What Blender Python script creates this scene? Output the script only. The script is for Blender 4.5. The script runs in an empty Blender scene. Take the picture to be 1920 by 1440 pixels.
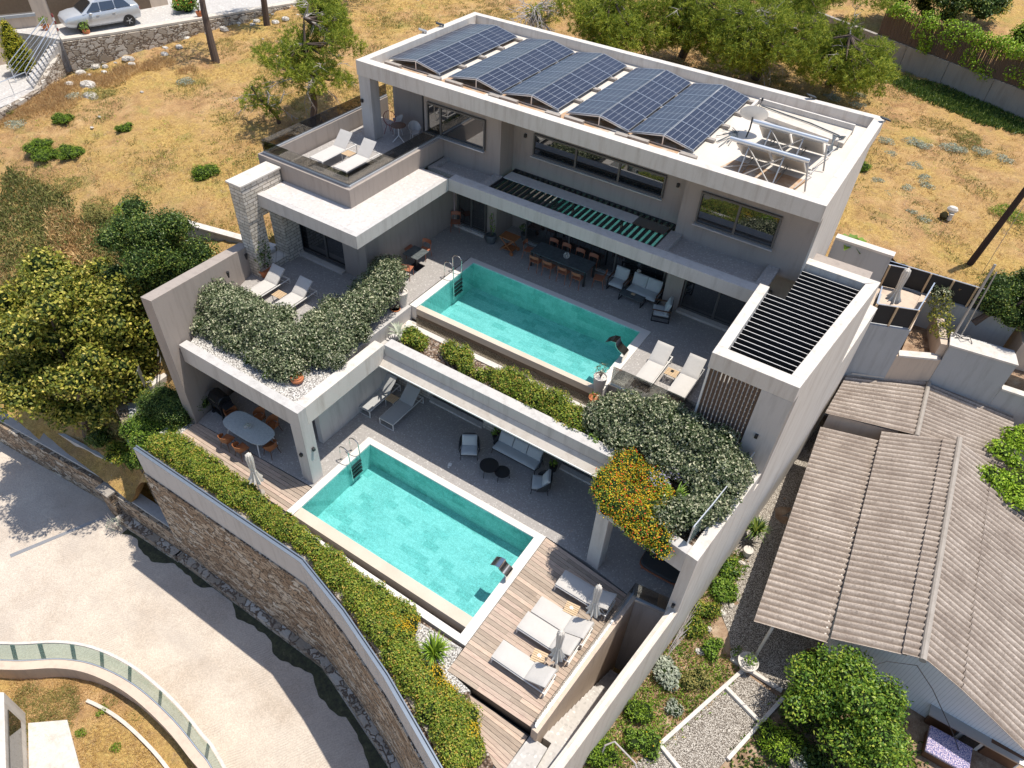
import bpy, math, random
import numpy as np
from mathutils import Vector, Matrix
random.seed(7)
rng = np.random.default_rng(7)
C = bpy.context.scene.collection
scene = bpy.context.scene
R = math.radians
PI = math.pi

# ---------------------------------------------------------------- camera, world, sun
cam_d = bpy.data.cameras.new('camera')
cam = bpy.data.objects.new('camera', cam_d)
C.objects.link(cam)
RX = (0.8371846, 0.5450287, 0.0454486)
RY = (0.4032478, -0.5589883, -0.7245159)
RZ = (-0.3694768, 0.6248806, -0.6877581)
cam.matrix_world = Matrix(((RX[0], -RY[0], -RZ[0], 14.534), (RX[1], -RY[1], -RZ[1], -13.561),
                           (RX[2], -RY[2], -RZ[2], 21.481), (0, 0, 0, 1)))
cam_d.sensor_width = 36
cam_d.lens = 36 * 1336.37 / 1920
cam_d.clip_start = 0.1
cam_d.clip_end = 600
scene.camera = cam

SUN = Vector((0.20, 0.228, 1.0)).normalized()
world = bpy.data.worlds.new('World')
scene.world = world
world.use_nodes = True
wn = world.node_tree
bg = wn.nodes['Background']
sky = wn.nodes.new('ShaderNodeTexSky')
sky.sky_type = 'NISHITA'
sky.sun_disc = False
sky.sun_elevation = math.asin(SUN.z)
sky.sun_rotation = math.atan2(SUN.x, SUN.y)
wn.links.new(sky.outputs[0], bg.inputs[0])
bg.inputs[1].default_value = 0.14
sd = bpy.data.lights.new('sun', 'SUN')
sd.energy = 4.4
sd.angle = R(0.5)
sd.color = (1.0, 0.94, 0.84)
sun = bpy.data.objects.new('sun', sd)
C.objects.link(sun)
sun.rotation_euler = SUN.to_track_quat('Z', 'Y').to_euler()
sun.location = (20, 20, 60)
scene.view_settings.view_transform = 'Standard'
scene.view_settings.look = 'None'
scene.view_settings.gamma = 1
scene.view_settings.exposure = 0.27
scene.cycles.max_bounces = 8
scene.cycles.transparent_max_bounces = 24

# ---------------------------------------------------------------- materials
def lin(c):
    if isinstance(c, str):
        c = c.lstrip('#')
        c = [int(c[i:i+2], 16) / 255 for i in (0, 2, 4)]
        if c[0] == c[1] == c[2]: return (c[0], c[1], c[2], 1)     # greys are plain mix values
        c = [x / 12.92 if x <= .04045 else ((x + .055) / 1.055) ** 2.4 for x in c]
    return (c[0], c[1], c[2], 1)

class NT:
    def __init__(s, name):
        s.m = bpy.data.materials.new(name)
        s.m.use_nodes = True
        s.t = s.m.node_tree
        s.p = s.t.nodes['Principled BSDF']
        s.out = s.t.nodes['Material Output']
    def n(s, typ, ins=None, **kw):
        nd = s.t.nodes.new(typ)
        for k, v in kw.items(): setattr(nd, k, v)
        for k, v in (ins or {}).items(): s.set(nd, k, v)
        return nd
    def set(s, nd, k, v):
        if isinstance(v, bpy.types.NodeSocket): s.t.links.new(v, nd.inputs[k])
        else: nd.inputs[k].default_value = v
    def co(s, kind='pos', scale=None, rot=None):
        if kind == 'pos': o = s.n('ShaderNodeNewGeometry').outputs['Position']
        else: o = s.n('ShaderNodeTexCoord').outputs['Object']
        if scale or rot:
            mp = s.n('ShaderNodeMapping', {'Vector': o})
            if scale: mp.inputs['Scale'].default_value = scale
            if rot: mp.inputs['Rotation'].default_value = rot
            o = mp.outputs[0]
        return o
    def noise(s, vec, scale, detail=4, rough=.55):
        return s.n('ShaderNodeTexNoise', {'Vector': vec, 'Scale': scale, 'Detail': detail, 'Roughness': rough}).outputs[0]
    def vor(s, vec, scale, feature='F1', out=0, rand=1.0):
        nd = s.n('ShaderNodeTexVoronoi', {'Vector': vec, 'Scale': scale, 'Randomness': rand}, feature=feature)
        return nd.outputs[out]
    def ramp(s, fac, stops, interp='LINEAR'):
        nd = s.n('ShaderNodeValToRGB', {'Fac': fac})
        cr = nd.color_ramp
        cr.interpolation = interp
        while len(cr.elements) < len(stops): cr.elements.new(.5)
        for e, (p, c) in zip(cr.elements, stops):
            e.position = p
            e.color = lin(c) if not isinstance(c, float) else (c, c, c, 1)
        return nd.outputs[0]
    def mix(s, fac, a, b, mode='MIX'):
        nd = s.n('ShaderNodeMix', data_type='RGBA', blend_type=mode)
        for i, v in ((0, fac), (6, a), (7, b)):
            if isinstance(v, bpy.types.NodeSocket): s.t.links.new(v, nd.inputs[i])
            else: nd.inputs[i].default_value = v if i == 0 else lin(v)
        return nd.outputs[2]
    def math(s, op, a, b=0.0):
        nd = s.n('ShaderNodeMath', {0: a, 1: b}, operation=op)
        return nd.outputs[0]
    def island(s): return s.n('ShaderNodeNewGeometry').outputs['Random Per Island']
    def bump(s, h, strength=.3, dist=.01):
        b = s.n('ShaderNodeBump', {'Height': h, 'Strength': strength, 'Distance': dist})
        s.t.links.new(b.outputs[0], s.p.inputs['Normal'])
    def fin(s, color, rough=.7, metal=0, spec=.5):
        s.set(s.p, 'Base Color', color if isinstance(color, bpy.types.NodeSocket) else lin(color))
        s.set(s.p, 'Roughness', rough)
        s.p.inputs['Metallic'].default_value = metal
        s.p.inputs['Specular IOR Level'].default_value = spec
        return s.m

def stucco(name, c, dirt, var=.35, bump=.25, streak=True):
    t = NT(name); v = t.co()
    big = t.noise(v, .7, 5, .6)
    col = t.mix(t.math('MULTIPLY', big, var), c, dirt)
    if streak:
        st = t.noise(t.co('pos', (2.2, 2.2, .25)), 1.6, 4, .7)
        st = t.ramp(st, [(.48, 0.0), (.72, .75)])
        col = t.mix(st, col, dirt)
    sp = t.noise(v, 60, 2)
    col = t.mix(.10, col, t.ramp(sp, [(.3, '#555555'), (.7, '#ffffff')]), 'OVERLAY')
    t.bump(t.noise(v, 140, 3), bump, .004)
    return t.fin(col, .85, spec=.25)

def plain(name, c, rough=.6, metal=0, spec=.5, var=0.12, scale=8, obj=True, bump=0):
    t = NT(name); v = t.co('obj' if obj else 'pos')
    n = t.noise(v, scale, 4)
    lc = lin(c)
    d = tuple(x * (1 - var) for x in lc[:3]); l = tuple(min(1, x * (1 + var)) for x in lc[:3])
    col = t.mix(n, d, l)
    if bump: t.bump(t.noise(v, 120, 3), bump, .003)
    return t.fin(col, rough, metal, spec)

M = {}
M['white'] = stucco('white_render', (.64, .60, .55), (.42, .37, .325), .5)
M['roofwhite'] = stucco('cream_roof_coating', (.66, .61, .55), (.44, .36, .28), .6, .2, False)
M['grey'] = stucco('light_grey_render', (.52, .50, .48), (.36, .34, .32), .35)
M['taupe'] = stucco('taupe_render', (.36, .31, .275), (.26, .225, .20), .4)
M['cream'] = stucco('cream_render', (.62, .56, .49), (.42, .37, .31), .5)
M['bluegrey'] = stucco('painted_render', (.42, .43, .44), (.30, .30, .30), .5)
M['beige'] = stucco('beige_render', (.60, .48, .38), (.42, .34, .28), .5)

def terrazzo(name, base, dark, light, s=26, band=0.0):
    t = NT(name); v = t.co()
    ch = t.vor(v, s, 'F1', 1)
    k = t.ramp(ch, [(.0, dark), (.35, base), (.75, base), (.9, light)])
    big = t.noise(v, .5, 5, .6)
    col = t.mix(t.math('MULTIPLY', big, .4), k, dark)
    col = t.mix(.25, col, t.ramp(t.noise(v, 9, 3), [(.3, '#777777'), (.7, '#999999')]), 'OVERLAY')
    t.bump(ch, .1, .003)
    return t.fin(col, .75, spec=.3)
M['terrazzo'] = terrazzo('terrace_concrete', (.36, .335, .315), (.27, .25, .235), (.58, .55, .52))
M['gravelroof'] = terrazzo('roof_gravel_screed', (.56, .52, .49), (.44, .40, .38), (.72, .68, .64), 14)
M['washed'] = terrazzo('washed_concrete', (.50, .475, .45), (.36, .34, .32), (.70, .67, .63), 12)

def gravel(name, cols, s, bump=.8):
    t = NT(name); v = t.co()
    d = t.vor(v, s, 'F1', 0)
    c = t.vor(v, s, 'F1', 1)
    sep = t.n('ShaderNodeSeparateColor', {0: c}).outputs[0]
    col = t.ramp(sep, cols)
    col = t.mix(t.ramp(d, [(.35, 0.0), (.75, 1.0)]), col, tuple(x * .35 for x in lin(cols[0][1])[:3]))
    t.bump(t.math('SUBTRACT', 1.0, d), bump, .02)
    return t.fin(col, .85, spec=.2)
M['gravelw'] = gravel('white_pebbles', [(0, (.42, .39, .36)), (.5, (.62, .59, .55)), (1, (.80, .78, .74))], 22)
M['gravely'] = gravel('brown_pebbles', [(0, (.20, .165, .135)), (.4, (.38, .34, .29)), (1, (.66, .61, .54))], 30, .6)

def woodm(name, cols, along='x'):
    t = NT(name); v = t.co('pos')
    g = t.noise(t.co('pos', (1.2, 14, 14) if along == 'x' else (14, 1.2, 14)), 3.0, 5, .6)
    isl = t.island()
    base = t.ramp(isl, cols)
    col = t.mix(.55, base, t.ramp(g, [(.3, '#5a5048'), (.7, '#b8ada0')]), 'OVERLAY')
    t.bump(g, .3, .004)
    return t.fin(col, .75, spec=.25)
M['deck'] = woodm('weathered_deck_boards', [(0, (.42, .35, .29)), (.5, (.53, .455, .385)), (1, (.62, .54, .465))])
M['teak'] = plain('teak_slats', (.56, .40, .24), .6, var=.3, scale=14)
M['darkwood'] = plain('dark_wood', (.13, .06, .03), .55, var=.3)
M['cartwood'] = plain('orange_wood', (.32, .12, .045), .5, var=.3)
M['screenwood'] = plain('brown_slat_wood', (.10, .062, .045), .6, var=.3)

def stonewall(name, cols, scale, mortar, squash=(1, 1, 1.6), width=.06, rand=1.0, bump=1.0):
    t = NT(name); v = t.co('pos', squash)
    dn = t.noise(v, 2.0, 3)
    vv = t.n('ShaderNodeVectorMath', {0: v, 1: t.n('ShaderNodeTexNoise', {'Vector': v, 'Scale': 2.5}).outputs[1]}, operation='ADD').outputs[0]
    e = t.vor(vv, scale, 'DISTANCE_TO_EDGE', 0, rand)
    c = t.vor(vv, scale, 'F1', 1, rand)
    sep = t.n('ShaderNodeSeparateColor', {0: c}).outputs[0]
    col = t.ramp(sep, cols)
    col = t.mix(.5, col, t.ramp(t.noise(v, 12, 5, .7), [(.3, '#606060'), (.7, '#a8a8a8')]), 'OVERLAY')
    mask = t.ramp(e, [(width * .4, 1.0), (width, 0.0)])
    col = t.mix(mask, col, mortar)
    h = t.ramp(e, [(0.0, 0.0), (width * 1.6, 1.0)])
    h = t.mix(.3, h, t.noise(v, 14, 4))
    t.bump(h, bump, .05)
    return t.fin(col, .9, spec=.15)
M['rubble'] = stonewall('brown_rubble_stone', [(0, (.22, .155, .105)), (.4, (.36, .27, .19)), (.75, (.44, .36, .275)), (1, (.52, .47, .40))], 2.3, (.10, .08, .065))
M['rubble2'] = stonewall('old_pale_rubble', [(0, (.30, .245, .185)), (.5, (.46, .40, .33)), (1, (.60, .55, .48))], 1.9, (.17, .13, .10), (1, 1, 1.5), .09)
def cladm():
    t = NT('cream_split_stone'); v = t.co('pos')
    sx = t.n('ShaderNodeSeparateXYZ', {0: v})
    u = t.math('ADD', sx.outputs[0], sx.outputs[1])
    cb = t.n('ShaderNodeCombineXYZ', {0: u, 1: sx.outputs[2]}).outputs[0]
    br = t.n('ShaderNodeTexBrick', {'Vector': cb, 'Color1': lin((.66, .60, .52)), 'Color2': lin((.50, .45, .38)), 'Mortar': lin((.22, .19, .16)), 'Scale': 1.0, 'Mortar Size': .012, 'Brick Width': .42, 'Row Height': .15, 'Bias': 0.0})
    br.offset = .37; br.squash = .7; br.squash_frequency = 3
    col = t.mix(.6, br.outputs[0], t.ramp(t.noise(v, 9, 5, .7), [(.3, '#666666'), (.7, '#aaaaaa')]), 'OVERLAY')
    h = t.mix(.5, t.math('SUBTRACT', 1.0, br.outputs[1]), t.noise(v, 10, 5, .7))
    t.bump(h, 1.0, .04)
    return t.fin(col, .9, spec=.15)
M['clad'] = cladm()

def metal(name, c, rough=.35, m=1.0): return plain(name, c, rough, m, var=.06)
M['steel'] = metal('stainless_steel', (.62, .61, .59), .18)
M['alu'] = metal('pale_aluminium', (.62, .65, .69), .32, .7)
M['whitemetal'] = plain('white_painted_metal', (.72, .70, .67), .4, .0, var=.04)
M['darkmetal'] = plain('anthracite_metal', (.035, .035, .038), .45, .3, var=.1)
M['frame'] = plain('grey_window_frame', (.12, .115, .11), .45, .2, var=.05)
M['coppermetal'] = plain('orange_brown_painted_metal', (.36, .13, .07), .45, .0, var=.08)
M['black'] = plain('black_plastic', (.02, .02, .022), .45, var=.1)
M['blackgloss'] = plain('glossy_black_enamel', (.015, .015, .016), .2, var=.1)
M['redmetal'] = plain('dark_red_metal', (.22, .02, .025), .45)
M['galv'] = metal('galvanised_steel', (.45, .44, .43), .5, .8)
M['rope'] = plain('charcoal_woven_rope', (.045, .048, .05), .8, var=.4, scale=60)

def fabric(name, c, s=200, var=.08, wr=.5):
    t = NT(name); v = t.co('obj')
    n = t.noise(v, 3.5, 4)
    lc = lin(c)
    col = t.mix(n, tuple(x * (1 - var) for x in lc[:3]), tuple(min(1, x * (1 + var)) for x in lc[:3]))
    w = t.noise(v, s, 2)
    col = t.mix(.12, col, t.ramp(w, [(.3, '#555555'), (.7, '#bbbbbb')]), 'OVERLAY')
    h = t.mix(.25, t.noise(t.co('obj', (1, 3, 1)), 4.5, 3), w)
    t.bump(h, wr, .02)
    t.p.inputs['Sheen Weight'].default_value = .2
    return t.fin(col, .95, spec=.1)
M['cushion'] = fabric('pale_grey_cushion', (.53, .50, .465))
M['sling'] = fabric('grey_mesh_sling', (.40, .40, .395), 260)
M['greycush'] = fabric('light_grey_seat_cushion', (.46, .485, .49))
M['canvas'] = fabric('cream_canvas', (.66, .61, .54), 160, .15, .9)

def glass(name, tint, rough=.0, refl=1.0, body=.0):
    t = NT(name)
    tr = t.n('ShaderNodeBsdfTransparent', {'Color': lin(tint)})
    gl = t.n('ShaderNodeBsdfGlossy', {'Color': (1, 1, 1, 1), 'Roughness': rough})
    fr = t.n('ShaderNodeFresnel', {'IOR': 1.45})
    f = t.math('MULTIPLY', fr.outputs[0], refl)
    mx = t.n('ShaderNodeMixShader', {0: f, 1: tr.outputs[0], 2: gl.outputs[0]})
    last = mx
    if body:
        df = t.n('ShaderNodeBsdfDiffuse', {'Color': lin(tint)})
        last = t.n('ShaderNodeMixShader', {0: body, 1: mx.outputs[0], 2: df.outputs[0]})
    t.t.links.new(last.outputs[0], t.out.inputs[0])
    t.t.nodes.remove(t.p)
    return t.m
M['glass'] = glass('balustrade_glass', (.90, .94, .94), refl=.9)
M['smokeglass'] = glass('smoked_balustrade_glass', (.80, .78, .74), refl=.9)
M['greenglass'] = glass('greenish_glass', (.62, .76, .72), refl=.9, body=.12)
def windowglass():
    t = NT('dark_window_glass')
    t.fin((.014, .016, .018), .02, spec=1.0)
    t.p.inputs['IOR'].default_value = 1.9
    return t.m
M['window'] = windowglass()

def water(name, tint, bs=7.0, strength=.18, rings=None):
    t = NT(name); v = t.co('pos')
    n1 = t.noise(t.n('ShaderNodeMapping', {'Vector': v, 'Scale': (1, 2.2, 1)}).outputs[0], bs, 4, .6)
    h = n1
    if rings:
        dd = t.n('ShaderNodeVectorMath', {0: v, 1: rings}, operation='DISTANCE').outputs['Value']
        w = t.math('SINE', t.math('MULTIPLY', dd, 42.0))
        fall = t.ramp(t.math('DIVIDE', dd, 4.0), [(.05, 1.0), (.9, 0.0)])
        h = t.math('ADD', t.math('MULTIPLY', w, t.math('MULTIPLY', fall, .28)), n1)
    bp = t.n('ShaderNodeBump', {'Height': h, 'Strength': strength, 'Distance': .05})
    tr = t.n('ShaderNodeBsdfTransparent', {'Color': lin(tint)})
    gl = t.n('ShaderNodeBsdfGlossy', {'Color': (1, 1, 1, 1), 'Roughness': .03, 'Normal': bp.outputs[0]})
    fr = t.n('ShaderNodeFresnel', {'IOR': 1.33})
    mx = t.n('ShaderNodeMixShader', {0: fr.outputs[0], 1: tr.outputs[0], 2: gl.outputs[0]})
    t.t.links.new(mx.outputs[0], t.out.inputs[0])
    t.t.nodes.remove(t.p)
    return t.m
M['water'] = water('pool_water', (.57, .83, .85))
M['water2'] = water('rippled_pool_water', (.57, .83, .85), 6.0, .32, (6.9, 4.9, 3.6))
def pooltile():
    t = NT('green_stone_pool_tile'); v = t.co('pos')
    sx = t.n('ShaderNodeSeparateXYZ', {0: v})
    cb = t.n('ShaderNodeCombineXYZ', {0: sx.outputs[0], 1: t.math('ADD', sx.outputs[1], sx.outputs[2])}).outputs[0]
    br = t.n('ShaderNodeTexBrick', {'Vector': cb, 'Color1': lin((.17, .40, .37)), 'Color2': lin((.37, .62, .58)), 'Mortar': lin((.34, .58, .54)), 'Scale': 1.0, 'Mortar Size': .006, 'Brick Width': .62, 'Row Height': .31, 'Bias': .35})
    vein_caustic = t.noise(t.n('ShaderNodeMapping', {'Vector': v, 'Scale': (1, 2.4, 1)}).outputs[0], 5, 6, .75)
    col = t.mix(.75, br.outputs[0], t.ramp(vein_caustic, [(.3, '#5f5f5f'), (.5, '#888888'), (.72, '#b4b4b4')]), 'OVERLAY')  # stone veining, made strong to paint in the sunlit ripple pattern
    fine_caustic = t.noise(v, 42, 3, .7)
    col = t.mix(.85, col, t.ramp(fine_caustic, [(.36, '#505050'), (.5, '#858585'), (.64, '#c8c8c8')]), 'OVERLAY')  # fine stone mottling, heightened in colour to imitate caustic light on the floor
    return t.fin(col, .6, spec=.3)
M['pooltile'] = pooltile()
M['coping'] = stucco('pale_stone_coping', (.72, .68, .63), (.56, .51, .46), .4, .15, False)
M['travertine'] = stucco('travertine_overflow_edge', (.66, .58, .49), (.42, .34, .26), .9, .2, False)
M['brownstone'] = stucco('brown_tile_face', (.24, .185, .14), (.13, .10, .08), .8, .2, True)
M['terracotta'] = plain('terracotta', (.50, .17, .07), .8, var=.25, bump=.2)
M['concrete'] = stucco('bare_concrete', (.40, .36, .32), (.24, .21, .18), .8, .5)
M['soil'] = gravel('planter_soil', [(0, (.14, .09, .06)), (.5, (.26, .18, .13)), (1, (.48, .42, .36))], 15)

def solarm():
    t = NT('solar_cells'); v = t.n('ShaderNodeTexCoord').outputs['UV']
    br = t.n('ShaderNodeTexBrick', {'Vector': v, 'Color1': lin((.022, .027, .048)), 'Color2': lin((.030, .036, .060)), 'Mortar': lin((.34, .36, .39)), 'Scale': 1.0, 'Mortar Size': .0045, 'Brick Width': 1 / 6, 'Row Height': .5, 'Bias': 0.0})
    br.offset = 0
    b2 = t.n('ShaderNodeTexBrick', {'Vector': v, 'Color1': lin((1, 1, 1)), 'Color2': lin((.9, .9, .9)), 'Mortar': lin((1.7, 1.7, 1.7)), 'Scale': 1.0, 'Mortar Size': .0016, 'Brick Width': 1 / 6, 'Row Height': 1 / 20, 'Bias': 0.0})
    b2.offset = 0
    col = t.mix(1.0, br.outputs[0], b2.outputs[0], 'MULTIPLY')
    return t.fin(col, .28, spec=.4)
M['solar'] = solarm()

def leafm(name, cols, rough=.5, trans=.25, spec=.3):
    t = NT(name)
    isl = t.island()
    col = t.ramp(isl, cols)
    big = t.noise(t.co('pos'), 1.3, 3)
    col = t.mix(t.ramp(big, [(.35, 0.0), (.65, .35)]), col, cols[0][1])
    t.fin(col, rough, spec=spec)
    tl = t.n('ShaderNodeBsdfTranslucent', {'Color': col})
    mx = t.n('ShaderNodeMixShader', {0: trans, 1: t.p.outputs[0], 2: tl.outputs[0]})
    t.t.links.new(mx.outputs[0], t.out.inputs[0])
    return t.m
L = {}
L['hedge'] = leafm('hedge_leaves', [(0, (.07, .12, .015)), (.4, (.19, .28, .03)), (.8, (.42, .46, .06)), (1, (.62, .36, .09))])
L['silver'] = leafm('silvery_shrub_leaves', [(0, (.035, .055, .022)), (.35, (.10, .14, .06)), (.7, (.32, .36, .20)), (1, (.84, .80, .56))])
L['plane'] = leafm('yellow_green_leaves', [(0, (.06, .09, .012)), (.4, (.19, .22, .03)), (.75, (.46, .43, .06)), (1, (.80, .66, .16))])
L['dense'] = leafm('glossy_dark_green_leaves', [(0, (0.026, 0.061, 0.017)), (.45, (0.080, 0.145, 0.029)), (.85, (0.217, 0.290, 0.051)), (1, (0.406, 0.435, 0.102))], .35)
L['citrus'] = leafm('bright_citrus_leaves', [(0, (0.045, 0.112, 0.015)), (.45, (0.150, 0.270, 0.030)), (.85, (0.315, 0.435, 0.045)), (1, (0.540, 0.570, 0.090))], .4)
L['pine'] = leafm('pine_needles', [(0, (.06, .11, .012)), (.4, (.22, .30, .03)), (.8, (.48, .52, .06)), (1, (.66, .64, .10))], .6, .35)
L['yellow'] = leafm('yellow_blossoms', [(0, (.55, .33, .01)), (1, (.80, .55, .03))], .6)
L['red'] = leafm('red_blossoms', [(0, (.50, .02, .01)), (1, (.75, .10, .02))], .6)
L['whitef'] = leafm('white_blossoms', [(0, (.6, .58, .55)), (1, (.85, .84, .82))], .6)
L['lilac'] = leafm('lilac_blossoms', [(0, (.35, .30, .55)), (1, (.6, .55, .75))], .6)
L['green'] = leafm('fresh_green_leaves', [(0, (0.084, 0.168, 0.017)), (.6, (0.210, 0.350, 0.042)), (1, (0.364, 0.476, 0.070))])
L['thuja'] = leafm('golden_conifer_leaves', [(0, (0.130, 0.182, 0.013)), (.5, (0.390, 0.377, 0.026)), (1, (0.676, 0.546, 0.039))])
L['dry'] = leafm('dry_straw', [(0, (0.414, 0.253, 0.103)), (.5, (0.632, 0.425, 0.184)), (1, (0.828, 0.621, 0.322))], .8)
L['drygreen'] = leafm('olive_weeds', [(0, (0.168, 0.180, 0.054)), (.5, (0.312, 0.288, 0.084)), (1, (0.504, 0.408, 0.144))], .8)
L['rust'] = leafm('brown_seed_heads', [(0, (.34, .19, .09)), (.5, (.52, .33, .15)), (1, (.66, .48, .24))], .8)
L['sage'] = leafm('pale_sage_leaves', [(0, (0.250, 0.288, 0.213)), (.5, (0.450, 0.488, 0.375)), (1, (0.650, 0.663, 0.537))], .8)
L['vine'] = leafm('lime_vine_leaves', [(0, (0.112, 0.210, 0.014)), (.5, (0.280, 0.448, 0.028)), (1, (0.532, 0.672, 0.070))])
L['euph'] = leafm('bright_green_shrub_leaves', [(0, (0.070, 0.140, 0.014)), (.5, (0.196, 0.308, 0.028)), (1, (0.350, 0.476, 0.042))])
L['scrub'] = leafm('scrub_leaves', [(0, (.08, .10, .03)), (.4, (.20, .22, .06)), (.75, (.36, .33, .11)), (1, (.50, .38, .17))], .8)
M['bark'] = plain('grey_brown_bark', (.10, .07, .055), .9, var=.4, scale=14, obj=False, bump=.6)
M['deadwood'] = plain('bleached_dead_wood', (.42, .38, .36), .8, var=.2, obj=False)
M['darkbark'] = plain('dark_pole_wood', (.05, .028, .02), .9, var=.4, scale=9, obj=False)
M['rock'] = stonewall('limestone_rock', [(0, (.42, .38, .33)), (1, (.66, .62, .56))], 3, (.3, .26, .22), (1, 1, 1), .03)
M['reed'] = plain('reed_matting', (.17, .115, .085), .9, var=.35, scale=30, obj=False)

def fieldm():
    t = NT('dry_grass_field'); v = t.co('pos')
    a = t.noise(v, .22, 6, .62); b = t.noise(v, 1.1, 6, .7); c = t.noise(v, 7, 5, .7); f = t.noise(v, 38, 3, .8)
    base = t.ramp(b, [(.32, (.30, .17, .085)), (.5, (.46, .28, .13)), (.68, (.58, .39, .19))])
    straw = t.ramp(c, [(.35, (.34, .21, .07)), (.55, (.52, .345, .12)), (.75, (.62, .46, .17))])
    col = t.mix(t.ramp(a, [(.42, 0.0), (.58, 1.0)]), base, straw)
    col = t.mix(t.ramp(t.noise(t.co('pos', (1, 1.6, 1)), .5, 6, .7), [(.54, 0.0), (.68, .6)]), col, (.30, .27, .08))
    soil = t.ramp(c, [(.3, (.20, .12, .07)), (.7, (.40, .27, .17))])
    gg = t.ramp(t.noise(v, 4.5, 6, .8), [(.58, 0.0), (.66, .8)])
    col = t.mix(gg, col, (.17, .15, .06))
    col = t.mix(t.ramp(t.noise(v, 2.6, 6, .75), [(.54, 0.0), (.70, .75)]), col, soil)
    col = t.mix(.9, col, t.ramp(f, [(.34, '#303030'), (.5, '#7c7c7c'), (.68, '#d0d0d0')]), 'OVERLAY')
    dk = t.noise(v, 14, 5, .85)
    col = t.mix(t.ramp(dk, [(.60, 0.0), (.68, .8)]), col, (.11, .085, .045))
    sp = t.vor(v, 3.1, 'F1', 0)
    col = t.mix(t.ramp(sp, [(.03, .8), (.06, 0.0)]), col, (.74, .69, .62))
    t.bump(t.mix(.5, c, f), 1.0, .08)
    return t.fin(col, .95, spec=.1)
M['field'] = fieldm()
def roadm():
    t = NT('brushed_concrete_road'); v = t.co('pos')
    col = t.ramp(t.noise(v, .45, 6, .62), [(.3, (.42, .35, .285)), (.5, (.52, .45, .38)), (.7, (.58, .51, .43))])
    g = t.vor(v, 30, 'F1', 1)
    sg = t.n('ShaderNodeSeparateColor', {0: g}).outputs[0]
    col = t.mix(.4, col, t.ramp(sg, [(0, '#555555'), (.5, '#858585'), (1, '#b8b8b8')]), 'OVERLAY')
    w = t.n('ShaderNodeTexWave', {'Vector': t.co('pos', rot=(0, 0, .5)), 'Scale': 3.2, 'Distortion': 7.0, 'Detail': 3, 'Detail Scale': .6}).outputs[1]
    msk = t.ramp(t.noise(v, .6, 3), [(.5, 0.0), (.66, .35)])
    col = t.mix(msk, col, t.ramp(w, [(.2, (.33, .28, .24)), (.8, (.56, .50, .44))]))
    cr = t.vor(t.n('ShaderNodeVectorMath', {0: v, 1: t.n('ShaderNodeTexNoise', {'Vector': v, 'Scale': 1.3, 'Detail': 5}).outputs[1]}, operation='ADD').outputs[0], .28, 'DISTANCE_TO_EDGE', 0)
    col = t.mix(t.ramp(cr, [(.0008, .4), (.0025, 0.0)]), col, (.34, .29, .25))
    col = t.mix(t.ramp(t.noise(v, 3, 6, .7), [(.60, 0.0), (.76, .35)]), col, (.36, .29, .23))
    col = t.mix(t.ramp(t.noise(t.co('pos', (.5, 1.4, 1), (0, 0, .6)), .5, 4), [(.5, 0.0), (.7, .45)]), col, (.40, .35, .31))
    t.bump(t.mix(.5, w, sg), .5, .012)
    return t.fin(col, .9, spec=.15)
M['road'] = roadm()
def asbestos():
    t = NT('corrugated_fibre_cement'); v = t.co('pos')
    col = t.ramp(t.noise(v, 1.0, 6, .7), [(.3, (.30, .245, .205)), (.55, (.43, .365, .31)), (.75, (.53, .46, .40))])
    col = t.mix(.8, col, t.ramp(t.noise(v, 17, 5, .8), [(.34, '#444444'), (.5, '#888888'), (.68, '#b8b8b8')]), 'OVERLAY')
    col = t.mix(t.ramp(t.noise(v, 5.0, 5, .8), [(.57, 0.0), (.66, .7)]), col, (.19, .155, .13))
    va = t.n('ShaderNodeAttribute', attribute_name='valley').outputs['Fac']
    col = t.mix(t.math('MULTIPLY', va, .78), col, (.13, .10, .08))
    t.bump(t.noise(v, 50, 4, .7), .5, .01)
    return t.fin(col, .95, spec=.1)
M['asb'] = asbestos()

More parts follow.
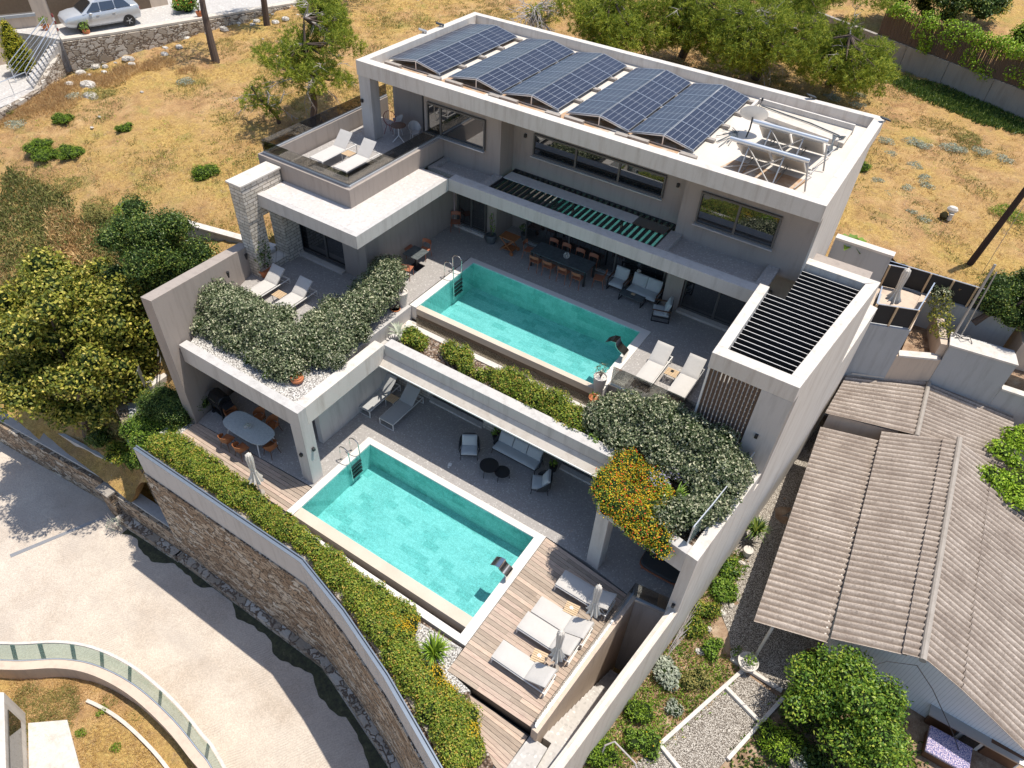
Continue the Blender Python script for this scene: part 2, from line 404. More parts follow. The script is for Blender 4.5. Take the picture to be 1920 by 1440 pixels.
# ---------------------------------------------------------------- mesh and object helpers
OFF = {}
class MB:
    def __init__(s): s.v = []; s.f = []; s.uv = None
    def add(s, vs, fs):
        o = len(s.v)
        s.v += [tuple(map(float, v)) for v in vs]
        s.f += [tuple(i + o for i in f) for f in fs]
        return s
    def box(s, x0, y0, z0, x1, y1, z1):
        return s.prism([(x0, y0), (x1, y0), (x1, y1), (x0, y1)], z0, z1)
    def prism(s, poly, z0, z1):
        n = len(poly)
        a = sum(poly[i][0] * poly[(i + 1) % n][1] - poly[(i + 1) % n][0] * poly[i][1] for i in range(n))
        if a < 0: poly = poly[::-1]; z0 = z0[::-1] if isinstance(z0, (list, tuple)) else z0; z1 = z1[::-1] if isinstance(z1, (list, tuple)) else z1
        g0 = z0 if isinstance(z0, (list, tuple)) else [z0] * n
        g1 = z1 if isinstance(z1, (list, tuple)) else [z1] * n
        vs = [(p[0], p[1], g0[i]) for i, p in enumerate(poly)] + [(p[0], p[1], g1[i]) for i, p in enumerate(poly)]
        return s.add(vs, [tuple(range(n - 1, -1, -1)), tuple(range(n, 2 * n))] + [(i, (i + 1) % n, n + (i + 1) % n, n + i) for i in range(n)])
    def obox(s, c, size, m=None):
        """box centred on c, size (x,y,z), turned by matrix m"""
        hx, hy, hz = (q / 2 for q in size)
        vs = [Vector((x, y, z)) for z in (-hz, hz) for x, y in ((-hx, -hy), (hx, -hy), (hx, hy), (-hx, hy))]
        if m is not None: vs = [m @ v for v in vs]
        vs = [v + Vector(c) for v in vs]
        return s.add(vs, [(3, 2, 1, 0), (4, 5, 6, 7), (0, 1, 5, 4), (1, 2, 6, 5), (2, 3, 7, 6), (3, 0, 4, 7)])
    def beam(s, a, b, w, h):
        a, b = Vector(a), Vector(b); d = b - a
        m = d.to_track_quat('Y', 'Z').to_matrix()
        return s.obox((a + b) / 2, (w, d.length, h), m)
    def tube(s, pts, r, n=8, caps=True):
        pts = [Vector(p) for p in pts]
        rs = r if isinstance(r, (list, tuple)) else [r] * len(pts)
        vs = []; up = None
        for i, p in enumerate(pts):
            t = (pts[min(i + 1, len(pts) - 1)] - pts[max(i - 1, 0)]).normalized()
            if up is None: up = Vector((0, 0, 1)) if abs(t.z) < .9 else Vector((1, 0, 0))
            sd = t.cross(up).normalized(); up = sd.cross(t).normalized()
            for k in range(n):
                a = 2 * PI * k / n
                vs.append(p + rs[i] * (math.cos(a) * sd + math.sin(a) * up))
        fs = [(i * n + k, i * n + (k + 1) % n, (i + 1) * n + (k + 1) % n, (i + 1) * n + k) for i in range(len(pts) - 1) for k in range(n)]
        if caps: fs += [tuple(range(n - 1, -1, -1)), tuple((len(pts) - 1) * n + k for k in range(n))]
        fs = [f[::-1] for f in fs]
        return s.add(vs, fs)
    def lathe(s, prof, c=(0, 0, 0), n=20, sx=1.0, sy=1.0):
        vs = [(c[0] + r * sx * math.cos(2 * PI * k / n), c[1] + r * sy * math.sin(2 * PI * k / n), c[2] + z) for r, z in prof for k in range(n)]
        fs = [(i * n + k, i * n + (k + 1) % n, (i + 1) * n + (k + 1) % n, (i + 1) * n + k) for i in range(len(prof) - 1) for k in range(n)]
        fs += [tuple(range(n - 1, -1, -1)), tuple((len(prof) - 1) * n + k for k in range(n))]
        return s.add(vs, fs)
    def sheet(s, a, b, c, d, th):
        """slab with outline a b c d, thickened downward along its normal"""
        a, b, c, d = map(Vector, (a, b, c, d))
        nn = (b - a).cross(d - a).normalized() * th
        return s.add([a - nn, b - nn, c - nn, d - nn, a, b, c, d], [(3, 2, 1, 0), (4, 5, 6, 7), (0, 1, 5, 4), (1, 2, 6, 5), (2, 3, 7, 6), (3, 0, 4, 7)])
    def build(s, name, mat, parent=None, bevel=0, smooth=True, uvgrid=False):
        me = bpy.data.meshes.new(name)
        off = OFF.get(parent.name, Vector((0, 0, 0))) if parent is not None else Vector((0, 0, 0))
        me.from_pydata([tuple(Vector(v) - off) for v in s.v], [], s.f)
        me.materials.append(mat)
        me.update()
        if smooth:
            me.polygons.foreach_set('use_smooth', [True] * len(me.polygons))
            me.set_sharp_from_angle(angle=R(34))
        o = bpy.data.objects.new(name, me)
        C.objects.link(o)
        if parent is not None:
            o.parent = parent; OFF[o.name] = off
        if bevel:
            b = o.modifiers.new('bevel', 'BEVEL'); b.width = bevel; b.segments = 2; b.limit_method = 'ANGLE'; b.angle_limit = R(40)
            b.harden_normals = False
        return o

def tag(o, label=None, cat=None, group=None, kind=None):
    if label: o['label'] = label
    if cat: o['category'] = cat
    if group: o['group'] = group
    if kind: o['kind'] = kind
    return o
def thing(name, label, cat, loc=(0, 0, 0), group=None):
    o = bpy.data.objects.new(name, None); C.objects.link(o)
    o.location = loc; o.empty_display_size = .3
    OFF[o.name] = Vector(loc)
    return tag(o, label, cat, group)
def struct(o): o['kind'] = 'structure'; return o
def dup(root, loc, rotz=0, label=None, group=None, scale=None):
    r = root.copy(); C.objects.link(r); r.location = loc; r.rotation_euler = (0, 0, rotz)
    if scale: r.scale = scale if isinstance(scale, tuple) else (scale,) * 3
    if label: r['label'] = label
    if group: r['group'] = group
    for ch in list(root.children):
        c = ch.copy(); C.objects.link(c); c.parent = r
        for g in list(ch.children):
            d = g.copy(); C.objects.link(d); d.parent = c
    return r
def place(root, loc, rotz=0, label=None):
    root.location = loc; root.rotation_euler = (0, 0, rotz)
    if label: root['label'] = label
    return root

# leaves ---------------------------------------------------------
def leafmesh(P, N, l, w, name, mat, parent=None, jit=.8, up=.25, droop=0.0, align=None):
    """P points, N outward normals; one folded leaf of two quads at each point"""
    n = len(P)
    nr = N + rng.normal(0, jit, (n, 3)) + np.array([0, 0, up])
    nr /= np.linalg.norm(nr, axis=1)[:, None] + 1e-9
    t = rng.normal(0, 1, (n, 3)) if align is None else align + rng.normal(0, .35, (n, 3))
    t[:, 2] -= droop
    t -= (t * nr).sum(1)[:, None] * nr
    t /= np.linalg.norm(t, axis=1)[:, None] + 1e-9
    sd = np.cross(nr, t)
    ll = (l * rng.uniform(.6, 1.3, n))[:, None]; ww = (w * rng.uniform(.7, 1.25, n))[:, None]
    a = P - t * ll * .5; b = P + t * ll * .5
    c = P + sd * ww * .5 - nr * ww * .18 + t * ll * .05; d = P - sd * ww * .5 - nr * ww * .18 + t * ll * .05
    off = OFF.get(parent.name, Vector((0, 0, 0))) if parent is not None else Vector((0, 0, 0))
    V = np.stack([a, c, b, d], 1).reshape(-1, 3) - np.array(off)
    me = bpy.data.meshes.new(name)
    me.vertices.add(4 * n); me.vertices.foreach_set('co', V.astype(np.float32).ravel())
    me.loops.add(6 * n)
    idx = (np.arange(n)[:, None] * 4 + np.array([0, 1, 2, 0, 2, 3])[None]).ravel()
    me.loops.foreach_set('vertex_index', idx.astype(np.int32))
    me.polygons.add(2 * n)
    me.polygons.foreach_set('loop_start', (np.arange(2 * n) * 3).astype(np.int32))
    me.update(calc_edges=True)
    me.materials.append(mat)
    o = bpy.data.objects.new(name, me); C.objects.link(o)
    if parent is not None: o.parent = parent; OFF[o.name] = off
    return o

def blob_pts(c, r, n, shell=.35, lower=-.35):
    """points in the outer shell of an ellipsoid, mostly its upper part"""
    d = rng.normal(0, 1, (int(n * 1.8) + 8, 3)); d /= np.linalg.norm(d, axis=1)[:, None]
    d = d[d[:, 2] > lower][:n]
    k = 1 - shell * rng.random(len(d)) ** 1.6
    return np.array(c) + d * np.array(r) * k[:, None], d
def blobs_pts(bl, per_m2, shell=.35, lower=-.35):
    P = []; N = []
    for c, r in bl:
        ar = 4 * PI * ((r[0] * r[1]) ** 1.6 / 3 + (r[0] * r[2]) ** 1.6 / 3 + (r[1] * r[2]) ** 1.6 / 3) ** (1 / 1.6) * .7
        p, d = blob_pts(c, r, max(6, int(ar * per_m2)), shell, lower)
        q = (p - np.array(c)) * 1.0; f = 2.2 / min(.5, max(.25, r[0]))
        nzv = np.sin(p[:, 0] * f * 2.1 + 1.7 * np.sin(p[:, 1] * f * 1.9)) * np.sin(p[:, 2] * f * 2.3 + p[:, 1] * f) + .5 * np.sin(p[:, 0] * f * 4.3 + p[:, 2] * f * 3.7 + 2 * np.sin(p[:, 1] * f * 4))
        p = np.array(c) + q * (1 + .13 * nzv + .05 * np.abs(rng.normal(0, 1, len(p))))[:, None]
        P.append(p); N.append(d)
    P = np.concatenate(P); N = np.concatenate(N)
    # drop points deep inside other blobs
    keep = np.ones(len(P), bool)
    for c, r in bl:
        q = (((P - np.array(c)) / np.array(r)) ** 2).sum(1)
        keep &= ~((q < .30))
    return P[keep], N[keep]
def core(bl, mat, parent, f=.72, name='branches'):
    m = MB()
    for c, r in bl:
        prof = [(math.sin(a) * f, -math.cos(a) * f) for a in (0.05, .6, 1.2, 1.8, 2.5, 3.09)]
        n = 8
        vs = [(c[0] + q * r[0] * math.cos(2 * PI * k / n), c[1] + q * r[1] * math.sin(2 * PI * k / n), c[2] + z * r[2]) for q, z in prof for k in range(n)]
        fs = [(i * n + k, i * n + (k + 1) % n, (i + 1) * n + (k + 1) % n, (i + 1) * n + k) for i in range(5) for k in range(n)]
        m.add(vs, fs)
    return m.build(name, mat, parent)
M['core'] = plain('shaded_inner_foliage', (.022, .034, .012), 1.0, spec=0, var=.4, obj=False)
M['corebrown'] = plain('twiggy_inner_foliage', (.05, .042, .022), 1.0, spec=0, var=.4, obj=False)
def shrub(name, label, cat, bl, leaf, l, w, dens, group=None, coremat='core', cf=.7, flowers=None, shell=.35, lower=-.35, droop=0, up=.25, stems=True):
    c0 = bl[0][0]
    zb = min(c[2] - r[2] for c, r in bl)
    t = thing(name, label, cat, (c0[0], c0[1], zb), group)
    P, N = blobs_pts(bl, dens, shell, lower)
    leafmesh(P, N, l, w, 'foliage', L[leaf], t, droop=droop, up=up)
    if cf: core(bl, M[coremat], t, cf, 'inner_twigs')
    for fm, cnt, fl in (flowers or []):
        i = rng.choice(len(P), min(cnt, len(P)), replace=False)
        i = i[N[i][:, 2] > -.1]
        leafmesh(P[i] + N[i] * .03, N[i], fl, fl * .85, 'blossoms', L[fm], t, jit=.5)
    return t
def rowblobs(a, b, n, r, jit=.15, zr=None, w=0.0):
    """clumps strung from a to b"""
    out = []
    for i in range(n):
        f = (i + .5) / n
        rr = r * random.uniform(.8, 1.2)
        p = [a[k] + (b[k] - a[k]) * f + random.uniform(-jit, jit) * (1 if k < 2 else .5) for k in range(3)]
        p[1] += random.uniform(-w, w)
        out.append((tuple(p), (rr, rr, (zr or r) * random.uniform(.85, 1.2))))
    return out
def fillblobs(poly, n, z, r, zr=None, dz=.1):
    """clumps scattered inside a polygon"""
    xs = [p[0] for p in poly]; ys = [p[1] for p in poly]; out = []
    def inside(x, y):
        k = False
        for i in range(len(poly)):
            x1, y1 = poly[i]; x2, y2 = poly[i - 1]
            if (y1 > y) != (y2 > y) and x < (x2 - x1) * (y - y1) / (y2 - y1) + x1: k = not k
        return k
    while len(out) < n:
        x = random.uniform(min(xs), max(xs)); y = random.uniform(min(ys), max(ys))
        if inside(x, y):
            rr = r * random.uniform(.75, 1.3)
            out.append(((x, y, z + random.uniform(-dz, dz)), (rr, rr, (zr or r) * random.uniform(.8, 1.25))))
    return out

# ---------------------------------------------------------------- terrain
def E(y): return 13.48 + (y + .62) * .1065          # outer face of the villa's right side wall
CP = np.array([(-9, 2, 3.3), (-9, 8, 3.9), (-9.5, 14, 4.4), (-5, 20, 4.6), (3, 22, 4.6), (12, 20, 4.2), (13.5, 17.5, 3.9), (18, 19.5, 3.6), (23, 19, 3.4),
    (20, 30, 4.6), (18, 40, 5), (8, 43, 5), (-10, 46, 6), (-20, 34, 5.8), (-28, 24, 5.0), (-30, 15, 4.1), (-33, 10.5, 3.4), (-33, 8.5, 3.4), (-33, 5.3, 2.9),
    (-20, 8, 3.9), (-15, 3, 3.0), (-20, 0, 1.6), (-28, 2, 2.2), (-13, -1, 1.3), (-9.5, -1.5, .6), (-9.5, -3.4, -1.6), (-9, -4.6, -3.2), (-9, -5.6, -4.8), (-13, -3.5, -1.6), (-13.5, -5.3, -3.9), (-18, -4.5, -2.6), (-25, -6, -2.5),
    (-45, 13, 4.0), (-50, -10, -3), (-50, 40, 7), (0, 70, 8), (40, 60, 7), (40, 20, 4), (-8, -1.2, 1.2), (-7, -4.5, -1.0), (-7, -5.6, -1.2)])
def _fit():
    d = np.hypot(CP[:, None, 0] - CP[None, :, 0], CP[:, None, 1] - CP[None, :, 1])
    A = np.block([[d, np.ones((len(CP), 1))], [np.ones((1, len(CP))), np.zeros((1, 1))]])
    return np.linalg.solve(A + 1e-6 * np.eye(len(A)), np.append(CP[:, 2], 0))
WT = _fit()
def H(x, y):
    x = np.asarray(x, float); y = np.asarray(y, float)
    d = np.hypot(x[..., None] - CP[:, 0], y[..., None] - CP[:, 1])
    return d @ WT[:-1] + WT[-1]
def h1(x, y): return float(H(x, y))
NW = [(14.9, 15.35), (18.35, 17.05), (21.8, 17.35), (45, 18.5)]        # line of the neighbour's retaining wall
def nwy(x):
    for (x0, y0), (x1, y1) in zip(NW, NW[1:]):
        if x <= x1: return y0 + (y1 - y0) * (x - x0) / (x1 - x0)
    return 18.5
HOUSE = [(-6.35, -6.3), (2.3, -6.3), (9.9, -9.2), (13.5, -10.5), (13.0, -3), (13.3, -.5), (14.5, 10.6), (14.5, 15.2), (12.0, 17.0), (-7.0, 17.0), (-7.0, 5), (-7.85, 1.9), (-6.4, -3.4)]
def inpoly(x, y, poly):
    k = False
    for i in range(len(poly)):
        x1, y1 = poly[i]; x2, y2 = poly[i - 1]
        if (y1 > y) != (y2 > y) and x < (x2 - x1) * (y - y1) / (y2 - y1) + x1: k = not k
    return k
def field_here(x, y):
    if inpoly(x, y, HOUSE): return False
    if x > 11.5 and y < 15.2: return False
    if x > 14.4 and y < 19.45: return False
    if 12.2 < x < 14.6 and y < 17.1: return False
    if x > 14.4 and y < nwy(x) + .1: return False
    if y < -5.85 + (0 if x > -12 else (x + 12) * .1): return False
    if x < -33.3 and 7.8 < y < 11.1 + (x + 33) * 2: return False
    return True
def heightmesh(name, xs, ys, ok, mat, zf, rough=0.0):
    X, Y = np.meshgrid(xs, ys)
    Z = zf(X, Y) + rng.normal(0, 1, X.shape) * rough
    nx = len(xs)
    V = np.stack([X, Y, Z], -1).reshape(-1, 3)
    F = [(j * nx + i, j * nx + i + 1, (j + 1) * nx + i + 1, (j + 1) * nx + i) for j in range(len(ys) - 1) for i in range(nx - 1)
         if ok((xs[i] + xs[i + 1]) / 2, (ys[j] + ys[j + 1]) / 2)]
    me = bpy.data.meshes.new(name); me.from_pydata(V.tolist(), [], F); me.materials.append(mat)
    me.polygons.foreach_set('use_smooth', [True] * len(me.polygons)); me.update()
    o = bpy.data.objects.new(name, me); C.objects.link(o); return o
xs = np.concatenate([np.arange(-90, -48, 3.0), np.arange(-48, 26, .3), np.arange(26, 90, 3.0)])
ys = np.concatenate([np.arange(-9, 50, .3), np.arange(50, 120, 3.0)])
struct(heightmesh('ground', xs, ys, field_here, M['field'], lambda x, y: H(x, y) + .10 * np.sin(x * .9 + 1.3 * np.sin(y * .7)) * np.sin(y * .8 + x * .3) + .04 * np.sin(x * 4.1 + y) * np.sin(y * 4.7 - x), .045))
m = MB(); m.box(-300, -300, -9.2, 300, 300, -9); struct(m.build('terrain', M['field'], smooth=False))
# road
rx = np.arange(-60, 20.5, .5); ry = np.arange(-40, -5, .5)
def road_ok(x, y): return y < -5.6 - (.20 * (x - 2) if x > 2 else 0) and not (x > 11.5)
struct(heightmesh('road', rx, ry, road_ok, M['road'], lambda x, y: -6.6 + .0 * x))
m = MB(); prev = None
for i in range(420):                                                    # wet mossy gutter along the wall
    x = -9.6 + i * .05; yb = -6.28 - (.30 * (x - 1.5) if x > 1.5 else 0)
    w = .30 + .22 * math.sin(x * .7 + 1) + .16 * math.sin(x * 2.3) + .05 * math.sin(x * 5.1) + .02 * math.sin(x * 11)
    cur = [(x, yb + .25, -6.592), (x, yb - max(.02, w), -6.592)]
    if prev: m.add([prev[0], cur[0], cur[1], prev[1]], [(3, 2, 1, 0)])
    prev = cur
def mossm():
    t = NT('wet_moss'); v = t.co('pos')
    return t.fin(t.ramp(t.noise(v, 6, 5, .7), [(.35, (.03, .03, .02)), (.6, (.07, .075, .035)), (.75, (.15, .12, .09))]), .8)
struct(m.build('gutter', mossm(), smooth=False))

# neighbour's yard
def yard_ok(x, y): return x > (E(y) - .2 if y > -.6 else 13.3 + (y + .6) * .14) and y < (nwy(x) if x > 14.6 else 15.4)
def soilm():
    t = NT('garden_soil'); v = t.co('pos')
    col = t.ramp(t.noise(v, 1.6, 6, .7), [(.32, (.17, .105, .065)), (.5, (.33, .225, .15)), (.68, (.46, .35, .245))])
    col = t.mix(.6, col, t.ramp(t.noise(v, 26, 4, .8), [(.35, '#555555'), (.65, '#b4b4b4')]), 'OVERLAY')
    t.bump(t.noise(v, 14, 5, .8), .8, .05)
    return t.fin(col, .95, spec=.1)
M['gsoil'] = soilm()
struct(heightmesh('yard', np.arange(11, 60, .4), np.arange(-24, 18.6, .4), yard_ok, M['gsoil'], lambda x, y: -2.62 + .03 * np.sin(x * 2 + y), .012))
m = MB()
m.prism([(14.35, 14.5), (14.0, 3.3), (15.2, 1.9), (15.7, .98), (17.5, .98), (21, 3), (21, 14)], -2.7, -2.585)
m.prism([(16.11, .80), (14.62, -3.3), (12.9, -7.5), (14.6, -8.2), (16.62, -2.6), (17.55, .62)], -2.7, -2.58)
struct(m.build('path', M['gravely'], smooth=False))

# ---------------------------------------------------------------- terraces, decks, beds
m = MB()
m.prism([(-6.15, -3.36), (-.05, -3.12), (0.0, -3.15), (0, 3.4), (-6.6, 3.4)], -.4, 0)
m.prism([(0, 0.002), (8.33, 0.002), (10.0, -.08), (11.95, -.42), (12.1, -.2), (13.3, -.1), (13.5, 3.4), (0, 3.4)], -.4, 0)
m.prism([(-8.0, 4.35), (-7.55, .05), (-1.05, .05), (-1.05, 10.9), (-7.4, 10.9)], 3.0, 3.65)
m.box(-1.05, 8.43, 3.0, 7.84, 12.0, 3.65)
m.prism([(7.84, 4.7), (11.3, 4.7), (11.3, 3.72), (E(3.7) - .2, 3.72), (E(11) - .2, 12), (7.84, 12)], 3.0, 3.65)
struct(m.build('terrace', M['terrazzo'], smooth=False))
m = MB()
m.box(-7.95, 4.1, 7.05, -3.55, 10.9, 7.35)
struct(m.build('terrace', M['terrazzo'], smooth=False))
m = MB()
m.prism([(-6.05, -2.7), (-.6, -2.68), (-.35, .1), (-7.4, .1)], 3.1, 3.62)
struct(m.build('gravel_bed', M['gravelw'], smooth=False))
m = MB()
m.box(-.1, 1.9, 3.0, 10.1, 3.15, 3.42)
m.prism([(10.05, .25), (13.15, -.18), (13.75, 4.3), (8.3, 4.3), (8.3, 3.1), (10.05, 3.1)], 3.0, 3.5)
m.prism([(-6.3, -5.7), (2.3, -5.7), (4.6, -6.3), (7.1, -7.1), (9.9, -8.2), (11.4, -8.9), (11.0, -7.3), (10.3, -6.9), (9.2, -6.0), (8.3, -5.9), (8.3, -5.05), (0, -4.95), (0, -4.5), (-6.2, -4.36)], -1.6, -.06)
struct(m.build('planting_bed', M['soil'], smooth=False))
m = MB()
m.prism([(6.6, -5.12), (8.3, -5.05), (8.35, -5.85), (9.3, -6.0), (8.5, -6.7), (7.2, -6.3)], -.3, -.035)
m.prism([(-6.9, -3.9), (-6.15, -3.36), (-6.15, -4.36), (-6.9, -4.6)], -1.0, -.04)
m.prism([(10.9, -7.4), (11.25, -7.2), (11.4, -8.0), (11.0, -8.2)], -.9, -.45)
struct(m.build('gravel_bed', M['gravelw'], smooth=False))

def deckboards(A, B, Cc, D, n, z, name, th=.03, gap=.012):
    """boards from edge A-D to edge B-C; n rows between A-B and D-C"""
    m = MB(); A, B, Cc, D = [Vector((p[0], p[1], z)) for p in (A, B, Cc, D)]
    Lx = (B - A).length
    for i in range(n):
        v0, v1 = i / n, (i + 1) / n
        l0, r0 = A.lerp(D, v0), B.lerp(Cc, v0); l1, r1 = A.lerp(D, v1), B.lerp(Cc, v1)
        g = gap / (l1 - l0).length / 2
        cuts = [0.0]; c = random.uniform(.8, 2.6)
        while c < Lx - .5: cuts.append(c / Lx); c += random.uniform(1.6, 3.0)
        cuts.append(1.0)
        for u0, u1 in zip(cuts, cuts[1:]):
            u1 -= .004 / Lx; dz = random.uniform(-.003, .003)
            q = [l0.lerp(l1, g).lerp(r0.lerp(r1, g), u0), l0.lerp(l1, g).lerp(r0.lerp(r1, g), u1), l0.lerp(l1, 1 - g).lerp(r0.lerp(r1, 1 - g), u1), l0.lerp(l1, 1 - g).lerp(r0.lerp(r1, 1 - g), u0)]
            m.add([(p.x, p.y, z - th) for p in q] + [(p.x, p.y, z + dz) for p in q], [(4, 5, 6, 7), (0, 1, 5, 4), (1, 2, 6, 5), (2, 3, 7, 6), (3, 0, 4, 7)])
    return struct(m.build(name, M['deck'], smooth=False))
deckboards((-6.15, -4.35), (0.0, -4.47), (-.02, -3.16), (-6.12, -3.38), 8, 0, 'deck')
deckboards((8.35, -5.9), (11.5, -5.88), (11.93, -.44), (8.35, -.02), 38, 0, 'deck')
deckboards((10.0, -7.0), (11.30, -7.28), (11.36, -6.0), (9.2, -5.95), 9, -.42, 'deck')
m = MB()
m.prism([(8.34, -5.9), (11.5, -5.88), (11.93, -.44), (8.34, -.02)], -1.0, -.035)
m.prism([(9.2, -5.93), (11.4, -5.93), (11.4, -7.4), (9.8, -7.4)], -1.2, -.46)
m.prism([(-6.15, -4.4), (0.0, -4.5), (0, -3.16), (-6.12, -3.36)], -.5, -.035)
struct(m.build('deck_base', M['black'], smooth=False))
m = MB()                                                             # pale concrete walk and the flight of steps beside the deck
m.prism([(11.40, -5.95), (12.0, -5.95), (12.0, -9.5), (11.1, -9.5)], -1.4, -.44)
m.prism([(12.0, -5.6), (12.85, -5.6), (12.6, -9.5), (11.9, -9.5)], -1.6, -.72)
for i in range(17):
    y0 = -5.6 + i * .27; x0 = 11.66 + (y0 + 5.9) * .09; x1 = 12.9 + (y0 + 5.6) * .12
    m.prism([(x0, y0), (x1, y0), (x1 + .03, y0 + .27), (x0 + .02, y0 + .27)], -5.2, -.72 - .2 * (i + 1))
struct(m.build('steps', M['washed'], smooth=False))

# ---------------------------------------------------------------- retaining wall along the road
W = [(-6.4, -5.9), (2.25, -5.9), (4.6, -6.5), (7.1, -7.32), (9.95, -8.47), (12.6, -9.7)]
def offs(pl, d):
    out = []
    for i, p in enumerate(pl):
        a = Vector(pl[max(i - 1, 0)]); b = Vector(pl[min(i + 1, len(pl) - 1)]); t = (b - a).normalized()
        out.append((p[0] - t.y * d, p[1] + t.x * d))
    return out
def strip(m, pl, d0, d1, z0, z1):
    a, b = offs(pl, d0), offs(pl, d1)
    for i in range(len(pl) - 1):
        m.prism([a[i], a[i + 1], b[i + 1], b[i]], z0, z1)
M['railgrey'] = plain('blue_grey_rail', (.22, .26, .31), .35, .5)
rw = thing('retaining_wall', 'high brown rubble-stone retaining wall with grey rendered top above the driveway', 'retaining wall', (-6.4, -5.9, -6.6))
m = MB(); strip(m, W, .0, .17, -6.7, .52); m.build('rendered_band', M['grey'], rw, smooth=False)
m = MB(); strip(m, W, -.06, -.002, -6.7, -.86); m.build('stone_face', M['rubble'], rw, smooth=False)
m = MB(); strip(m, W, -.38, -.062, -6.9, -6.15); m.build('stone_ledge', M['rubble2'], rw, smooth=False)
m = MB(); strip(m, W, -.01, .09, .52, .58); strip(m, W, .12, .16, .52, .62); m.build('rail_channel', M['railgrey'], rw, smooth=False)
m = MB(); strip(m, W, .34, .62, -.4, .02); m.build('inner_kerb', M['concrete'], rw, smooth=False)
m = MB()
m.prism([(-6.4, -5.6), (-6.12, -5.6), (-6.12, -4.3), (-6.4, -4.3)], -5, -.05); m.build('end_wall', M['concrete'], rw, smooth=False)

# lower street wall, gate pillar
lw = thing('street_wall', 'low stone street wall with grey coping left of the square stone pillar', 'wall', (-16, -6.3, -6.6))
m = MB(); m.prism([(-24, -7.2), (-10.9, -6.05), (-10.9, -5.75), (-24, -6.9)], -6.7, -4.75); m.build('stone_face', M['rubble'], lw, smooth=False)
m = MB(); m.prism([(-24, -7.0), (-10.9, -5.85), (-10.9, -5.35), (-24, -6.5)], -4.9, -4.62); m.build('coping', M['grey'], lw, smooth=False)
m = MB(); m.prism([(-24, -6.5), (-10.9, -5.35), (-10.9, -5.2), (-24, -6.35)], -6.7, -3.9); m.build('planter_back', M['grey'], lw, smooth=False)
lw2 = thing('street_wall', 'low stone wall with grey coping between the square pillar and the high retaining wall', 'wall', (-8.5, -6.0, -6.6))
m = MB(); m.prism([(-10.2, -6.1), (-6.3, -5.98), (-6.3, -5.7), (-10.2, -5.8)], -6.7, -4.9); m.build('stone_face', M['rubble'], lw2, smooth=False)
m = MB(); m.prism([(-10.2, -5.96), (-6.3, -5.84), (-6.3, -5.35), (-10.2, -5.45)], -4.96, -4.78); m.build('coping', M['grey'], lw2, smooth=False)
m = MB(); m.prism([(-10.2, -6.5), (-6.3, -6.33), (-6.3, -5.99), (-10.2, -6.11)], -6.75, -6.15); m.build('stone_ledge', M['rubble2'], lw2, smooth=False)
gp = thing('gate_pillar', 'square stone pillar standing between the two low street walls', 'pillar', (-10.55, -6.1, -6.6))
m = MB(); m.box(-10.9, -6.35, -6.7, -10.2, -5.6, -4.75); m.build('shaft', M['rubble'], gp, smooth=False)
m = MB(); m.box(-10.98, -6.42, -4.75, -10.12, -5.52, -4.66); m.build('cap', M['concrete'], gp, smooth=False)
dr = MB(); dr.prism([(-10.9, -6.55), (-11.1, -6.6), (-12.6, -10.2), (-12.4, -10.25)], -6.598, -6.588)
tag(dr.build('drain_grate', M['galv'], smooth=False), 'long steel drain grate set across the driveway', 'drain')

# ---------------------------------------------------------------- the villa
V = thing('villa', 'large modern grey and white villa on three terraces with two pools', 'villa', (3, 8, 0))
def part(name, mat, fn, parent=V, bevel=.012, smooth=False):
    m = MB(); fn(m); return m.build(name, M[mat], parent, bevel=bevel, smooth=smooth)
# lower storey and masses
part('foundation', 'grey', lambda m: (m.prism([(-6.0, -5.4), (2.2, -5.4), (9.9, -7.9), (11.6, -8.6), (11.9, -.5), (11.9, 3.3), (-6.4, 3.3)], -6.6, -1.62),
                                       m.box(-7.0, 3.5, -3, 12.8, 16.9, 2.0)), bevel=0)
def lowerwall(m):
    m.box(-6.4, 3.1, 0, .72, 3.9, 3.05); m.box(3.45, 3.08, 0, 4.2, 3.9, 3.05); m.box(4.2, 3.4, 0, 7.1, 3.9, 3.05); m.box(9.6, 3.1, 0, 13.5, 3.9, 3.05)
    m.box(.72, 3.3, 2.4, 3.45, 3.9, 3.05); m.box(7.1, 3.3, 2.4, 9.6, 3.9, 3.05)
part('rear_wall', 'clad', lowerwall, bevel=0)
part('side_wall', 'grey', lambda m: m.box(-1.45, -1.3, 0, -1.2, 3.1, 3.05), bevel=0)
def win(x0, x1, y, z0, z1, mull=(), parent=V, fr=.06, sill=True, depth=.12, dirx=False):
    """window in a wall facing -y"""
    m = MB()
    m.box(x0, y - .02, z0, x0 + fr, y + depth, z1); m.box(x1 - fr, y - .02, z0, x1, y + depth, z1)
    m.box(x0 + fr, y - .02, z0, x1 - fr, y + depth, z0 + fr); m.box(x0 + fr, y - .02, z1 - fr, x1 - fr, y + depth, z1)
    for q in mull: m.box(q - .04, y - .015, z0 + fr, q + .04, y + depth, z1 - fr)
    f = m.build('window', M['frame'], parent, smooth=False)
    xx = [x0 + fr] + list(mull) + [x1 - fr]
    for a, b in zip(xx, xx[1:]):
        m = MB(); m.box(a + .03, y + .03, z0 + fr, b - .03, y + .06, z1 - fr); m.build('pane', M['window'], f, smooth=False)
    if sill:
        m = MB(); m.box(x0 - .04, y - .14, z0 - .05, x1 + .04, y - .022, z0 - .002); m.build('sill', M['alu'] if sill == 2 else M['white'], f, smooth=False)
    return f
win(.76, 3.42, 3.24, .1, 2.4, (2.1,)); win(7.15, 9.55, 3.24, .1, 2.4, (8.35,))
part('door_threshold', 'white', lambda m: m.box(.74, 2.98, .0, 3.43, 3.22, .1)); part('door_threshold', 'white', lambda m: m.box(7.12, 2.98, 0, 9.58, 3.22, .1))
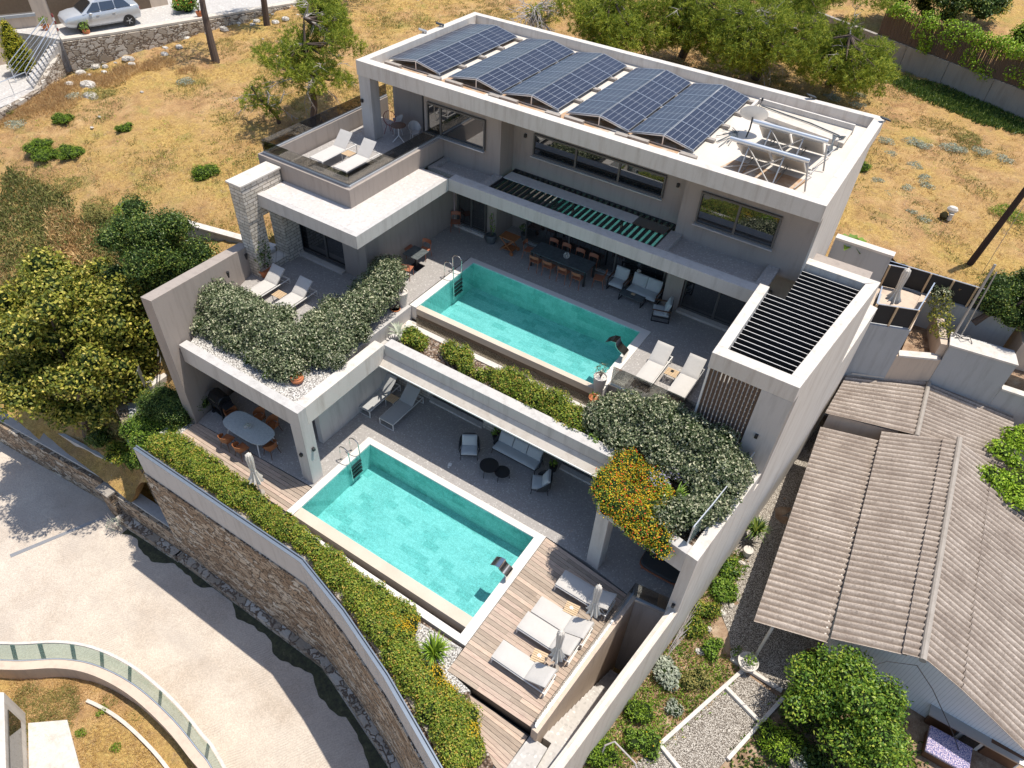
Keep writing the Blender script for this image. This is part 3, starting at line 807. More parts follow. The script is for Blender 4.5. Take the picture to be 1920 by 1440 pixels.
# left frame
part('column', 'grey', lambda m: m.box(-.61, -3.0, 0, -.07, -2.48, 2.98))
part('front_beam', 'grey', lambda m: m.prism([(-6.15, -2.98), (-.07, -3.0), (-.07, -2.65), (-6.15, -2.62)], 2.98, 3.81))
part('side_beam', 'white', lambda m: m.box(-.52, -2.648, 2.98, -.07, 1.46, 3.81))
part('ceiling_slab', 'grey', lambda m: m.prism([(-6.1, -2.7), (-.55, -2.7), (-.55, 4), (-7.3, 4)], 2.9, 3.0), bevel=0)
w = MB(); w.box(-1.19, -.75, 1.75, -1.15, 2.2, 2.2); w.build('strip_window', M['window'], V, smooth=False)
w = MB(); w.box(-1.18, -.8, 1.69, -1.12, 2.25, 1.745); w.box(-1.18, -.8, 2.205, -1.12, 2.25, 2.25); w.build('strip_window_frame', M['white'], V, smooth=False)
# left boundary fin wall, its top falling towards the back
part('boundary_wall', 'taupe', lambda m: m.prism([(-6.52, -3.5), (-6.04, -3.44), (-7.74, 2.12), (-8.22, 2.02)], -6.6, [6.15, 6.15, 4.9, 4.9]))
part('left_rear_wall', 'taupe', lambda m: m.box(-8.1, 4.3, 1.5, -7.46, 10.9, 7.1), bevel=0)
# stone pier wall
part('stone_pier', 'clad', lambda m: (m.box(-7.75, 1.86, 3.0, -7.08, 2.62, 6.3), m.box(-7.75, 3.45, 3.0, -7.05, 4.28, 6.3), m.box(-7.75, 2.62, 3.0, -7.15, 3.45, 3.95), m.box(-7.752, 1.86, 6.3, -7.05, 3.82, 7.82)), bevel=0)
part('pier_cap', 'white', lambda m: m.box(-7.82, 1.8, 7.82, -7.0, 3.86, 7.9))
# S block
part('garden_room_wall', 'taupe', lambda m: (m.box(-7.45, 4.3, 3.65, -7.3, 10.9, 6.74), m.box(-4.6, 4.3, 3.65, -3.32, 10.3, 6.74), m.box(-7.3, 4.6, 3.65, -4.6, 10, 6.74), m.box(-7.3, 4.3, 6.0, -4.6, 4.6, 6.74)), bevel=0)
win(-7.28, -4.62, 4.42, 3.78, 6.0, (-5.75,), sill=False)
part('door_threshold', 'white', lambda m: m.box(-7.25, 4.02, 3.65, -4.6, 4.29, 3.77))
def Sslab(m):
    m.prism([(-7.05, 2.53), (-1.94, 2.53), (-1.94, 8.12), (-2.3, 8.12), (-2.3, 2.85), (-7.05, 2.85)], 6.74, 7.28)
    m.prism([(-7.05, 2.85), (-2.3, 2.85), (-2.3, 8.3), (-7.05, 8.3)], 6.742, 7.2)
part('balcony_slab', 'grey', Sslab, bevel=0)
part('slab_gravel', 'gravelroof', lambda m: m.prism([(-7.0, 2.75), (-2.12, 2.75), (-2.12, 8.1), (-7.0, 8.1)], 7.2, 7.284), bevel=0)
# upper terrace parapet
def par(m):
    m.box(-8.3, 3.9, 6.0, -3.42, 4.15, 8.05); m.box(-3.68, 4.15, 7.2, -3.42, 9.8, 8.05); m.box(-8.3, 4.15, 6.0, -8.05, 11.6, 8.05)
part('terrace_parapet', 'taupe', par)
part('rail_channel', 'alu', lambda m: (m.box(-8.16, 4.06, 8.05, -3.5, 4.13, 8.13), m.box(-3.62, 4.13, 8.05, -3.53, 9.8, 8.13), m.box(-8.17, 4.13, 8.05, -8.08, 11.6, 8.13)))
part('glass_railing', 'smokeglass', lambda m: (m.box(-8.13, 4.085, 8.13, -3.57, 4.1, 8.62), m.box(-3.585, 4.1, 8.13, -3.57, 9.8, 8.62), m.box(-8.13, 4.1, 8.13, -8.115, 11.6, 8.62)), bevel=0)
# long front beam with pergola opening
part('front_fascia', 'grey', lambda m: m.prism([(-1.938, 8.12), (11.22, 8.12), (11.22, 8.6), (-1.938, 8.6)], 6.74, 7.28))
part('gravel_tray', 'terrazzo', lambda m: (m.box(-3.4, 8.601, 6.9, -.5, 10.4, 7.02), m.box(-3.4, 8.6, 7.019, -3.15, 9.8, 7.16), m.box(-.78, 8.6, 7.019, -.36, 9.82, 7.2), m.box(-3.15, 8.6, 7.019, -.78, 8.82, 7.2)), bevel=0)
part('gravel_tray', 'terrazzo', lambda m: (m.box(7.16, 8.601, 6.9, 11.3, 10.3, 7.02), m.box(7.16, 8.6, 7.019, 7.62, 10.2, 7.2), m.box(11.0, 8.6, 7.019, 11.42, 10.2, 7.2), m.box(7.62, 8.6, 7.019, 11.0, 8.82, 7.2)), bevel=0)
part('ground_floor_wall', 'taupe', lambda m: (m.box(-3.32, 10.4, 3.65, -1.0, 12.3, 6.9), m.box(-1.0, 11.8, 3.65, .2, 12.6, 6.9), m.box(.2, 11.06, 3.65, 7.35, 12.6, 6.9), m.box(7.35, 10.42, 3.65, 8.08, 12.6, 6.9), m.box(8.08, 10.62, 3.65, 14.3, 12.6, 6.9)), bevel=0)
win(-3.1, -1.5, 10.28, 3.8, 5.95, (-2.3,), sill=2); win(.25, 7.1, 10.94, 3.78, 6.65, (2.5, 4.8), sill=2); win(8.12, 11.4, 10.5, 3.78, 5.95, (9.56,), sill=False)
part('door_threshold', 'white', lambda m: m.box(8.1, 10.22, 3.65, 11.3, 10.49, 3.77))
part('door_threshold', 'white', lambda m: m.box(-3.15, 10.06, 3.65, -1.45, 10.25, 3.77))
def slats(m):
    x = -.30
    while x < 7.1: m.box(x, 8.6, 7.0, x + .09, 10.8, 7.12); x += .262
part('pergola_slats', 'darkmetal', slats, bevel=0)
part('pergola_frame', 'darkmetal', lambda m: (m.box(-.36, 8.6, 6.98, -.3, 10.8, 7.16), m.box(7.1, 8.6, 6.98, 7.158, 10.8, 7.16), m.box(-.3, 10.74, 6.98, 7.1, 10.798, 7.16), m.box(-.3, 8.6, 6.98, 7.1, 8.66, 7.18)), bevel=0)
part('pergola_sheet', 'grey', lambda m: m.box(-.3, 9.75, 7.17, 5.7, 10.38, 7.2), bevel=0)
part('pergola_glass', 'window', lambda m: m.box(5.71, 9.75, 7.17, 7.05, 10.38, 7.19), bevel=0)
# top storey
part('top_storey_wall', 'taupe', lambda m: (m.box(-7.1, 10.9, 7.2, -4.45, 16.9, 10.05), m.box(-4.45, 9.8, 6.9, -.53, 16.9, 10.05), m.box(-.53, 10.8, 6.9, 7.3, 16.9, 10.05), m.box(7.3, 10.2, 6.9, 12.13, 16.9, 10.05)), bevel=0)
part('right_end_wall', 'white', lambda m: (m.box(12.132, 10.2, 2, 12.2, 16.9, 10.05), m.box(11.6, 10.7, 2.0, 12.13, 16.9, 6.9)), bevel=0)
win(-4.22, -1.26, 9.7, 8.1, 9.38, (-3.52,), sill=2); win(.48, 6.35, 10.7, 8.07, 8.98, (2.48, 4.42), sill=2); win(7.98, 10.95, 10.1, 7.9, 9.15, (9.46,), sill=2)
win(-5.35, -4.62, 10.8, 7.4, 9.6, (), sill=False)
# roof
def roof(m):
    m.box(-7.15, 8.79, 10.05, 12.3, 9.22, 10.65); m.box(-7.15, 16.95, 10.05, 12.3, 17.3, 10.65)
    m.box(-7.15, 9.22, 10.05, -6.8, 16.95, 10.65); m.box(11.93, 9.22, 10.05, 12.3, 16.95, 10.65)
part('roof_parapet', 'white', roof)
part('roof_deck', 'roofwhite', lambda m: m.box(-6.8, 9.22, 10.052, 11.93, 16.95, 10.24), bevel=0)
def roofdirt():
    t = NT('roof_puddle_stain'); v = t.co('pos')
    return t.fin(t.ramp(t.noise(v, 2.2, 6, .7), [(.3, (.36, .19, .09)), (.5, (.46, .30, .18)), (.62, (.50, .42, .34)), (.75, (.62, .56, .50))]), .7)
M['roofdirt'] = roofdirt()
def stain(m):
    for i in range(5):
        x = -6.5 + i * 2.78
        m.prism([(x - .1, 9.5), (x + 2.1, 9.45), (x + 2.2, 10.6), (x + 2.5, 16.3), (x + 2.05, 16.4), (x + 1.8, 10.9), (x, 10.8)], 10.24, 10.246)
    m.prism([(8.3, 9.7), (11.0, 9.75), (11.2, 11.0), (8.6, 10.9)], 10.24, 10.245)
part('roof_stains', 'roofdirt', stain, bevel=0)
part('column', 'grey', lambda m: m.box(-7.12, 8.82, 7.2, -6.5, 9.36, 10.048)); part('column', 'grey', lambda m: m.box(-7.12, 11.0, 7.2, -6.6, 11.5, 10.048))
# right frame, its planter and the side wall
part('column', 'grey', lambda m: m.prism([(10.0, -.07), (10.49, -.15), (10.53, .33), (10.05, .40)], 0, 2.87))
part('front_beam', 'grey', lambda m: m.prism([(10.0, -.07), (13.12, -.56), (13.18, -.2), (10.05, .28)], 2.87, 3.81))
part('side_beam', 'grey', lambda m: m.prism([(9.62, 1.46), (10.0, -.068), (10.4, .29), (10.02, 1.9)], 2.95, 3.81))
part('side_wall', 'white', lambda m: m.prism([(13.12, -.56), (13.48, -.62), (E(3.68), 3.678), (E(3.68) - .42, 3.678)], -3.2, 3.83))
part('planter_parapet', 'grey', lambda m: m.box(-.069, 1.46, 3.3, 9.62, 1.9, 3.81))
part('planter_rear_kerb', 'white', lambda m: m.box(-.5, 3.16, 3.0, 8.3, 3.42, 3.46))
def canopy(m):
    m.sheet((-.06, 1.12, 3.03), (9.55, 1.12, 3.03), (9.55, 1.459, 3.3), (-.06, 1.459, 3.3), .05)
part('canopy', 'cream', canopy, bevel=0)
part('canopy_edge', 'whitemetal', lambda m: (m.box(-.06, 1.07, 2.97, 9.55, 1.118, 3.03)))
part('canopy_soffit', 'frame', lambda m: m.box(-.06, 1.5, 2.8, 9.6, 3.05, 3.0), bevel=0)
# right wing frame box with louvres
part('wing_lintel', 'white', lambda m: m.prism([(11.26, 3.68), (E(3.68), 3.68), (E(4.12), 4.12), (11.26, 4.12)], 7.08, 7.68))
part('wing_front_wall', 'grey', lambda m: m.prism([(12.98, 3.682), (E(3.7) - .005, 3.682), (E(4.1) - .1, 4.1), (12.98, 4.1)], 2.9, 7.078))
part('wing_left_beam', 'white', lambda m: m.box(11.26, 4.121, 7.0, 11.6, 8.1, 7.68))
part('wing_side_wall', 'white', lambda m: m.prism([(E(4.12) - .42, 4.121), (E(4.12), 4.121), (E(10.72), 10.72), (E(10.72) - .42, 10.3)], -2.8, 7.68))
part('wing_side_base', 'white', lambda m: m.prism([(E(3.68) - .4, 3.682), (E(3.68) - .001, 3.682), (E(4.12) - .001, 4.12), (E(4.12) - .4, 4.12)], -2.9, 2.89), bevel=0)
part('wing_back_beam', 'white', lambda m: m.prism([(12.1, 10.3), (E(10.3) - .421, 10.3), (E(10.72) - .001, 10.721), (12.1, 10.721)], 6.95, 7.678))
part('wing_rear_wall', 'white', lambda m: m.prism([(E(10.72) - .3, 10.722), (E(10.72), 10.722), (15.05, 15.3), (14.7, 15.4)], -2.8, 3.9))
lou = thing
def louvres(m):
    y = 4.3
    while y < 10.25:
        xr = E(y) - .43
        x0 = 11.6 if y < 8.05 else 12.2
        m.beam((x0, y, 7.45), (xr, y, 7.45), .17, .02) if False else m.box(x0, y, 7.3, xr, y + .035, 7.46)
        m.box(x0, y + .037, 7.3, xr, y + .20, 7.325)
        y += .262
part('louvres', 'darkmetal', louvres, bevel=0)
part('louvre_edges', 'whitemetal', lambda m: [m.box(11.6 if 4.3 + i * .262 < 8.05 else 12.2, 4.3 + i * .262 + .006, 7.461, E(4.3 + i * .262) - .43, 4.3 + i * .262 + .026, 7.468) for i in range(23)], bevel=0)
def screen(m):
    x = 11.36
    while x < 12.93: m.box(x, 3.74, 3.6, x + .085, 3.80, 7.078); x += .128
part('slat_screen', 'screenwood', screen, bevel=0)
part('screen_edges', 'whitemetal', lambda m: [m.box(11.36 + i * .128 + .087, 3.75, 3.6, 11.36 + i * .128 + .1, 3.79, 7.07) for i in range(12)], bevel=0)
part('screen_post', 'whitemetal', lambda m: m.box(11.28, 3.72, 3.6, 11.345, 3.8, 7.078), bevel=0)
# wall lamps
for (x, y, z, dx) in [(-.34, -3.05, 1.55, 0), (-.02, -2.7, 1.75, 1), (-7.0, 8.77, 9.0, 0), (.05, 10.75, 8.75, 0), (6.85, 10.75, 8.75, 0), (13.3, -.67, 1.2, 0), (13.35, 3.63, 5.3, 0), (-.85, 10.33, 5.4, 0), (12.24, 10.6, 7.2, 1)]:
    part('wall_lamp', 'black', lambda m: m.box(x - .05, y - .05, z - .07, x + .05, y + .05, z + .07), bevel=.008)
part('wall_lamp', 'black', lambda m: m.lathe([(.03, -.16), (.07, .1)], (-7.02, .35, 4.75), 8), bevel=0)
part('wall_lamp', 'black', lambda m: m.lathe([(.03, -.16), (.07, .1)], (-7.6, 1.75, 4.62), 8), bevel=0)
# roof railing along the right frame
def rl(m):
    pts = [(13.0, -.25), (13.15, .8), (13.32, 2.2), (13.5, 3.55)]
    for a, b in zip(pts, pts[1:]): m.beam((*a, 4.72), (*b, 4.72), .03, .04)
    for a in pts: m.box(a[0] - .02, a[1] - .02, 3.5, a[0] + .02, a[1] + .02, 4.72)
part('balustrade_posts', 'alu', rl, bevel=0)
def rg(m):
    pts = [(13.0, -.25), (13.15, .8), (13.32, 2.2), (13.5, 3.55)]
    for a, b in zip(pts, pts[1:]): m.beam((*a, 4.15), (*b, 4.15), .012, 1.05)
part('balustrade_glass', 'greenglass', rg, bevel=0)
# glass in front of the upper pool and beside its right end
part('balustrade_glass', 'smokeglass', lambda m: m.box(-.3, 3.66, 2.9, 8.0, 3.675, 3.64), bevel=0)
part('balustrade_glass', 'glass', lambda m: m.box(7.9, 4.72, 3.66, 11.2, 4.735, 4.55), bevel=0)
part('balustrade_foot', 'alu', lambda m: m.box(7.9, 4.68, 3.655, 11.2, 4.77, 3.7), bevel=0)

# stair-side wall beside the deck
sw = thing('stair_wall', 'taupe rendered stair wall with glass rail along the right edge of the deck', 'wall', (11.8, -3, 0))
m = MB(); m.prism([(11.42, -5.98), (11.64, -6.0), (12.10, -.42), (11.88, -.44)], -5.2, .2); m.build('wall', M['beige'], sw, bevel=.01, smooth=False)
m = MB(); m.prism([(11.46, -5.9), (11.53, -5.9), (11.97, -.45), (11.9, -.45)], .2, .27); m.prism([(12.0, -.5), (13.2, -.35), (13.2, -.28), (12.0, -.42)], .0, .12); m.build('rail_channel', M['alu'], sw, smooth=False)
m = MB(); m.prism([(11.49, -5.9), (11.503, -5.9), (11.94, -.45), (11.927, -.45)], .27, .95); m.prism([(11.93, -.46), (13.2, -.32), (13.2, -.308), (11.93, -.448)], .12, .95); m.build('glass_panel', M['glass'], sw, smooth=False)
m = MB(); m.prism([(12.1, -.42), (13.25, -.3), (13.25, -.08), (12.1, -.2)], -5, 0.0); m.build('well_wall', M['grey'], sw, smooth=False)
ow = thing('boundary_wall', 'pale rendered boundary wall running down beside the garden steps', 'wall', (13, -5, -2.6))
m = MB(); m.prism([(13.2, -.57), (13.5, -.6), (12.83, -6.2), (12.35, -9.9), (12.05, -9.9), (12.53, -6.2)], -5.2, .88); m.build('wall', M['cream'], ow, bevel=.012, smooth=False)
m = MB(); m.prism([(13.33, -.7), (13.4, -.7), (12.72, -6.2), (12.24, -9.9), (12.17, -9.9), (12.65, -6.2)], .88, .96); m.build('rail_channel', M['alu'], ow, smooth=False)

# ---------------------------------------------------------------- pools
def ladder(parent, x0, y0, z0, dy):
    """pair of hooked rails at the left pool edge, steps going down on the +x side"""
    m = MB()
    for y in (y0, y0 + dy):
        pts = [(x0 - .38, y, z0), (x0 - .38, y, z0 + .45)] + [(x0 - .15 - .23 * math.cos(a), y, z0 + .62 + .2 * math.sin(a)) for a in np.linspace(0.1, PI - .1, 9)] + [(x0 + .08, y, z0 + .45), (x0 + .1, y, z0 - 1.0)]
        m.tube(pts, .021, 8); m.lathe([(.05, 0), (.05, .015)], (x0 - .38, y, z0), 10)
    m.build('ladder_rails', M['steel'], parent)
    m = MB()
    for k in range(4): m.box(x0 + .05, y0 + .01, z0 - .25 - k * .2, x0 + .15, y0 + dy - .01, z0 - .22 - k * .2)
    m.build('ladder_steps', M['darkmetal'], parent, smooth=False)
def spout(parent, x, y, z, L, w=.42, h=.75):
    m = MB(); n = 10; vs = []
    prof = [(0, 0), (.03, .35)] + [(.03 - .02 - (math.sin(a)) * L * .5 - (0 if a < 1.6 else 0), .42 + h * .4 * (1 - math.cos(a))) for a in np.linspace(.2, 1.57, 6)] + [(-L * .75, .42 + h * .36), (-L, .42 + h * .18)]
    for (dx, dz) in prof:
        for yy in (y - w / 2, y + w / 2): vs.append((x + dx, yy, z + dz)); vs.append((x + dx + .035, yy, z + dz + .03))
    fs = []
    for i in range(len(prof) - 1):
        a = i * 4; b = a + 4
        fs += [(a, b, b + 2, a + 2), (a + 1, a + 3, b + 3, b + 1), (a, a + 1, b + 1, b), (a + 2, b + 2, b + 3, a + 3)]
    fs += [(0, 2, 3, 1), (len(vs) - 4, len(vs) - 3, len(vs) - 1, len(vs) - 2)]
    m.add(vs, fs); m.build('waterfall_spout', M['steel'], parent)
def basin(m, x0, y0, x1, y1, zb, zt, t=.12):
    m.box(x0 - t, y0 - t, zb - .1, x1 + t, y1 + t, zb)
    m.box(x0 - t, y0 - t, zb, x0, y1 + t, zt); m.box(x1, y0 - t, zb, x1 + t, y1 + t, zt); m.box(x0, y1, zb, x1, y1 + t, zt); m.box(x0, y0 - t, zb, x1, y0, zt)
def lights(parent, pts, n=(0, -1, 0)):
    m = MB()
    for p in pts: m.lathe([(.001, 0), (.07, 0), (.07, .02)], p, 12)
    m.build('pool_lights', M['whitemetal'], parent)
P1 = thing('swimming_pool', 'turquoise lower pool with white coping beside the timber deck', 'pool', (4, -2.2, 0))
m = MB(); basin(m, .3, -4.0, 7.98, -.27, -1.25, -.032); m.build('basin', M['pooltile'], P1, smooth=False)
m = MB(); m.add([(.3, -4.0, -.075), (7.98, -4.0, -.075), (7.98, -.27, -.075), (.3, -.27, -.075)], [(0, 1, 2, 3)]); m.build('water', M['water'], P1, smooth=False)
m = MB(); m.box(0, -.27, -.03, 8.33, 0.0, .012); m.box(0, -4.44, -.03, .3, -.27, .012); m.box(7.98, -4.95, -.3, 8.33, -.27, .012)
m.prism([(0, -4.62), (7.98, -4.7), (7.98, -4.95), (0, -4.9)], -.3, .0); m.build('coping', M['coping'], P1, bevel=.01, smooth=False)
m = MB(); m.box(.3, -4.42, -.6, 7.979, -4.0, -.03); m.build('overflow_edge', M['travertine'], P1, bevel=.01, smooth=False)
m = MB(); m.box(0, -4.615, -.7, 7.979, -4.421, -.55); m.build('overflow_channel', M['brownstone'], P1, smooth=False)
ladder(P1, .3, -1.5, .01, .55); spout(P1, 8.12, -2.17, .01, .62, .4, .55)
m = MB(); m.box(7.72, -3.35, -1.249, 7.979, -2.95, -.9); m.build('drain_box', M['frame'], P1, smooth=False)
P2 = thing('swimming_pool', 'turquoise upper pool half in shade beside the long dining table', 'pool', (3.4, 6.2, 3.6))
m = MB(); basin(m, -.66, 4.42, 7.47, 8.15, 2.35, 3.612) if False else (m.box(-.78, 4.3, 2.25, 7.59, 8.27, 2.35), m.box(-.78, 4.3, 2.35, -.655, 8.27, 3.66), m.box(7.465, 4.3, 2.35, 7.59, 8.27, 3.66), m.box(-.655, 8.145, 2.35, 7.465, 8.27, 3.66), m.box(-.655, 4.3, 2.35, 7.465, 4.425, 3.607)); m.build('basin', M['pooltile'], P2, smooth=False)
m = MB(); m.add([(-.66, 4.42, 3.6), (7.47, 4.42, 3.6), (7.47, 8.15, 3.6), (-.66, 8.15, 3.6)], [(0, 1, 2, 3)]); m.build('water', M['water2'], P2, smooth=False)
m = MB(); m.box(-1.0, 8.15, 3.4, 7.83, 8.43, 3.665); m.box(-1.0, 4.12, 3.0, -.66, 8.15, 3.665); m.box(7.47, 4.3, 3.0, 7.83, 8.15, 3.665); m.build('coping', M['coping'], P2, bevel=.01, smooth=False)
m = MB(); m.prism([(-.66, 4.13), (7.469, 4.2), (7.469, 4.42), (-.66, 4.42)], 3.3, 3.612); m.build('overflow_edge', M['travertine'], P2, bevel=.01, smooth=False)
m = MB(); m.prism([(-.95, 4.16), (7.83, 4.24), (7.83, 4.34), (-.95, 4.34)], 2.6, 3.3); m.build('overflow_face', M['brownstone'], P2, smooth=False)
m = MB(); m.box(-.6, 3.43, 2.6, 8.3, 4.2, 2.75); m.build('overflow_channel', M['brownstone'], P2, smooth=False)
m = MB(); m.box(-1.05, .1, 2.0, -.9, 4.1, 3.65); m.build('end_wall', M['grey'], P2, smooth=False)
ladder(P2, -.66, 6.55, 3.66, .6); spout(P2, 7.68, 6.25, 3.66, .8, .42, .95)

# ---------------------------------------------------------------- furniture
def cush(m, w, l, h, mat3, z0=0, r=.03):
    """soft slab: rounded plan with pillowed top; mat3 places it"""
    nx, ny = 8, 14; vs = []
    def P(u, v, top):
        x = (u - .5) * w; y = v * l
        e = min(min(u, 1 - u) * w, min(v, 1 - v) * l)
        k = 1 - math.exp(-e / .035)
        return Vector((x * (1 - .0 * k), y, (h * (.62 + .38 * k) if top else 0)))
    for top in (0, 1):
        for j in range(ny + 1):
            for i in range(nx + 1): vs.append(mat3 @ P(i / nx, j / ny, top))
    K = (nx + 1) * (ny + 1); fs = []
    for j in range(ny):
        for i in range(nx):
            a = j * (nx + 1) + i; fs += [(a, a + nx + 1, a + nx + 2, a + 1), (K + a, K + a + 1, K + a + nx + 2, K + a + nx + 1)]
    per = [i for i in range(nx + 1)] + [j * (nx + 1) + nx for j in range(1, ny + 1)] + [ny * (nx + 1) + i for i in range(nx - 1, -1, -1)] + [j * (nx + 1) for j in range(ny - 1, 0, -1)]
    for a, b in zip(per, per[1:] + per[:1]): fs.append((a, b, K + b, K + a))
    m.add(vs, fs)
def T4(loc, rx=0, rz=0): return Matrix.Translation(loc) @ Matrix.Rotation(rz, 4, 'Z') @ Matrix.Rotation(rx, 4, 'X')
def lounger(name, label, cat, group, flat, back, ang, pad, w=.66, soft=True, legh=.30):
    """foot at y=0, head towards +y"""
    t = thing(name, label, cat, (0, 0, 0), group)
    fl = flat + back * .92
    m = MB(); z = legh
    for s in (-1, 1):
        m.box(s * w / 2 - .018, 0, z - .035, s * w / 2 + .018, fl, z)
        for y in (.0, fl - .04): m.box(s * w / 2 - .018, y, 0, s * w / 2 + .018, y + .035, z - .035)
    for y in (0, fl - .035, flat): m.box(-w / 2 + .018, y, z - .034, w / 2 - .018, y + .03, z - .004)
    for y in (.0, fl - .04): m.box(-w / 2 + .018, y, 0, w / 2 - .018, y + .03, .02)
    ca, sa = math.cos(ang), math.sin(ang)
    for s in (-1, 1):                                              # back-rest frame and strut
        m.beam((s * (w / 2 - .04), flat, z), (s * (w / 2 - .04), flat + back * ca, z + back * sa), .028, .02)
        m.beam((s * (w / 2 - .05), flat + back * ca * .6, z + back * sa * .6), (s * (w / 2 - .05), flat + back * .85, z - .01), .018, .018)
    m.build('frame', M['whitemetal'], t, bevel=.004, smooth=False)
    h = .09 if soft else .015
    m = MB(); cush(m, w - .01, flat, h, T4((0, .0, z + .003))); m.build('seat_pad', M[pad], t)
    m = MB(); cush(m, w - .01, back, h, T4((0, flat + .005, z + .008), ang)); m.build('back_pad', M[pad], t)
    return t
ld = lounger('sun_lounger', 'x', 'sun lounger', 'cushioned sun loungers on the timber deck', 1.2, .80, R(25), 'cushion', .68)
gl_ = 'cushioned sun loungers on the timber deck'
place(ld, (9.30, -4.58, 0), R(-90 - 1), 'cushioned sun lounger nearest the yellow-flowered hedge on the timber deck')
for (x, y, l) in [(9.42, -3.32, 'second cushioned deck lounger from the hedge, pushed against its neighbour'), (9.50, -2.61, 'third cushioned deck lounger from the hedge, beside the slatted side table'), (9.65, -1.31, 'cushioned deck lounger dappled with leaf shadow nearest the white column')]:
    dup(ld, (x, y, 0), R(-91), l)
lu = lounger('sun_lounger', 'cushioned sun lounger right of the upper pool, nearer the pool', 'sun lounger', 'loungers beside the upper pool', 1.2, .85, R(38), 'cushion', .66, legh=.34)
place(lu, (8.92, 5.18, 3.65)); dup(lu, (10.2, 5.22, 3.65), 0, 'cushioned sun lounger right of the upper pool, nearer the slatted screen')
la = lounger('sun_lounger', 'cushioned lounger beside the taupe boundary wall behind the silvery hedge', 'sun lounger', 'loungers behind the silvery hedge', 1.35, .78, R(40), 'cushion', .68, legh=.3)
place(la, (-6.17, .23, 3.65)); dup(la, (-4.68, .28, 3.65), 0, 'cushioned lounger right of the small table behind the silvery hedge')
lt = lounger('sun_lounger', 'pale sling lounger on the roof terrace beside the left parapet', 'sun lounger', 'pale sling loungers on the glazed roof terrace', 1.38, .75, R(45), 'cushion', .68, soft=False, legh=.40)
place(lt, (-6.60, 5.36, 7.36)); dup(lt, (-5.28, 5.34, 7.36), 0, 'pale sling lounger on the roof terrace nearest the front glass corner')
ls = lounger('sun_lounger', 'grey mesh lounger in shade against the grey side wall', 'sun lounger', 'grey mesh loungers by the lower pool', 1.26, .78, R(42), 'sling', .70, soft=False, legh=.36)
place(ls, (-1.0, .82, 0)); dup(ls, (.25, .80, 0), 0, 'grey mesh lounger in shade beside the glass door')

def slat_table(label, loc, rz, w=.46, l=.42, h=.4, tray=False):
    t = thing('side_table', label, 'side table', (0, 0, 0), 'small slatted side tables between loungers')
    m = MB(); n = 6; m.box(-w / 2 + .03, -l / 2, h - .035, -w / 2 + .07, l / 2 - .016, h - .019); m.box(w / 2 - .07, -l / 2, h - .035, w / 2 - .03, l / 2 - .016, h - .019)
    for i in range(n):
        a = -l / 2 + i * l / n
        m.box(-w / 2, a, h - .02, w / 2, a + l / n - .016, h)
    m.build('slatted_top', M['teak'], t, smooth=False)
    m = MB()
    for sx in (-1, 1):
        for sy in (-1, 1): m.box(sx * (w / 2 - .02) - .012, sy * (l / 2 - .02) - .012, 0, sx * (w / 2 - .02) + .012, sy * (l / 2 - .02) + .012, h - .021)
        m.box(sx * (w / 2 - .02) - .012, -l / 2 + .03, h - .05, sx * (w / 2 - .02) + .012, l / 2 - .03, h - .021)
    m.build('frame', M['whitemetal'], t, smooth=False)
    return place(t, loc, rz)
st = slat_table('slatted side table between the first and second deck loungers', (10.52, -4.10, 0), R(8))
t2 = dup(st, (10.55, -2.13, 0), R(6), 'slatted side table between the third and fourth deck loungers')
dup(st, (9.6, 6.25, 3.65), 0, 'slatted side table with an ashtray between the upper pool loungers')
dup(st, (-5.25, 1.2, 3.65), 0, 'slatted side table between loungers behind the silvery hedge')
dup(st, (-5.95, 6.6, 7.36), 0, 'slatted side table between the roof terrace loungers')
dup(st, (-.38, 1.95, 0), 0, 'small side table between the two grey mesh loungers')
for (x, y, z, l) in [(10.5, -4.08, .40, 'white ashtray on the slatted table near the hedge'), (10.52, -2.12, .40, 'white ashtray on the slatted table near the column')]:
    m = MB(); m.lathe([(.05, 0), (.055, .02), (.03, .02), (.03, .008)], (0, 0, 0), 14); m.box(.06, -.05, 0, .08, .04, .02)
    o = tag(m.build('ashtray', M['whitemetal']), l, 'ashtray'); o.location = (x, y, z)
m = MB(); m.lathe([(.05, 0), (.06, .03), (.035, .03), (.035, .01)], (9.6, 6.3, 4.05), 14); tag(m.build('ashtray', M['black']), 'small dark ashtray on the table between the upper pool loungers', 'ashtray')

def parasol(label, loc, H_=2.45, lean=(0, 0), base=True):
    t = thing('parasol', label, 'parasol', (0, 0, 0), 'furled cream parasols')
    m = MB(); m.tube([(0, 0, 0), (0, 0, H_)], .02, 10); m.build('pole', M['whitemetal'], t)
    m = MB(); n = 40; prof = [(.03, H_ + .05), (.10, H_ - .02), (.12, H_ - .25), (.09, H_ - .7), (.085, H_ - .95), (.14, H_ - 1.2), (.21, H_ - 1.42)]
    vs = []
    for i, (r, z) in enumerate(prof):
        for k in range(n):
            a = 2 * PI * k / n; q = 1 + (.10 + .30 * i / 6) * math.cos(8 * a + i * .2) + .08 * math.cos(3 * a)
            vs.append((r * q * math.cos(a), r * q * math.sin(a), z + (.06 * math.cos(8 * a) if i == 6 else 0)))
    fs = [(i * n + k, (i + 1) * n + k, (i + 1) * n + (k + 1) % n, i * n + (k + 1) % n) for i in range(len(prof) - 1) for k in range(n)]
    fs.append(tuple(range(n)))
    m.add(vs, fs); m.build('furled_canopy', M['canvas'], t)
    m = MB(); m.lathe([(.092, -.02), (.1, 0), (.092, .02)], (0, 0, H_ - .9), 20); m.build('strap', M['canvas'], t)
    if base:
        m = MB(); m.lathe([(.17, 0), (.17, .04), (.05, .05), (.035, .25), (.022, .25)], (0, 0, 0), 24); m.build('base_weight', M['concrete'], t)
    return place(t, loc)
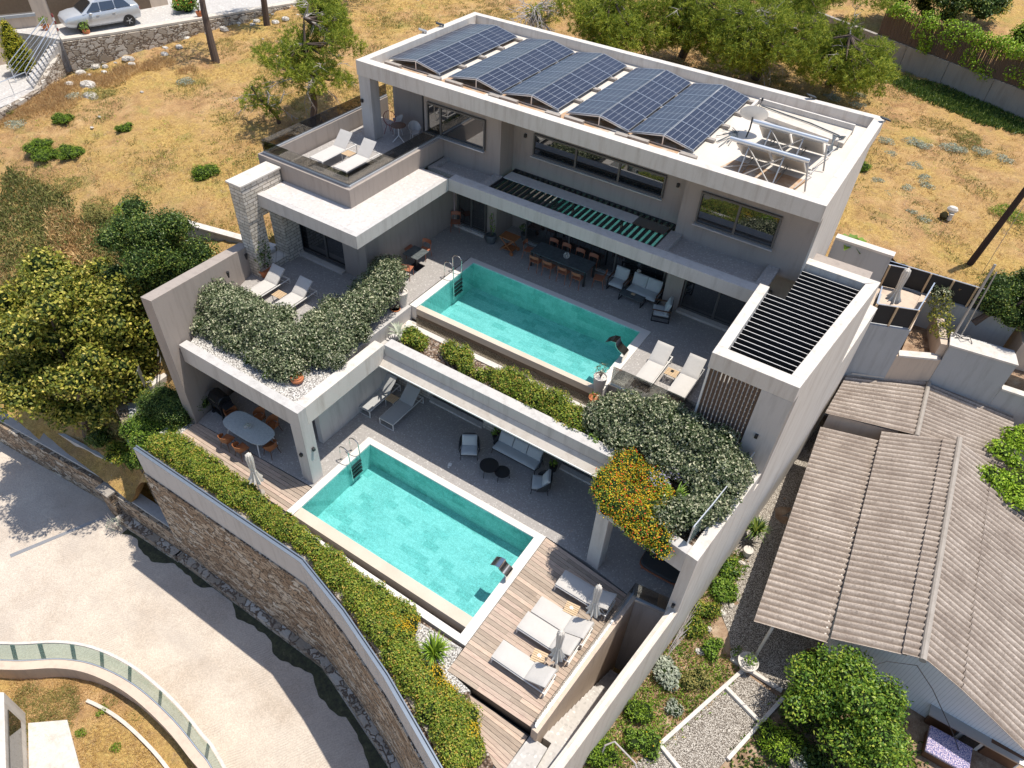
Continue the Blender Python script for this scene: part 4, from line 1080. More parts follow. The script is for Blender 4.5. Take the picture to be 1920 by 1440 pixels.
ps = parasol('furled cream parasol on the left timber strip beside the white dining table', (-1.36, -4.42, 0), 2.2)
dup(ps, (11.03, -3.99, 0), .7, 'furled cream parasol between the second and third deck loungers', scale=(.9, .9, 1.05))
dup(ps, (11.24, -2.06, 0), 1.9, 'furled cream parasol beside the leaf-shaded deck lounger', scale=(.9, .9, 1.05))
dup(ps, (15.45, 16.35, 3.0), .4, 'furled beige parasol inside the black-panelled enclosure', scale=(1.15, 1.15, 1.1))

# chairs
def metal_chair():
    t = thing('dining_chair', 'x', 'chair', (0, 0, 0))
    m = MB(); cush(m, .43, .42, .025, T4((0, -.21, .44))); m.build('seat', M['coppermetal'], t)
    m = MB()
    n = 10; vs = []
    for i in range(n + 1):
        a = -1.05 + 2.1 * i / n; x = .25 * math.sin(a); y = -.21 - .12 * (math.cos(a) - .5)
        for z in (.66, .82): vs += [(x, y - (z - .66) * .25, z), (x, y - .016 - (z - .66) * .25, z)]
    fs = []
    for i in range(n):
        a = 4 * i; b = a + 4; fs += [(a, b, b + 2, a + 2), (a + 1, a + 3, b + 3, b + 1), (a + 2, b + 2, b + 3, a + 3), (a, a + 1, b + 1, b)]
    m.add(vs, fs); m.build('backrest', M['coppermetal'], t)
    for sx in (-1, 1):
        m = MB(); m.tube([(sx * .18, .18, .44), (sx * .2, .22, 0)], .013, 6); m.build('leg', M['coppermetal'], t)
        m = MB(); m.tube([(sx * .215, -.24, .70), (sx * .19, -.2, .44), (sx * .21, -.28, 0)], .013, 6); m.build('leg', M['coppermetal'], t)
    return t
mc = metal_chair(); used = False
g = 'orange-brown metal chairs around the long dark dining table'
def putc(x, y, z, rz, label, group):
    global used
    if not used: used = True; place(mc, (x, y, z), rz, label); mc['group'] = group; return mc
    return dup(mc, (x, y, z), rz, label, group)
nm = ['first', 'second', 'third', 'fourth']
for i, x in enumerate((1.80, 2.46, 3.20, 3.88)):
    putc(x, 9.40, 3.65, 0, nm[i] + ' orange chair from the left on the pool side of the long dark table', g)
for i, x in enumerate((1.83, 2.48, 3.18, 3.84)):
    putc(x, 10.58, 3.65, PI, nm[i] + ' orange chair from the left on the window side of the long dark table', g)
putc(1.12, 9.95, 3.65, -PI / 2 + .1, 'orange chair at the left end of the long dark table', g)
putc(4.62, 9.9, 3.65, PI / 2 + .25, 'orange chair turned slightly at the right end of the long dark table', g)
g = 'orange-brown chairs near the small square table'
putc(-3.32, 6.9, 3.65, -2.0, 'orange chair behind the small square table against the taupe wall', g)
putc(-2.6, 7.15, 3.65, PI + .1, 'orange chair beside the small table, farthest from the hedge', g)
putc(-2.3, 5.6, 3.65, .3, 'orange chair half hidden by the silvery hedge at the small table', g)
putc(-2.9, 9.85, 3.65, -2.6, 'lone chair against the wall beside the left glass door', 'chairs by the upper terrace wall')
def dining_table(name, label, cx, cy, z, w, l, h, mat, legmat, leg=.07):
    t = thing(name, label, 'table', (cx, cy, z))
    m = MB(); m.box(cx - w / 2, cy - l / 2, z + h - .035, cx + w / 2, cy + l / 2, z + h); m.build('tabletop', M[mat], t, bevel=.006, smooth=False)
    for sx in (-1, 1):
        for sy in (-1, 1):
            x = cx + sx * (w / 2 - leg * .7); y = cy + sy * (l / 2 - leg * .7)
            m = MB(); m.box(x - leg / 2, y - leg / 2, z, x + leg / 2, y + leg / 2, z + h - .036); m.build('leg', M[legmat], t, smooth=False)
    return t
def slatetop():
    t = NT('dark_ceramic_top'); v = t.co('pos')
    return t.fin(t.ramp(t.noise(v, 7, 6, .7), [(.3, (.055, .065, .07)), (.7, (.13, .145, .15))]), .5)
M['slate'] = slatetop()
def marb():
    t = NT('pale_speckled_tabletop'); v = t.co('pos')
    return t.fin(t.ramp(t.noise(v, 22, 6, .8), [(.3, (.30, .34, .34)), (.5, (.46, .49, .48)), (.7, (.60, .62, .60))]), .35)
M['marble'] = marb()
dining_table('dining_table', 'long dark dining table with ten orange-brown chairs on the upper terrace', 2.8, 9.93, 3.65, 2.75, .95, .75, 'slate', 'darkmetal')
t = thing('lantern', 'round white wire lantern on the long dark dining table', 'lantern', (2.95, 9.95, 4.4))
m = MB()
for k in range(12):
    a = 2 * PI * k / 12; m.tube([(2.95 + r * math.cos(a + q), 9.95 + r * math.sin(a + q), 4.4 + z) for r, z, q in ((.06, .0, 0), (.12, .06, .2), (.13, .14, .4), (.09, .22, .6), (.05, .25, .7))], .007, 5)
m.build('wire_cage', M['whitemetal'], t); m = MB(); m.lathe([(.03, 0), (.03, .1)], (2.95, 9.95, 4.41), 10); m.build('candle', M['canvas'], t)
t = thing('square_table', 'small square pedestal table half in sun beside the silvery hedge', 'table', (-2.45, 6.4, 3.65))
m = MB(); m.box(-2.86, 6.0, 4.36, -2.06, 6.82, 4.39); m.build('tabletop', M['slate'], t, bevel=.005, smooth=False)
m = MB(); m.box(-2.5, 6.36, 3.68, -2.42, 6.46, 4.36); m.box(-2.72, 6.15, 3.65, -2.2, 6.68, 3.675); m.build('pedestal', M['darkmetal'], t, smooth=False)

# white dining set under the left frame
t = thing('dining_table', 'pale rounded dining table with white legs under the left frame', 'table', (-3.55, -2.78, 0))
pl = []
for i in range(48):
    a = 2 * PI * i / 48; c, s_ = math.cos(a), math.sin(a)
    pl.append((-3.58 + 1.15 * math.copysign(abs(c) ** .55, c), -2.78 + .52 * math.copysign(abs(s_) ** .6, s_)))
m = MB(); m.prism(pl, .72, .75); m.build('tabletop', M['marble'], t, bevel=.004)
for sx in (-1, 1):
    for sy in (-1, 1):
        m = MB(); m.tube([(-3.58 + sx * .75, -2.78 + sy * .3, .72), (-3.58 + sx * .92, -2.78 + sy * .46, 0)], [.03, .018], 8); m.build('leg', M['whitemetal'], t)
t = thing('centrepiece', 'small white bowl of flowers in the middle of the pale rounded table', 'bowl', (-3.6, -2.8, .75))
m = MB(); m.lathe([(.05, 0), (.13, .05), (.15, .08), (.13, .07), (.05, .02)], (-3.6, -2.8, .75), 16); m.build('bowl', M['whitemetal'], t)
P_, N_ = blobs_pts([((-3.6, -2.8, .86), (.12, .12, .07))], 900); leafmesh(P_, N_, .05, .04, 'flowers', L['whitef'], t); leafmesh(P_[:25], N_[:25], .07, .03, 'leaves', L['green'], t)
def shell_chair():
    t = thing('shell_chair', 'x', 'chair', (0, 0, 0), 'brown shell chairs around the pale rounded table')
    m = MB(); cush(m, .42, .42, .04, T4((0, -.2, .43))); m.build('seat', M['cartwood'], t)
    m = MB(); n = 12; vs = []
    for i in range(n + 1):
        a = -1.9 + 3.8 * i / n; x = .25 * math.sin(a); y = .02 - .25 * math.cos(a) - .02
        zt = .60 + .18 * max(0, math.cos(a * .8))
        for z in (.47, zt): vs += [(x * (1 + (z - .47) * .2), y - (z - .47) * .15, z), (x * .94, y * .94 - (z - .47) * .15, z)]
    fs = []
    for i in range(n):
        a = 4 * i; b = a + 4; fs += [(a, b, b + 2, a + 2), (a + 1, a + 3, b + 3, b + 1), (a + 2, b + 2, b + 3, a + 3), (a, a + 1, b + 1, b)]
    m.add(vs, fs); m.build('backrest', M['cartwood'], t)
    for sx in (-1, 1):
        for sy in (-1, 1):
            m = MB(); m.tube([(sx * .15, sy * .15, .43), (sx * .23, sy * .23, 0)], [.018, .01], 6); m.build('leg', M['darkwood'], t)
    return t
sc_ = shell_chair(); first = True
for (x, y, rz, l) in [(-4.05, -3.52, .1, 'left one of two brown shell chairs on the deck side of the pale rounded table'), (-3.25, -3.52, -.1, 'right one of two brown shell chairs on the deck side of the pale rounded table'), (-2.42, -2.83, PI / 2, 'brown shell chair at the column end of the pale rounded table'),
                      (-4.95, -2.5, -PI / 2 - .2, 'brown shell chair at the barbecue end of the pale rounded table'), (-3.95, -2.0, PI, 'left one of two brown shell chairs on the inner side of the pale rounded table'), (-3.2, -2.0, PI + .1, 'right one of two brown shell chairs on the inner side of the pale rounded table')]:
    if first: place(sc_, (x, y, 0), rz, l); first = False
    else: dup(sc_, (x, y, 0), rz, l)
# barbecue
t = thing('barbecue', 'black lidded gas barbecue on a wheeled cart against the left wall', 'barbecue', (-5.65, -2.4, 0))
c = Matrix.Translation((-5.62, -2.42, 0)) @ Matrix.Rotation(R(-6), 4, 'Z')
def bb(fn, nm_, mat, **k):
    m = MB(); fn(m); m.v = [tuple(c @ Vector(v)) for v in m.v]; return m.build(nm_, M[mat], t, **k)
bb(lambda m: m.add([(x, y, z) for x in (-.36, .36) for y, z in ((-.28, .86), (-.26, 1.0), (-.12, 1.14), (.1, 1.17), (.25, 1.08), (.28, .86))], [tuple(range(5, -1, -1)), tuple(range(6, 12))] + [(i, (i + 1) % 6, 6 + (i + 1) % 6, 6 + i) for i in range(6)]), 'lid', 'blackgloss', bevel=.02)
bb(lambda m: m.box(-.38, -.3, .68, .38, .28, .858), 'firebox', 'black', smooth=False)
bb(lambda m: (m.box(-.75, -.22, .82, -.39, .2, .85)), 'side_shelf', 'galv', smooth=False)
bb(lambda m: (m.box(.39, -.22, .82, .72, .2, .85)), 'side_shelf', 'black', smooth=False)
bb(lambda m: [m.box(sx * .33 - .02, sy * .24 - .02, .06, sx * .33 + .02, sy * .24 + .02, .68) for sx in (-1, 1) for sy in (-1, 1)] + [m.box(-.35, -.25, .2, .35, .25, .23)], 'cart_frame', 'black', smooth=False)
bb(lambda m: m.tube([(-.2, -.31, .98), (.2, -.31, .98)], .012, 6), 'handle', 'steel')
for sx in (-1, 1): bb(lambda m: m.tube([(sx * .36 - .02, -.22, .09), (sx * .36 + .02, -.22, .09)], .09, 12), 'wheel', 'black')

# rope armchairs, sofa, round tables on the lower terrace
def rope_seat(label, w, n, cat, group=None):
    """seat facing -y, centred on x"""
    t = thing('rope_sofa' if n > 1 else 'rope_armchair', label, cat, (0, 0, 0), group)
    m = MB(); cush(m, w, .66, .12, T4((0, -.33, .28))); m.build('seat_cushion', M['greycush'], t)
    for i in range(n):
        ww = w / n - .03
        m = MB(); cush(m, ww, .44, .15, T4((-w / 2 + (i + .5) * w / n, .17, .38), R(68)) if False else T4((-w / 2 + (i + .5) * w / n, .14, .37), R(62))); m.build('back_cushion', M['greycush'], t)
    m = MB(); k = 34; pts = []
    for i in range(k + 1):
        a = PI * i / k
        x = (w / 2 + .10) * math.copysign(abs(math.cos(a)) ** .45, math.cos(a)); y = -.12 + .52 * math.sin(a) ** .8
        hh = .30 + .42 * math.sin(a) ** .6
        pts.append((x, y, hh))
    for p in pts[::1]: m.tube([(p[0] * .95, p[1] * .92, .22), (p[0] * 1.0, p[1], p[2] + .02)], .011, 4)
    for a_, b_ in zip(pts, pts[1:]):
        m.add([(a_[0] * .97, a_[1] * .97, .24), (b_[0] * .97, b_[1] * .97, .24), (b_[0], b_[1], b_[2] + .0), (a_[0], a_[1], a_[2] + .0)], [(0, 1, 2, 3)])
    m.build('rope_back', M['rope'], t)
    m = MB(); m.tube([(p[0], p[1], p[2] + .03) for p in pts], .016, 6); m.tube([(-w / 2 - .02, -.33, .25), (-w / 2 - .06, -.1, .24), (-w / 2 + .1, .33, .24), (w / 2 - .1, .33, .24), (w / 2 + .06, -.1, .24), (w / 2 + .02, -.33, .25), (-w / 2 - .02, -.33, .25)], .016, 6)
    m.build('frame', M['darkmetal'], t)
    for sx in (-1, 1):
        for y in (-.32, .28):
            m = MB(); m.tube([(sx * (w / 2), y, .26), (sx * (w / 2 + .03), y * 1.08, 0)], .014, 6); m.build('leg', M['darkmetal'], t)
    return t
ra = rope_seat('dark rope armchair with pale grey cushions, left of the round tables', .62, 1, 'armchair', 'rope armchairs on the lower terrace')
place(ra, (3.80, 1.62, 0), R(33))
dup(ra, (7.0, 1.78, 0), R(-62), 'dark rope armchair with pale grey cushions facing the pool, right of the round tables')
rs = rope_seat('three-seat dark rope sofa with pale grey cushions behind the round tables', 1.95, 3, 'sofa'); place(rs, (5.5, 2.5, 0), 0)
def round_tab(label, x, y, r, h):
    t = thing('round_table', label, 'coffee table', (x, y, 0), 'round dark coffee tables')
    m = MB(); m.lathe([(r - .02, 0), (r, .01), (r, .035), (r - .015, .035), (r - .02, .022)], (x, y, h - .035), 40); m.build('tabletop', M['darkmetal'], t)
    for k in range(3):
        a = 2 * PI * k / 3 + .5; m = MB(); m.tube([(x + (r - .05) * math.cos(a), y + (r - .05) * math.sin(a), h - .035), (x + (r - .01) * math.cos(a), y + (r - .01) * math.sin(a), 0)], .012, 6); m.build('leg', M['darkmetal'], t)
round_tab('larger round dark coffee table in front of the rope sofa', 4.98, 1.27, .37, .44); round_tab('smaller round dark coffee table overlapping the larger one', 5.53, 1.34, .30, .37)

# lounge set on the upper terrace (seats face -y)
def block_seat(label, w, n, cat, group=None):
    t = thing('outdoor_sofa' if n > 1 else 'outdoor_armchair', label, cat, (0, 0, 0), group)
    m = MB(); cush(m, w, .66, .14, T4((0, -.36, .27))); m.build('seat_cushion', M['greycush'], t)
    for i in range(n):
        m = MB(); cush(m, w / n - .02, .52, .15, T4((-w / 2 + (i + .5) * w / n, .20, .38), R(74))); m.build('back_cushion', M['greycush'], t)
    m = MB()
    for s in (-1, 1):
        x = s * (w / 2 + .05)
        m.box(x - .02, -.36, 0, x + .02, -.32, .56); m.box(x - .02, .34, 0, x + .02, .38, .70); m.box(x - .02, -.32, 0, x + .02, .34, .035)
        m.box(x - .02, -.32, .22, x + .02, .34, .26)
    m.box(-w / 2 - .03, -.36, .22, w / 2 + .03, -.32, .26); m.box(-w / 2 - .03, .34, .22, w / 2 + .03, .38, .26); m.box(-w / 2 - .03, .34, .66, w / 2 + .03, .38, .70)
    m.build('frame', M['darkmetal'], t, smooth=False)
    for s in (-1, 1):
        x = s * (w / 2 + .05); m = MB(); m.box(x - .03, -.38, .562, x + .03, .38, .585); m.build('armrest', M['darkwood'], t, smooth=False)
    return t
ba = block_seat('black framed armchair with grey cushions left of the outdoor sofa', .62, 1, 'armchair', 'black framed armchairs')
place(ba, (5.38, 10.30, 3.65), 0)
dup(ba, (7.72, 9.55, 3.65), R(-72), 'black framed armchair with grey cushions facing the low black table')
bs = block_seat('two-seat black framed sofa with grey cushions on the upper terrace', 1.3, 2, 'sofa'); place(bs, (6.55, 10.32, 3.65), 0)
m = MB(); m.lathe([(.025, 0), (.09, .01), (.09, .03), (.03, .03), (.025, .015)], (6.05, 10.62, 4.62), 16); tag(m.build('wall_light_ring', M['canvas']), 'small round cream lamp above the two-seat sofa back', 'lamp')
t = thing('coffee_table', 'low black coffee table in front of the two-seat sofa', 'coffee table', (6.25, 9.8, 3.65))
m = MB(); m.box(5.75, 9.55, 3.97, 6.8, 10.1, 3.995); m.build('tabletop', M['slate'], t, smooth=False)
m = MB()
for x in (5.76, 6.76): m.box(x, 9.56, 3.65, x + .035, 9.6, 3.97); m.box(x, 10.05, 3.65, x + .035, 10.09, 3.97); m.box(x, 9.6, 3.65, x + .035, 10.05, 3.685)
m.build('frame', M['darkmetal'], t, smooth=False)
m = MB(); m.box(6.2, 9.78, 3.996, 6.36, 9.9, 4.02); m.box(6.22, 9.8, 4.02, 6.33, 9.87, 4.03); tag(m.build('book', M['teak'], smooth=False), 'small tan book lying on the low black coffee table', 'book')
# trolley
t = thing('serving_trolley', 'wooden serving trolley with crossed legs beside the potted plant', 'trolley', (.1, 9.9, 3.65))
m = MB()
for y in (9.62, 10.12):
    m.beam((-.25, y, 3.75), (.45, y, 4.4), .03, .035); m.beam((-.25, y, 4.4), (.45, y, 3.75), .03, .035)
m.beam((-.25, 9.6, 4.4), (-.25, 10.14, 4.4), .03, .03); m.beam((.45, 9.6, 4.4), (.45, 10.14, 4.4), .03, .03); m.build('cross_legs', M['cartwood'], t, smooth=False)
m = MB(); m.box(-.3, 9.6, 4.41, .5, 10.14, 4.44); m.build('tray', M['cartwood'], t, smooth=False)
m = MB(); m.box(-.2, 9.64, 3.85, .4, 10.1, 3.87); m.build('tray', M['cartwood'], t, smooth=False)
for y in (9.60, 10.14): m = MB(); m.tube([(.38, y - .015, 3.75), (.38, y + .015, 3.75)], .1, 16); m.build('wheel', M['cartwood'], t)
# roof terrace table and chairs
t = thing('bistro_table', 'round black bistro table with white three-legged base on the roof terrace', 'table', (-5.6, 9.4, 7.36))
m = MB(); m.lathe([(.33, 0), (.34, .01), (.33, .02)], (-5.6, 9.4, 8.08), 32); m.build('tabletop', M['darkwood'], t)
m = MB(); m.tube([(-5.6, 9.4, 8.08), (-5.6, 9.4, 7.62)], .03, 8)
for k in range(3):
    a = 2 * PI * k / 3; m.tube([(-5.6, 9.4, 7.64), (-5.6 + .3 * math.cos(a), 9.4 + .3 * math.sin(a), 7.37)], .02, 6)
m.build('base', M['whitemetal'], t)
def bucket(label, loc, rz, mat, group):
    t = thing('bucket_chair', label, 'chair', (0, 0, 0), group)
    m = MB(); n = 14; vs = []
    for i in range(n + 1):
        a = -2.1 + 4.2 * i / n
        for z, r in ((.42, .2), (.6, .27), (.62 + .2 * max(0, math.cos(a)), .29)): vs += [(r * math.sin(a), -r * math.cos(a), z), (r * .94 * math.sin(a), -r * .94 * math.cos(a), z)]
    fs = []
    for i in range(n):
        for j in (0, 2):
            a = 6 * i + j; b = a + 6; fs += [(a, b, b + 2, a + 2), (a + 1, a + 3, b + 3, b + 1)]
        a = 6 * i + 4; b = a + 6; fs += [(a, b, b + 1, a + 1)]
    m.add(vs, fs); m.lathe([(.2, .40), (.21, .43)], (0, 0, 0), 16); m.build('shell', M[mat], t)
    for sx in (-1, 1):
        for sy in (-1, 1):
            m = MB(); m.tube([(sx * .13, sy * .13, .41), (sx * .2, sy * .2, 0)], .012, 6); m.build('leg', M['whitemetal'], t)
    return place(t, loc, rz)
g = 'chairs around the roof terrace bistro table'
bucket('pale grey bucket chair behind the bistro table near the patio wall', (-6.15, 9.95, 7.36), PI - .7, 'grey', g)
bucket('pale grey bucket chair at the bistro table nearest the glass door', (-5.05, 9.85, 7.36), PI + .9, 'grey', g)
t = thing('wire_chair', 'dark red round wire chair at the patio column', 'chair', (-6.45, 9.6, 7.36))
m = MB()
for k in range(14):
    a = 2 * PI * k / 14; m.tube([(-6.45 + .13 * math.cos(a), 9.75 + .1 * math.sin(a), 7.75), (-6.45 + .33 * math.cos(a), 9.75 + .06 + .1 * math.sin(a), 8.05 + .26 * math.sin(a))], .007, 4)
m.tube([(-6.45 + .34 * math.cos(2 * PI * k / 20), 9.81 + .1 * math.sin(2 * PI * k / 20), 8.05 + .28 * math.sin(2 * PI * k / 20)) for k in range(21)], .014, 6)
for k in range(3): a = 2 * PI * k / 3; m.tube([(-6.45 + .1 * math.cos(a), 9.75 + .1 * math.sin(a), 7.75), (-6.45 + .25 * math.cos(a), 9.75 + .25 * math.sin(a), 7.36)], .012, 5)
m.build('wire_frame', M['redmetal'], t)
t = thing('drying_rack', 'folded chrome drying rack beside the roof terrace column', 'drying rack', (-7.2, 8.3, 7.4))
m = MB()
for k in range(7): m.tube([(-7.55 + k * .07, 7.95, 7.45 + k * .04), (-7.4 + k * .07, 8.55, 7.5 + k * .04)], .01, 5)
m.tube([(-7.55, 7.95, 7.45), (-7.1, 7.95, 7.7)], .014, 5); m.tube([(-7.4, 8.55, 7.5), (-6.95, 8.55, 7.75)], .014, 5); m.build('rails', M['steel'], t)
# low bench, stool inside the right frame
t = thing('rope_bench', 'dark rounded daybed in deep shade under the right frame', 'daybed', (12.3, .9, 0))
pl = [(12.35 + .75 * math.copysign(abs(math.cos(a)) ** .4, math.cos(a)), 1.2 + .55 * math.copysign(abs(math.sin(a)) ** .4, math.sin(a))) for a in np.linspace(0, 2 * PI, 40, endpoint=False)]
m = MB(); m.prism(pl, .30, .42); m.build('mattress', M['rope'], t, bevel=.03)
m = MB(); m.prism([(12.35 + (x - 12.35) * 1.03, 1.2 + (y - 1.2) * 1.03) for x, y in pl], .24, .298); m.build('frame', M['coppermetal'], t)
for sx in (-1, 1):
    for sy in (-1, 1): m = MB(); m.tube([(12.35 + sx * .6, 1.2 + sy * .4, .24), (12.35 + sx * .62, 1.2 + sy * .42, 0)], .025, 6); m.build('leg', M['coppermetal'], t)

# pots ----------------------------------------------------------
def pot(name, label, x, y, z, prof, mat, leaf, cr, ch, l, w, dens, flowers=None, stem=True, cat='potted plant', droop=0, group=None):
    t = thing(name, label, cat, (x, y, z), group)
    m = MB(); m.lathe(prof + [(prof[-1][0] * .86, prof[-1][1]), (prof[-1][0] * .84, prof[-1][1] - .05)], (x, y, z), 24); m.build('pot', M[mat], t)
    top = prof[-1][1]
    m = MB(); m.lathe([(prof[-1][0] * .84, 0), (prof[-1][0] * .83, .005)], (x, y, z + top - .06), 16); m.build('soil', M['soil'], t)
    if stem:
        m = MB()
        for k in range(5):
            a = k * 1.3; m.tube([(x, y, z + top - .05), (x + cr * .3 * math.cos(a), y + cr * .3 * math.sin(a), z + top + ch * .5), (x + cr * .6 * math.cos(a), y + cr * .6 * math.sin(a), z + top + ch)], [.015, .01, .004], 5)
        m.build('stems', M['bark'], t)
    bl = [((x + random.uniform(-.4, .4) * cr, y + random.uniform(-.4, .4) * cr, z + top + ch * random.uniform(.3, 1)), (cr * .6, cr * .6, ch * .4)) for _ in range(6)]
    P, N = blobs_pts(bl, dens, .6, -.8)
    leafmesh(P, N, l, w, 'foliage', L[leaf], t, droop=droop)
    for fm, cnt, fl in (flowers or []):
        i = rng.choice(len(P), min(cnt, len(P)), replace=False); leafmesh(P[i] + N[i] * .02, N[i], fl, fl, 'blossoms', L[fm], t, jit=.5)
    return t
cone = [(.16, 0), (.2, .3), (.25, .62), (.26, .66)]
pot('potted_shrub', 'tall pale cone planter with a leafy shrub at the left corner of the upper pool', -1.22, 3.95, 3.65, cone, 'white', 'silver', .32, .5, .09, .04, 120)
pot('potted_shrub', 'tall pale cone planter with a sparse shrub in front of the upper pool', 7.62, 4.35, 3.4, [(.18, 0), (.2, .3), (.25, .75), (.26, .8)], 'white', 'silver', .32, .5, .07, .035, 90)
pot('potted_plant', 'terracotta pot of pale leaves at the foot of the cone planter', -1.25, 3.55, 3.45, [(.13, 0), (.19, .22), (.2, .25)], 'terracotta', 'sage', .22, .2, .07, .04, 150)
pot('potted_plant', 'terracotta pot partly hidden below the sparse cone planter', 7.75, 3.75, 3.45, [(.13, 0), (.19, .22), (.2, .25)], 'terracotta', 'green', .2, .2, .07, .04, 80)
pot('potted_plant', 'grey round pot with a slender green plant by the left glass door', -1.0, 10.0, 3.65, [(.2, 0), (.27, .2), (.25, .38), (.23, .4)], 'slate', 'green', .18, 1.1, .09, .045, 60)
pot('potted_plant', 'low dark bushy pot in the shaded recess behind the trolley', .15, 11.2, 3.65, [(.2, 0), (.25, .2), (.25, .3)], 'slate', 'dense', .35, .4, .09, .045, 150)
pot('potted_tree', 'dark pot with a small glossy tree between the boundary wall and stone pier', -7.1, 2.15, 3.65, [(.22, 0), (.3, .28), (.3, .34)], 'terracotta', 'dense', .42, 1.15, .12, .06, 70)
pot('potted_plant', 'round terracotta bowl with red stems on the white pebbles', -1.35, -1.75, 3.62, [(.1, 0), (.22, .1), (.24, .2), (.19, .27), (.21, .29)], 'terracotta', 'green', .16, .12, .06, .03, 300, [('red', 25, .04)], stem=False)
pot('potted_plant', 'small dark pot of green leaves left of the rope sofa', 4.25, 2.85, 0, [(.12, 0), (.17, .25), (.17, .3)], 'black', 'green', .25, .3, .1, .06, 130)
pot('potted_plant', 'small dark pot of green leaves right of the rope sofa', 6.95, 2.8, 0, [(.12, 0), (.17, .25), (.17, .3)], 'black', 'euph', .2, .25, .1, .06, 130)
m = MB(); m.box(-.07, -.07, 0, .07, .07, .06); m.box(-.05, -.16, 0, .02, -.1, .03); o = tag(m.build('skimmer_box', M['whitemetal'], bevel=.01, smooth=False), 'small white plastic box on the shadow edge of the lower terrace', 'box'); o.location = (3.53, .70, 0); o.rotation_euler.z = .3

# ---------------------------------------------------------------- solar roof
ordn = ['leftmost', 'second from the left', 'middle', 'second from the right', 'rightmost']
for i, (x0, xa, x1) in enumerate([(-6.67, -5.2, -4.0), (-3.48, -2.12, -.95), (-.82, .50, 1.68), (2.12, 3.48, 4.68), (4.80, 6.08, 7.24)]):
    t = thing('solar_array', 'tent-shaped double row of solar panels on the roof, ' + ordn[i], 'solar array', ((x0 + x1) / 2, 13, 10.25), 'solar arrays on the flat roof')
    zl, zh = 10.43, 10.67; pw = 1.46
    for k in range(4):
        y0 = 10.32 + k * (pw + .02); y1 = y0 + pw
        for (a, b) in (((x0, zl), (xa - .03, zh)), ((xa + .03, zh), (x1, zl))):
            me = bpy.data.meshes.new('solar_panel'); off = OFF[t.name]
            vs = [Vector((a[0], y0, a[1])), Vector((b[0], y0, b[1])), Vector((b[0], y1, b[1])), Vector((a[0], y1, a[1]))]
            dn = Vector((0, 0, -.035)); allv = [v - off for v in vs] + [v + dn - off for v in vs]
            me.from_pydata(allv, [], [(0, 1, 2, 3), (7, 6, 5, 4), (4, 5, 1, 0), (5, 6, 2, 1), (6, 7, 3, 2), (7, 4, 0, 3)])
            uv = me.uv_layers.new(name='uv'); co = [(0, 0), (1, 0), (1, 1), (0, 1)]
            for q in range(24): uv.data[q].uv = co[q] if q < 4 else (.003, .003)
            me.materials.append(M['solar']); o = bpy.data.objects.new('solar_panel', me); C.objects.link(o); o.parent = t
    m = MB()
    for k in range(5):
        y = 10.31 + k * 1.48
        m.beam((x0 - .05, y, zl - .05), (xa, y, zh - .05), .035, .035); m.beam((x1 + .05, y, zl - .05), (xa, y, zh - .05), .035, .035)
        m.box(x0 - .1, y - .02, 10.26, x1 + .12, y + .02, 10.3)
        m.box(xa - .02, y - .02, 10.3, xa + .02, y + .02, zh - .06)
        for (a, b) in (((x0, zl), (xa - .03, zh)), ((xa + .03, zh), (x1, zl))):
            m.beam((a[0], y, a[1] + .008), (b[0], y, b[1] + .008), .022, .012)
    m.box(xa - .03, 10.31, zh - .075, xa + .03, 16.25, zh - .045); m.build('mounting_rails', M['alu'], t, smooth=False)
    for k in range(5):
        y = 10.31 + k * 1.48 + (-.28 if k == 0 else .0)
        m = MB(); m.box(x0 + .05, y - .1, 10.25, x0 + .85, y + .1, 10.40); m.build('ballast_block', M['concrete'], t, bevel=.01, smooth=False)
        m = MB(); m.box(x1 - .35, y - .1, 10.25, x1 + .28, y + .1, 10.36); m.build('ballast_block', M['concrete'], t, bevel=.01, smooth=False)
def collector(label, x0, x1, yb, yt, zt):
    t = thing('solar_water_heater', label, 'solar collector', ((x0 + x1) / 2, yb, 10.25), 'solar water collectors on the flat roof')
    for a, b in ((x0 + .1, (x0 + x1) / 2 - .05), ((x0 + x1) / 2 + .05, x1 - .1)):
        m = MB(); m.sheet((a, yt + .04, zt - .05), (b, yt + .04, zt - .05), (b, yb, 10.36), (a, yb, 10.36), .08); m.build('collector_panel', M['sheet'], t, smooth=False)
    m = MB(); m.tube([(x0 - .15, yt, zt), (x1 + .05, yt, zt)], .075, 12); m.build('header_pipe', M['alu'], t)
    m = MB(); mid = (x0 + x1) / 2; L_ = yt - .62
    for x in (x0 + .55, x1 - .75):
        m.beam((x, yt, zt - .05), (x, L_, 10.27), .04, .04); m.beam((x, L_, 10.27), (x, yb, 10.3), .03, .03); m.beam((x, L_ + .3, 10.7), (x, yb, 10.4), .025, .025)
    m.beam((x0 + .55, yt - .05, zt - .1), (x1 - .75, L_, 10.3), .03, .03); m.beam((x1 - .75, yt - .05, zt - .1), (x0 + .55, L_, 10.3), .03, .03)
    m.beam((x0 + .1, yb - .05, 10.33), (x1 + .1, yb - .05, 10.33), .04, .05); m.beam((x0, L_ + .1, 10.45), (mid + .4, yb, 10.5), .03, .03)
    m.beam((x1 + .05, yt - .02, zt - .1), (x1 + .25, L_ + .5, 10.28), .04, .04); m.beam((x1 - .1, L_ + .4, 10.3), (x1 + .2, yb, 10.6), .03, .03)
    m.build('stand', M['galv'], t, smooth=False)
M['sheet'] = plain('pale_metal_sheet', (.50, .46, .41), .4, .5, var=.1)
collector('front solar water collector on crossed struts, nearest the roof edge', 8.6, 11.1, 11.45, 10.2, 11.25)
collector('rear solar water collector on crossed struts beside the long plinth', 8.75, 11.2, 13.3, 12.1, 11.25)
t = thing('roof_plinth', 'long low cream plinth with grey hoses behind the water collectors', 'plinth', (9.6, 15.1, 10.25))
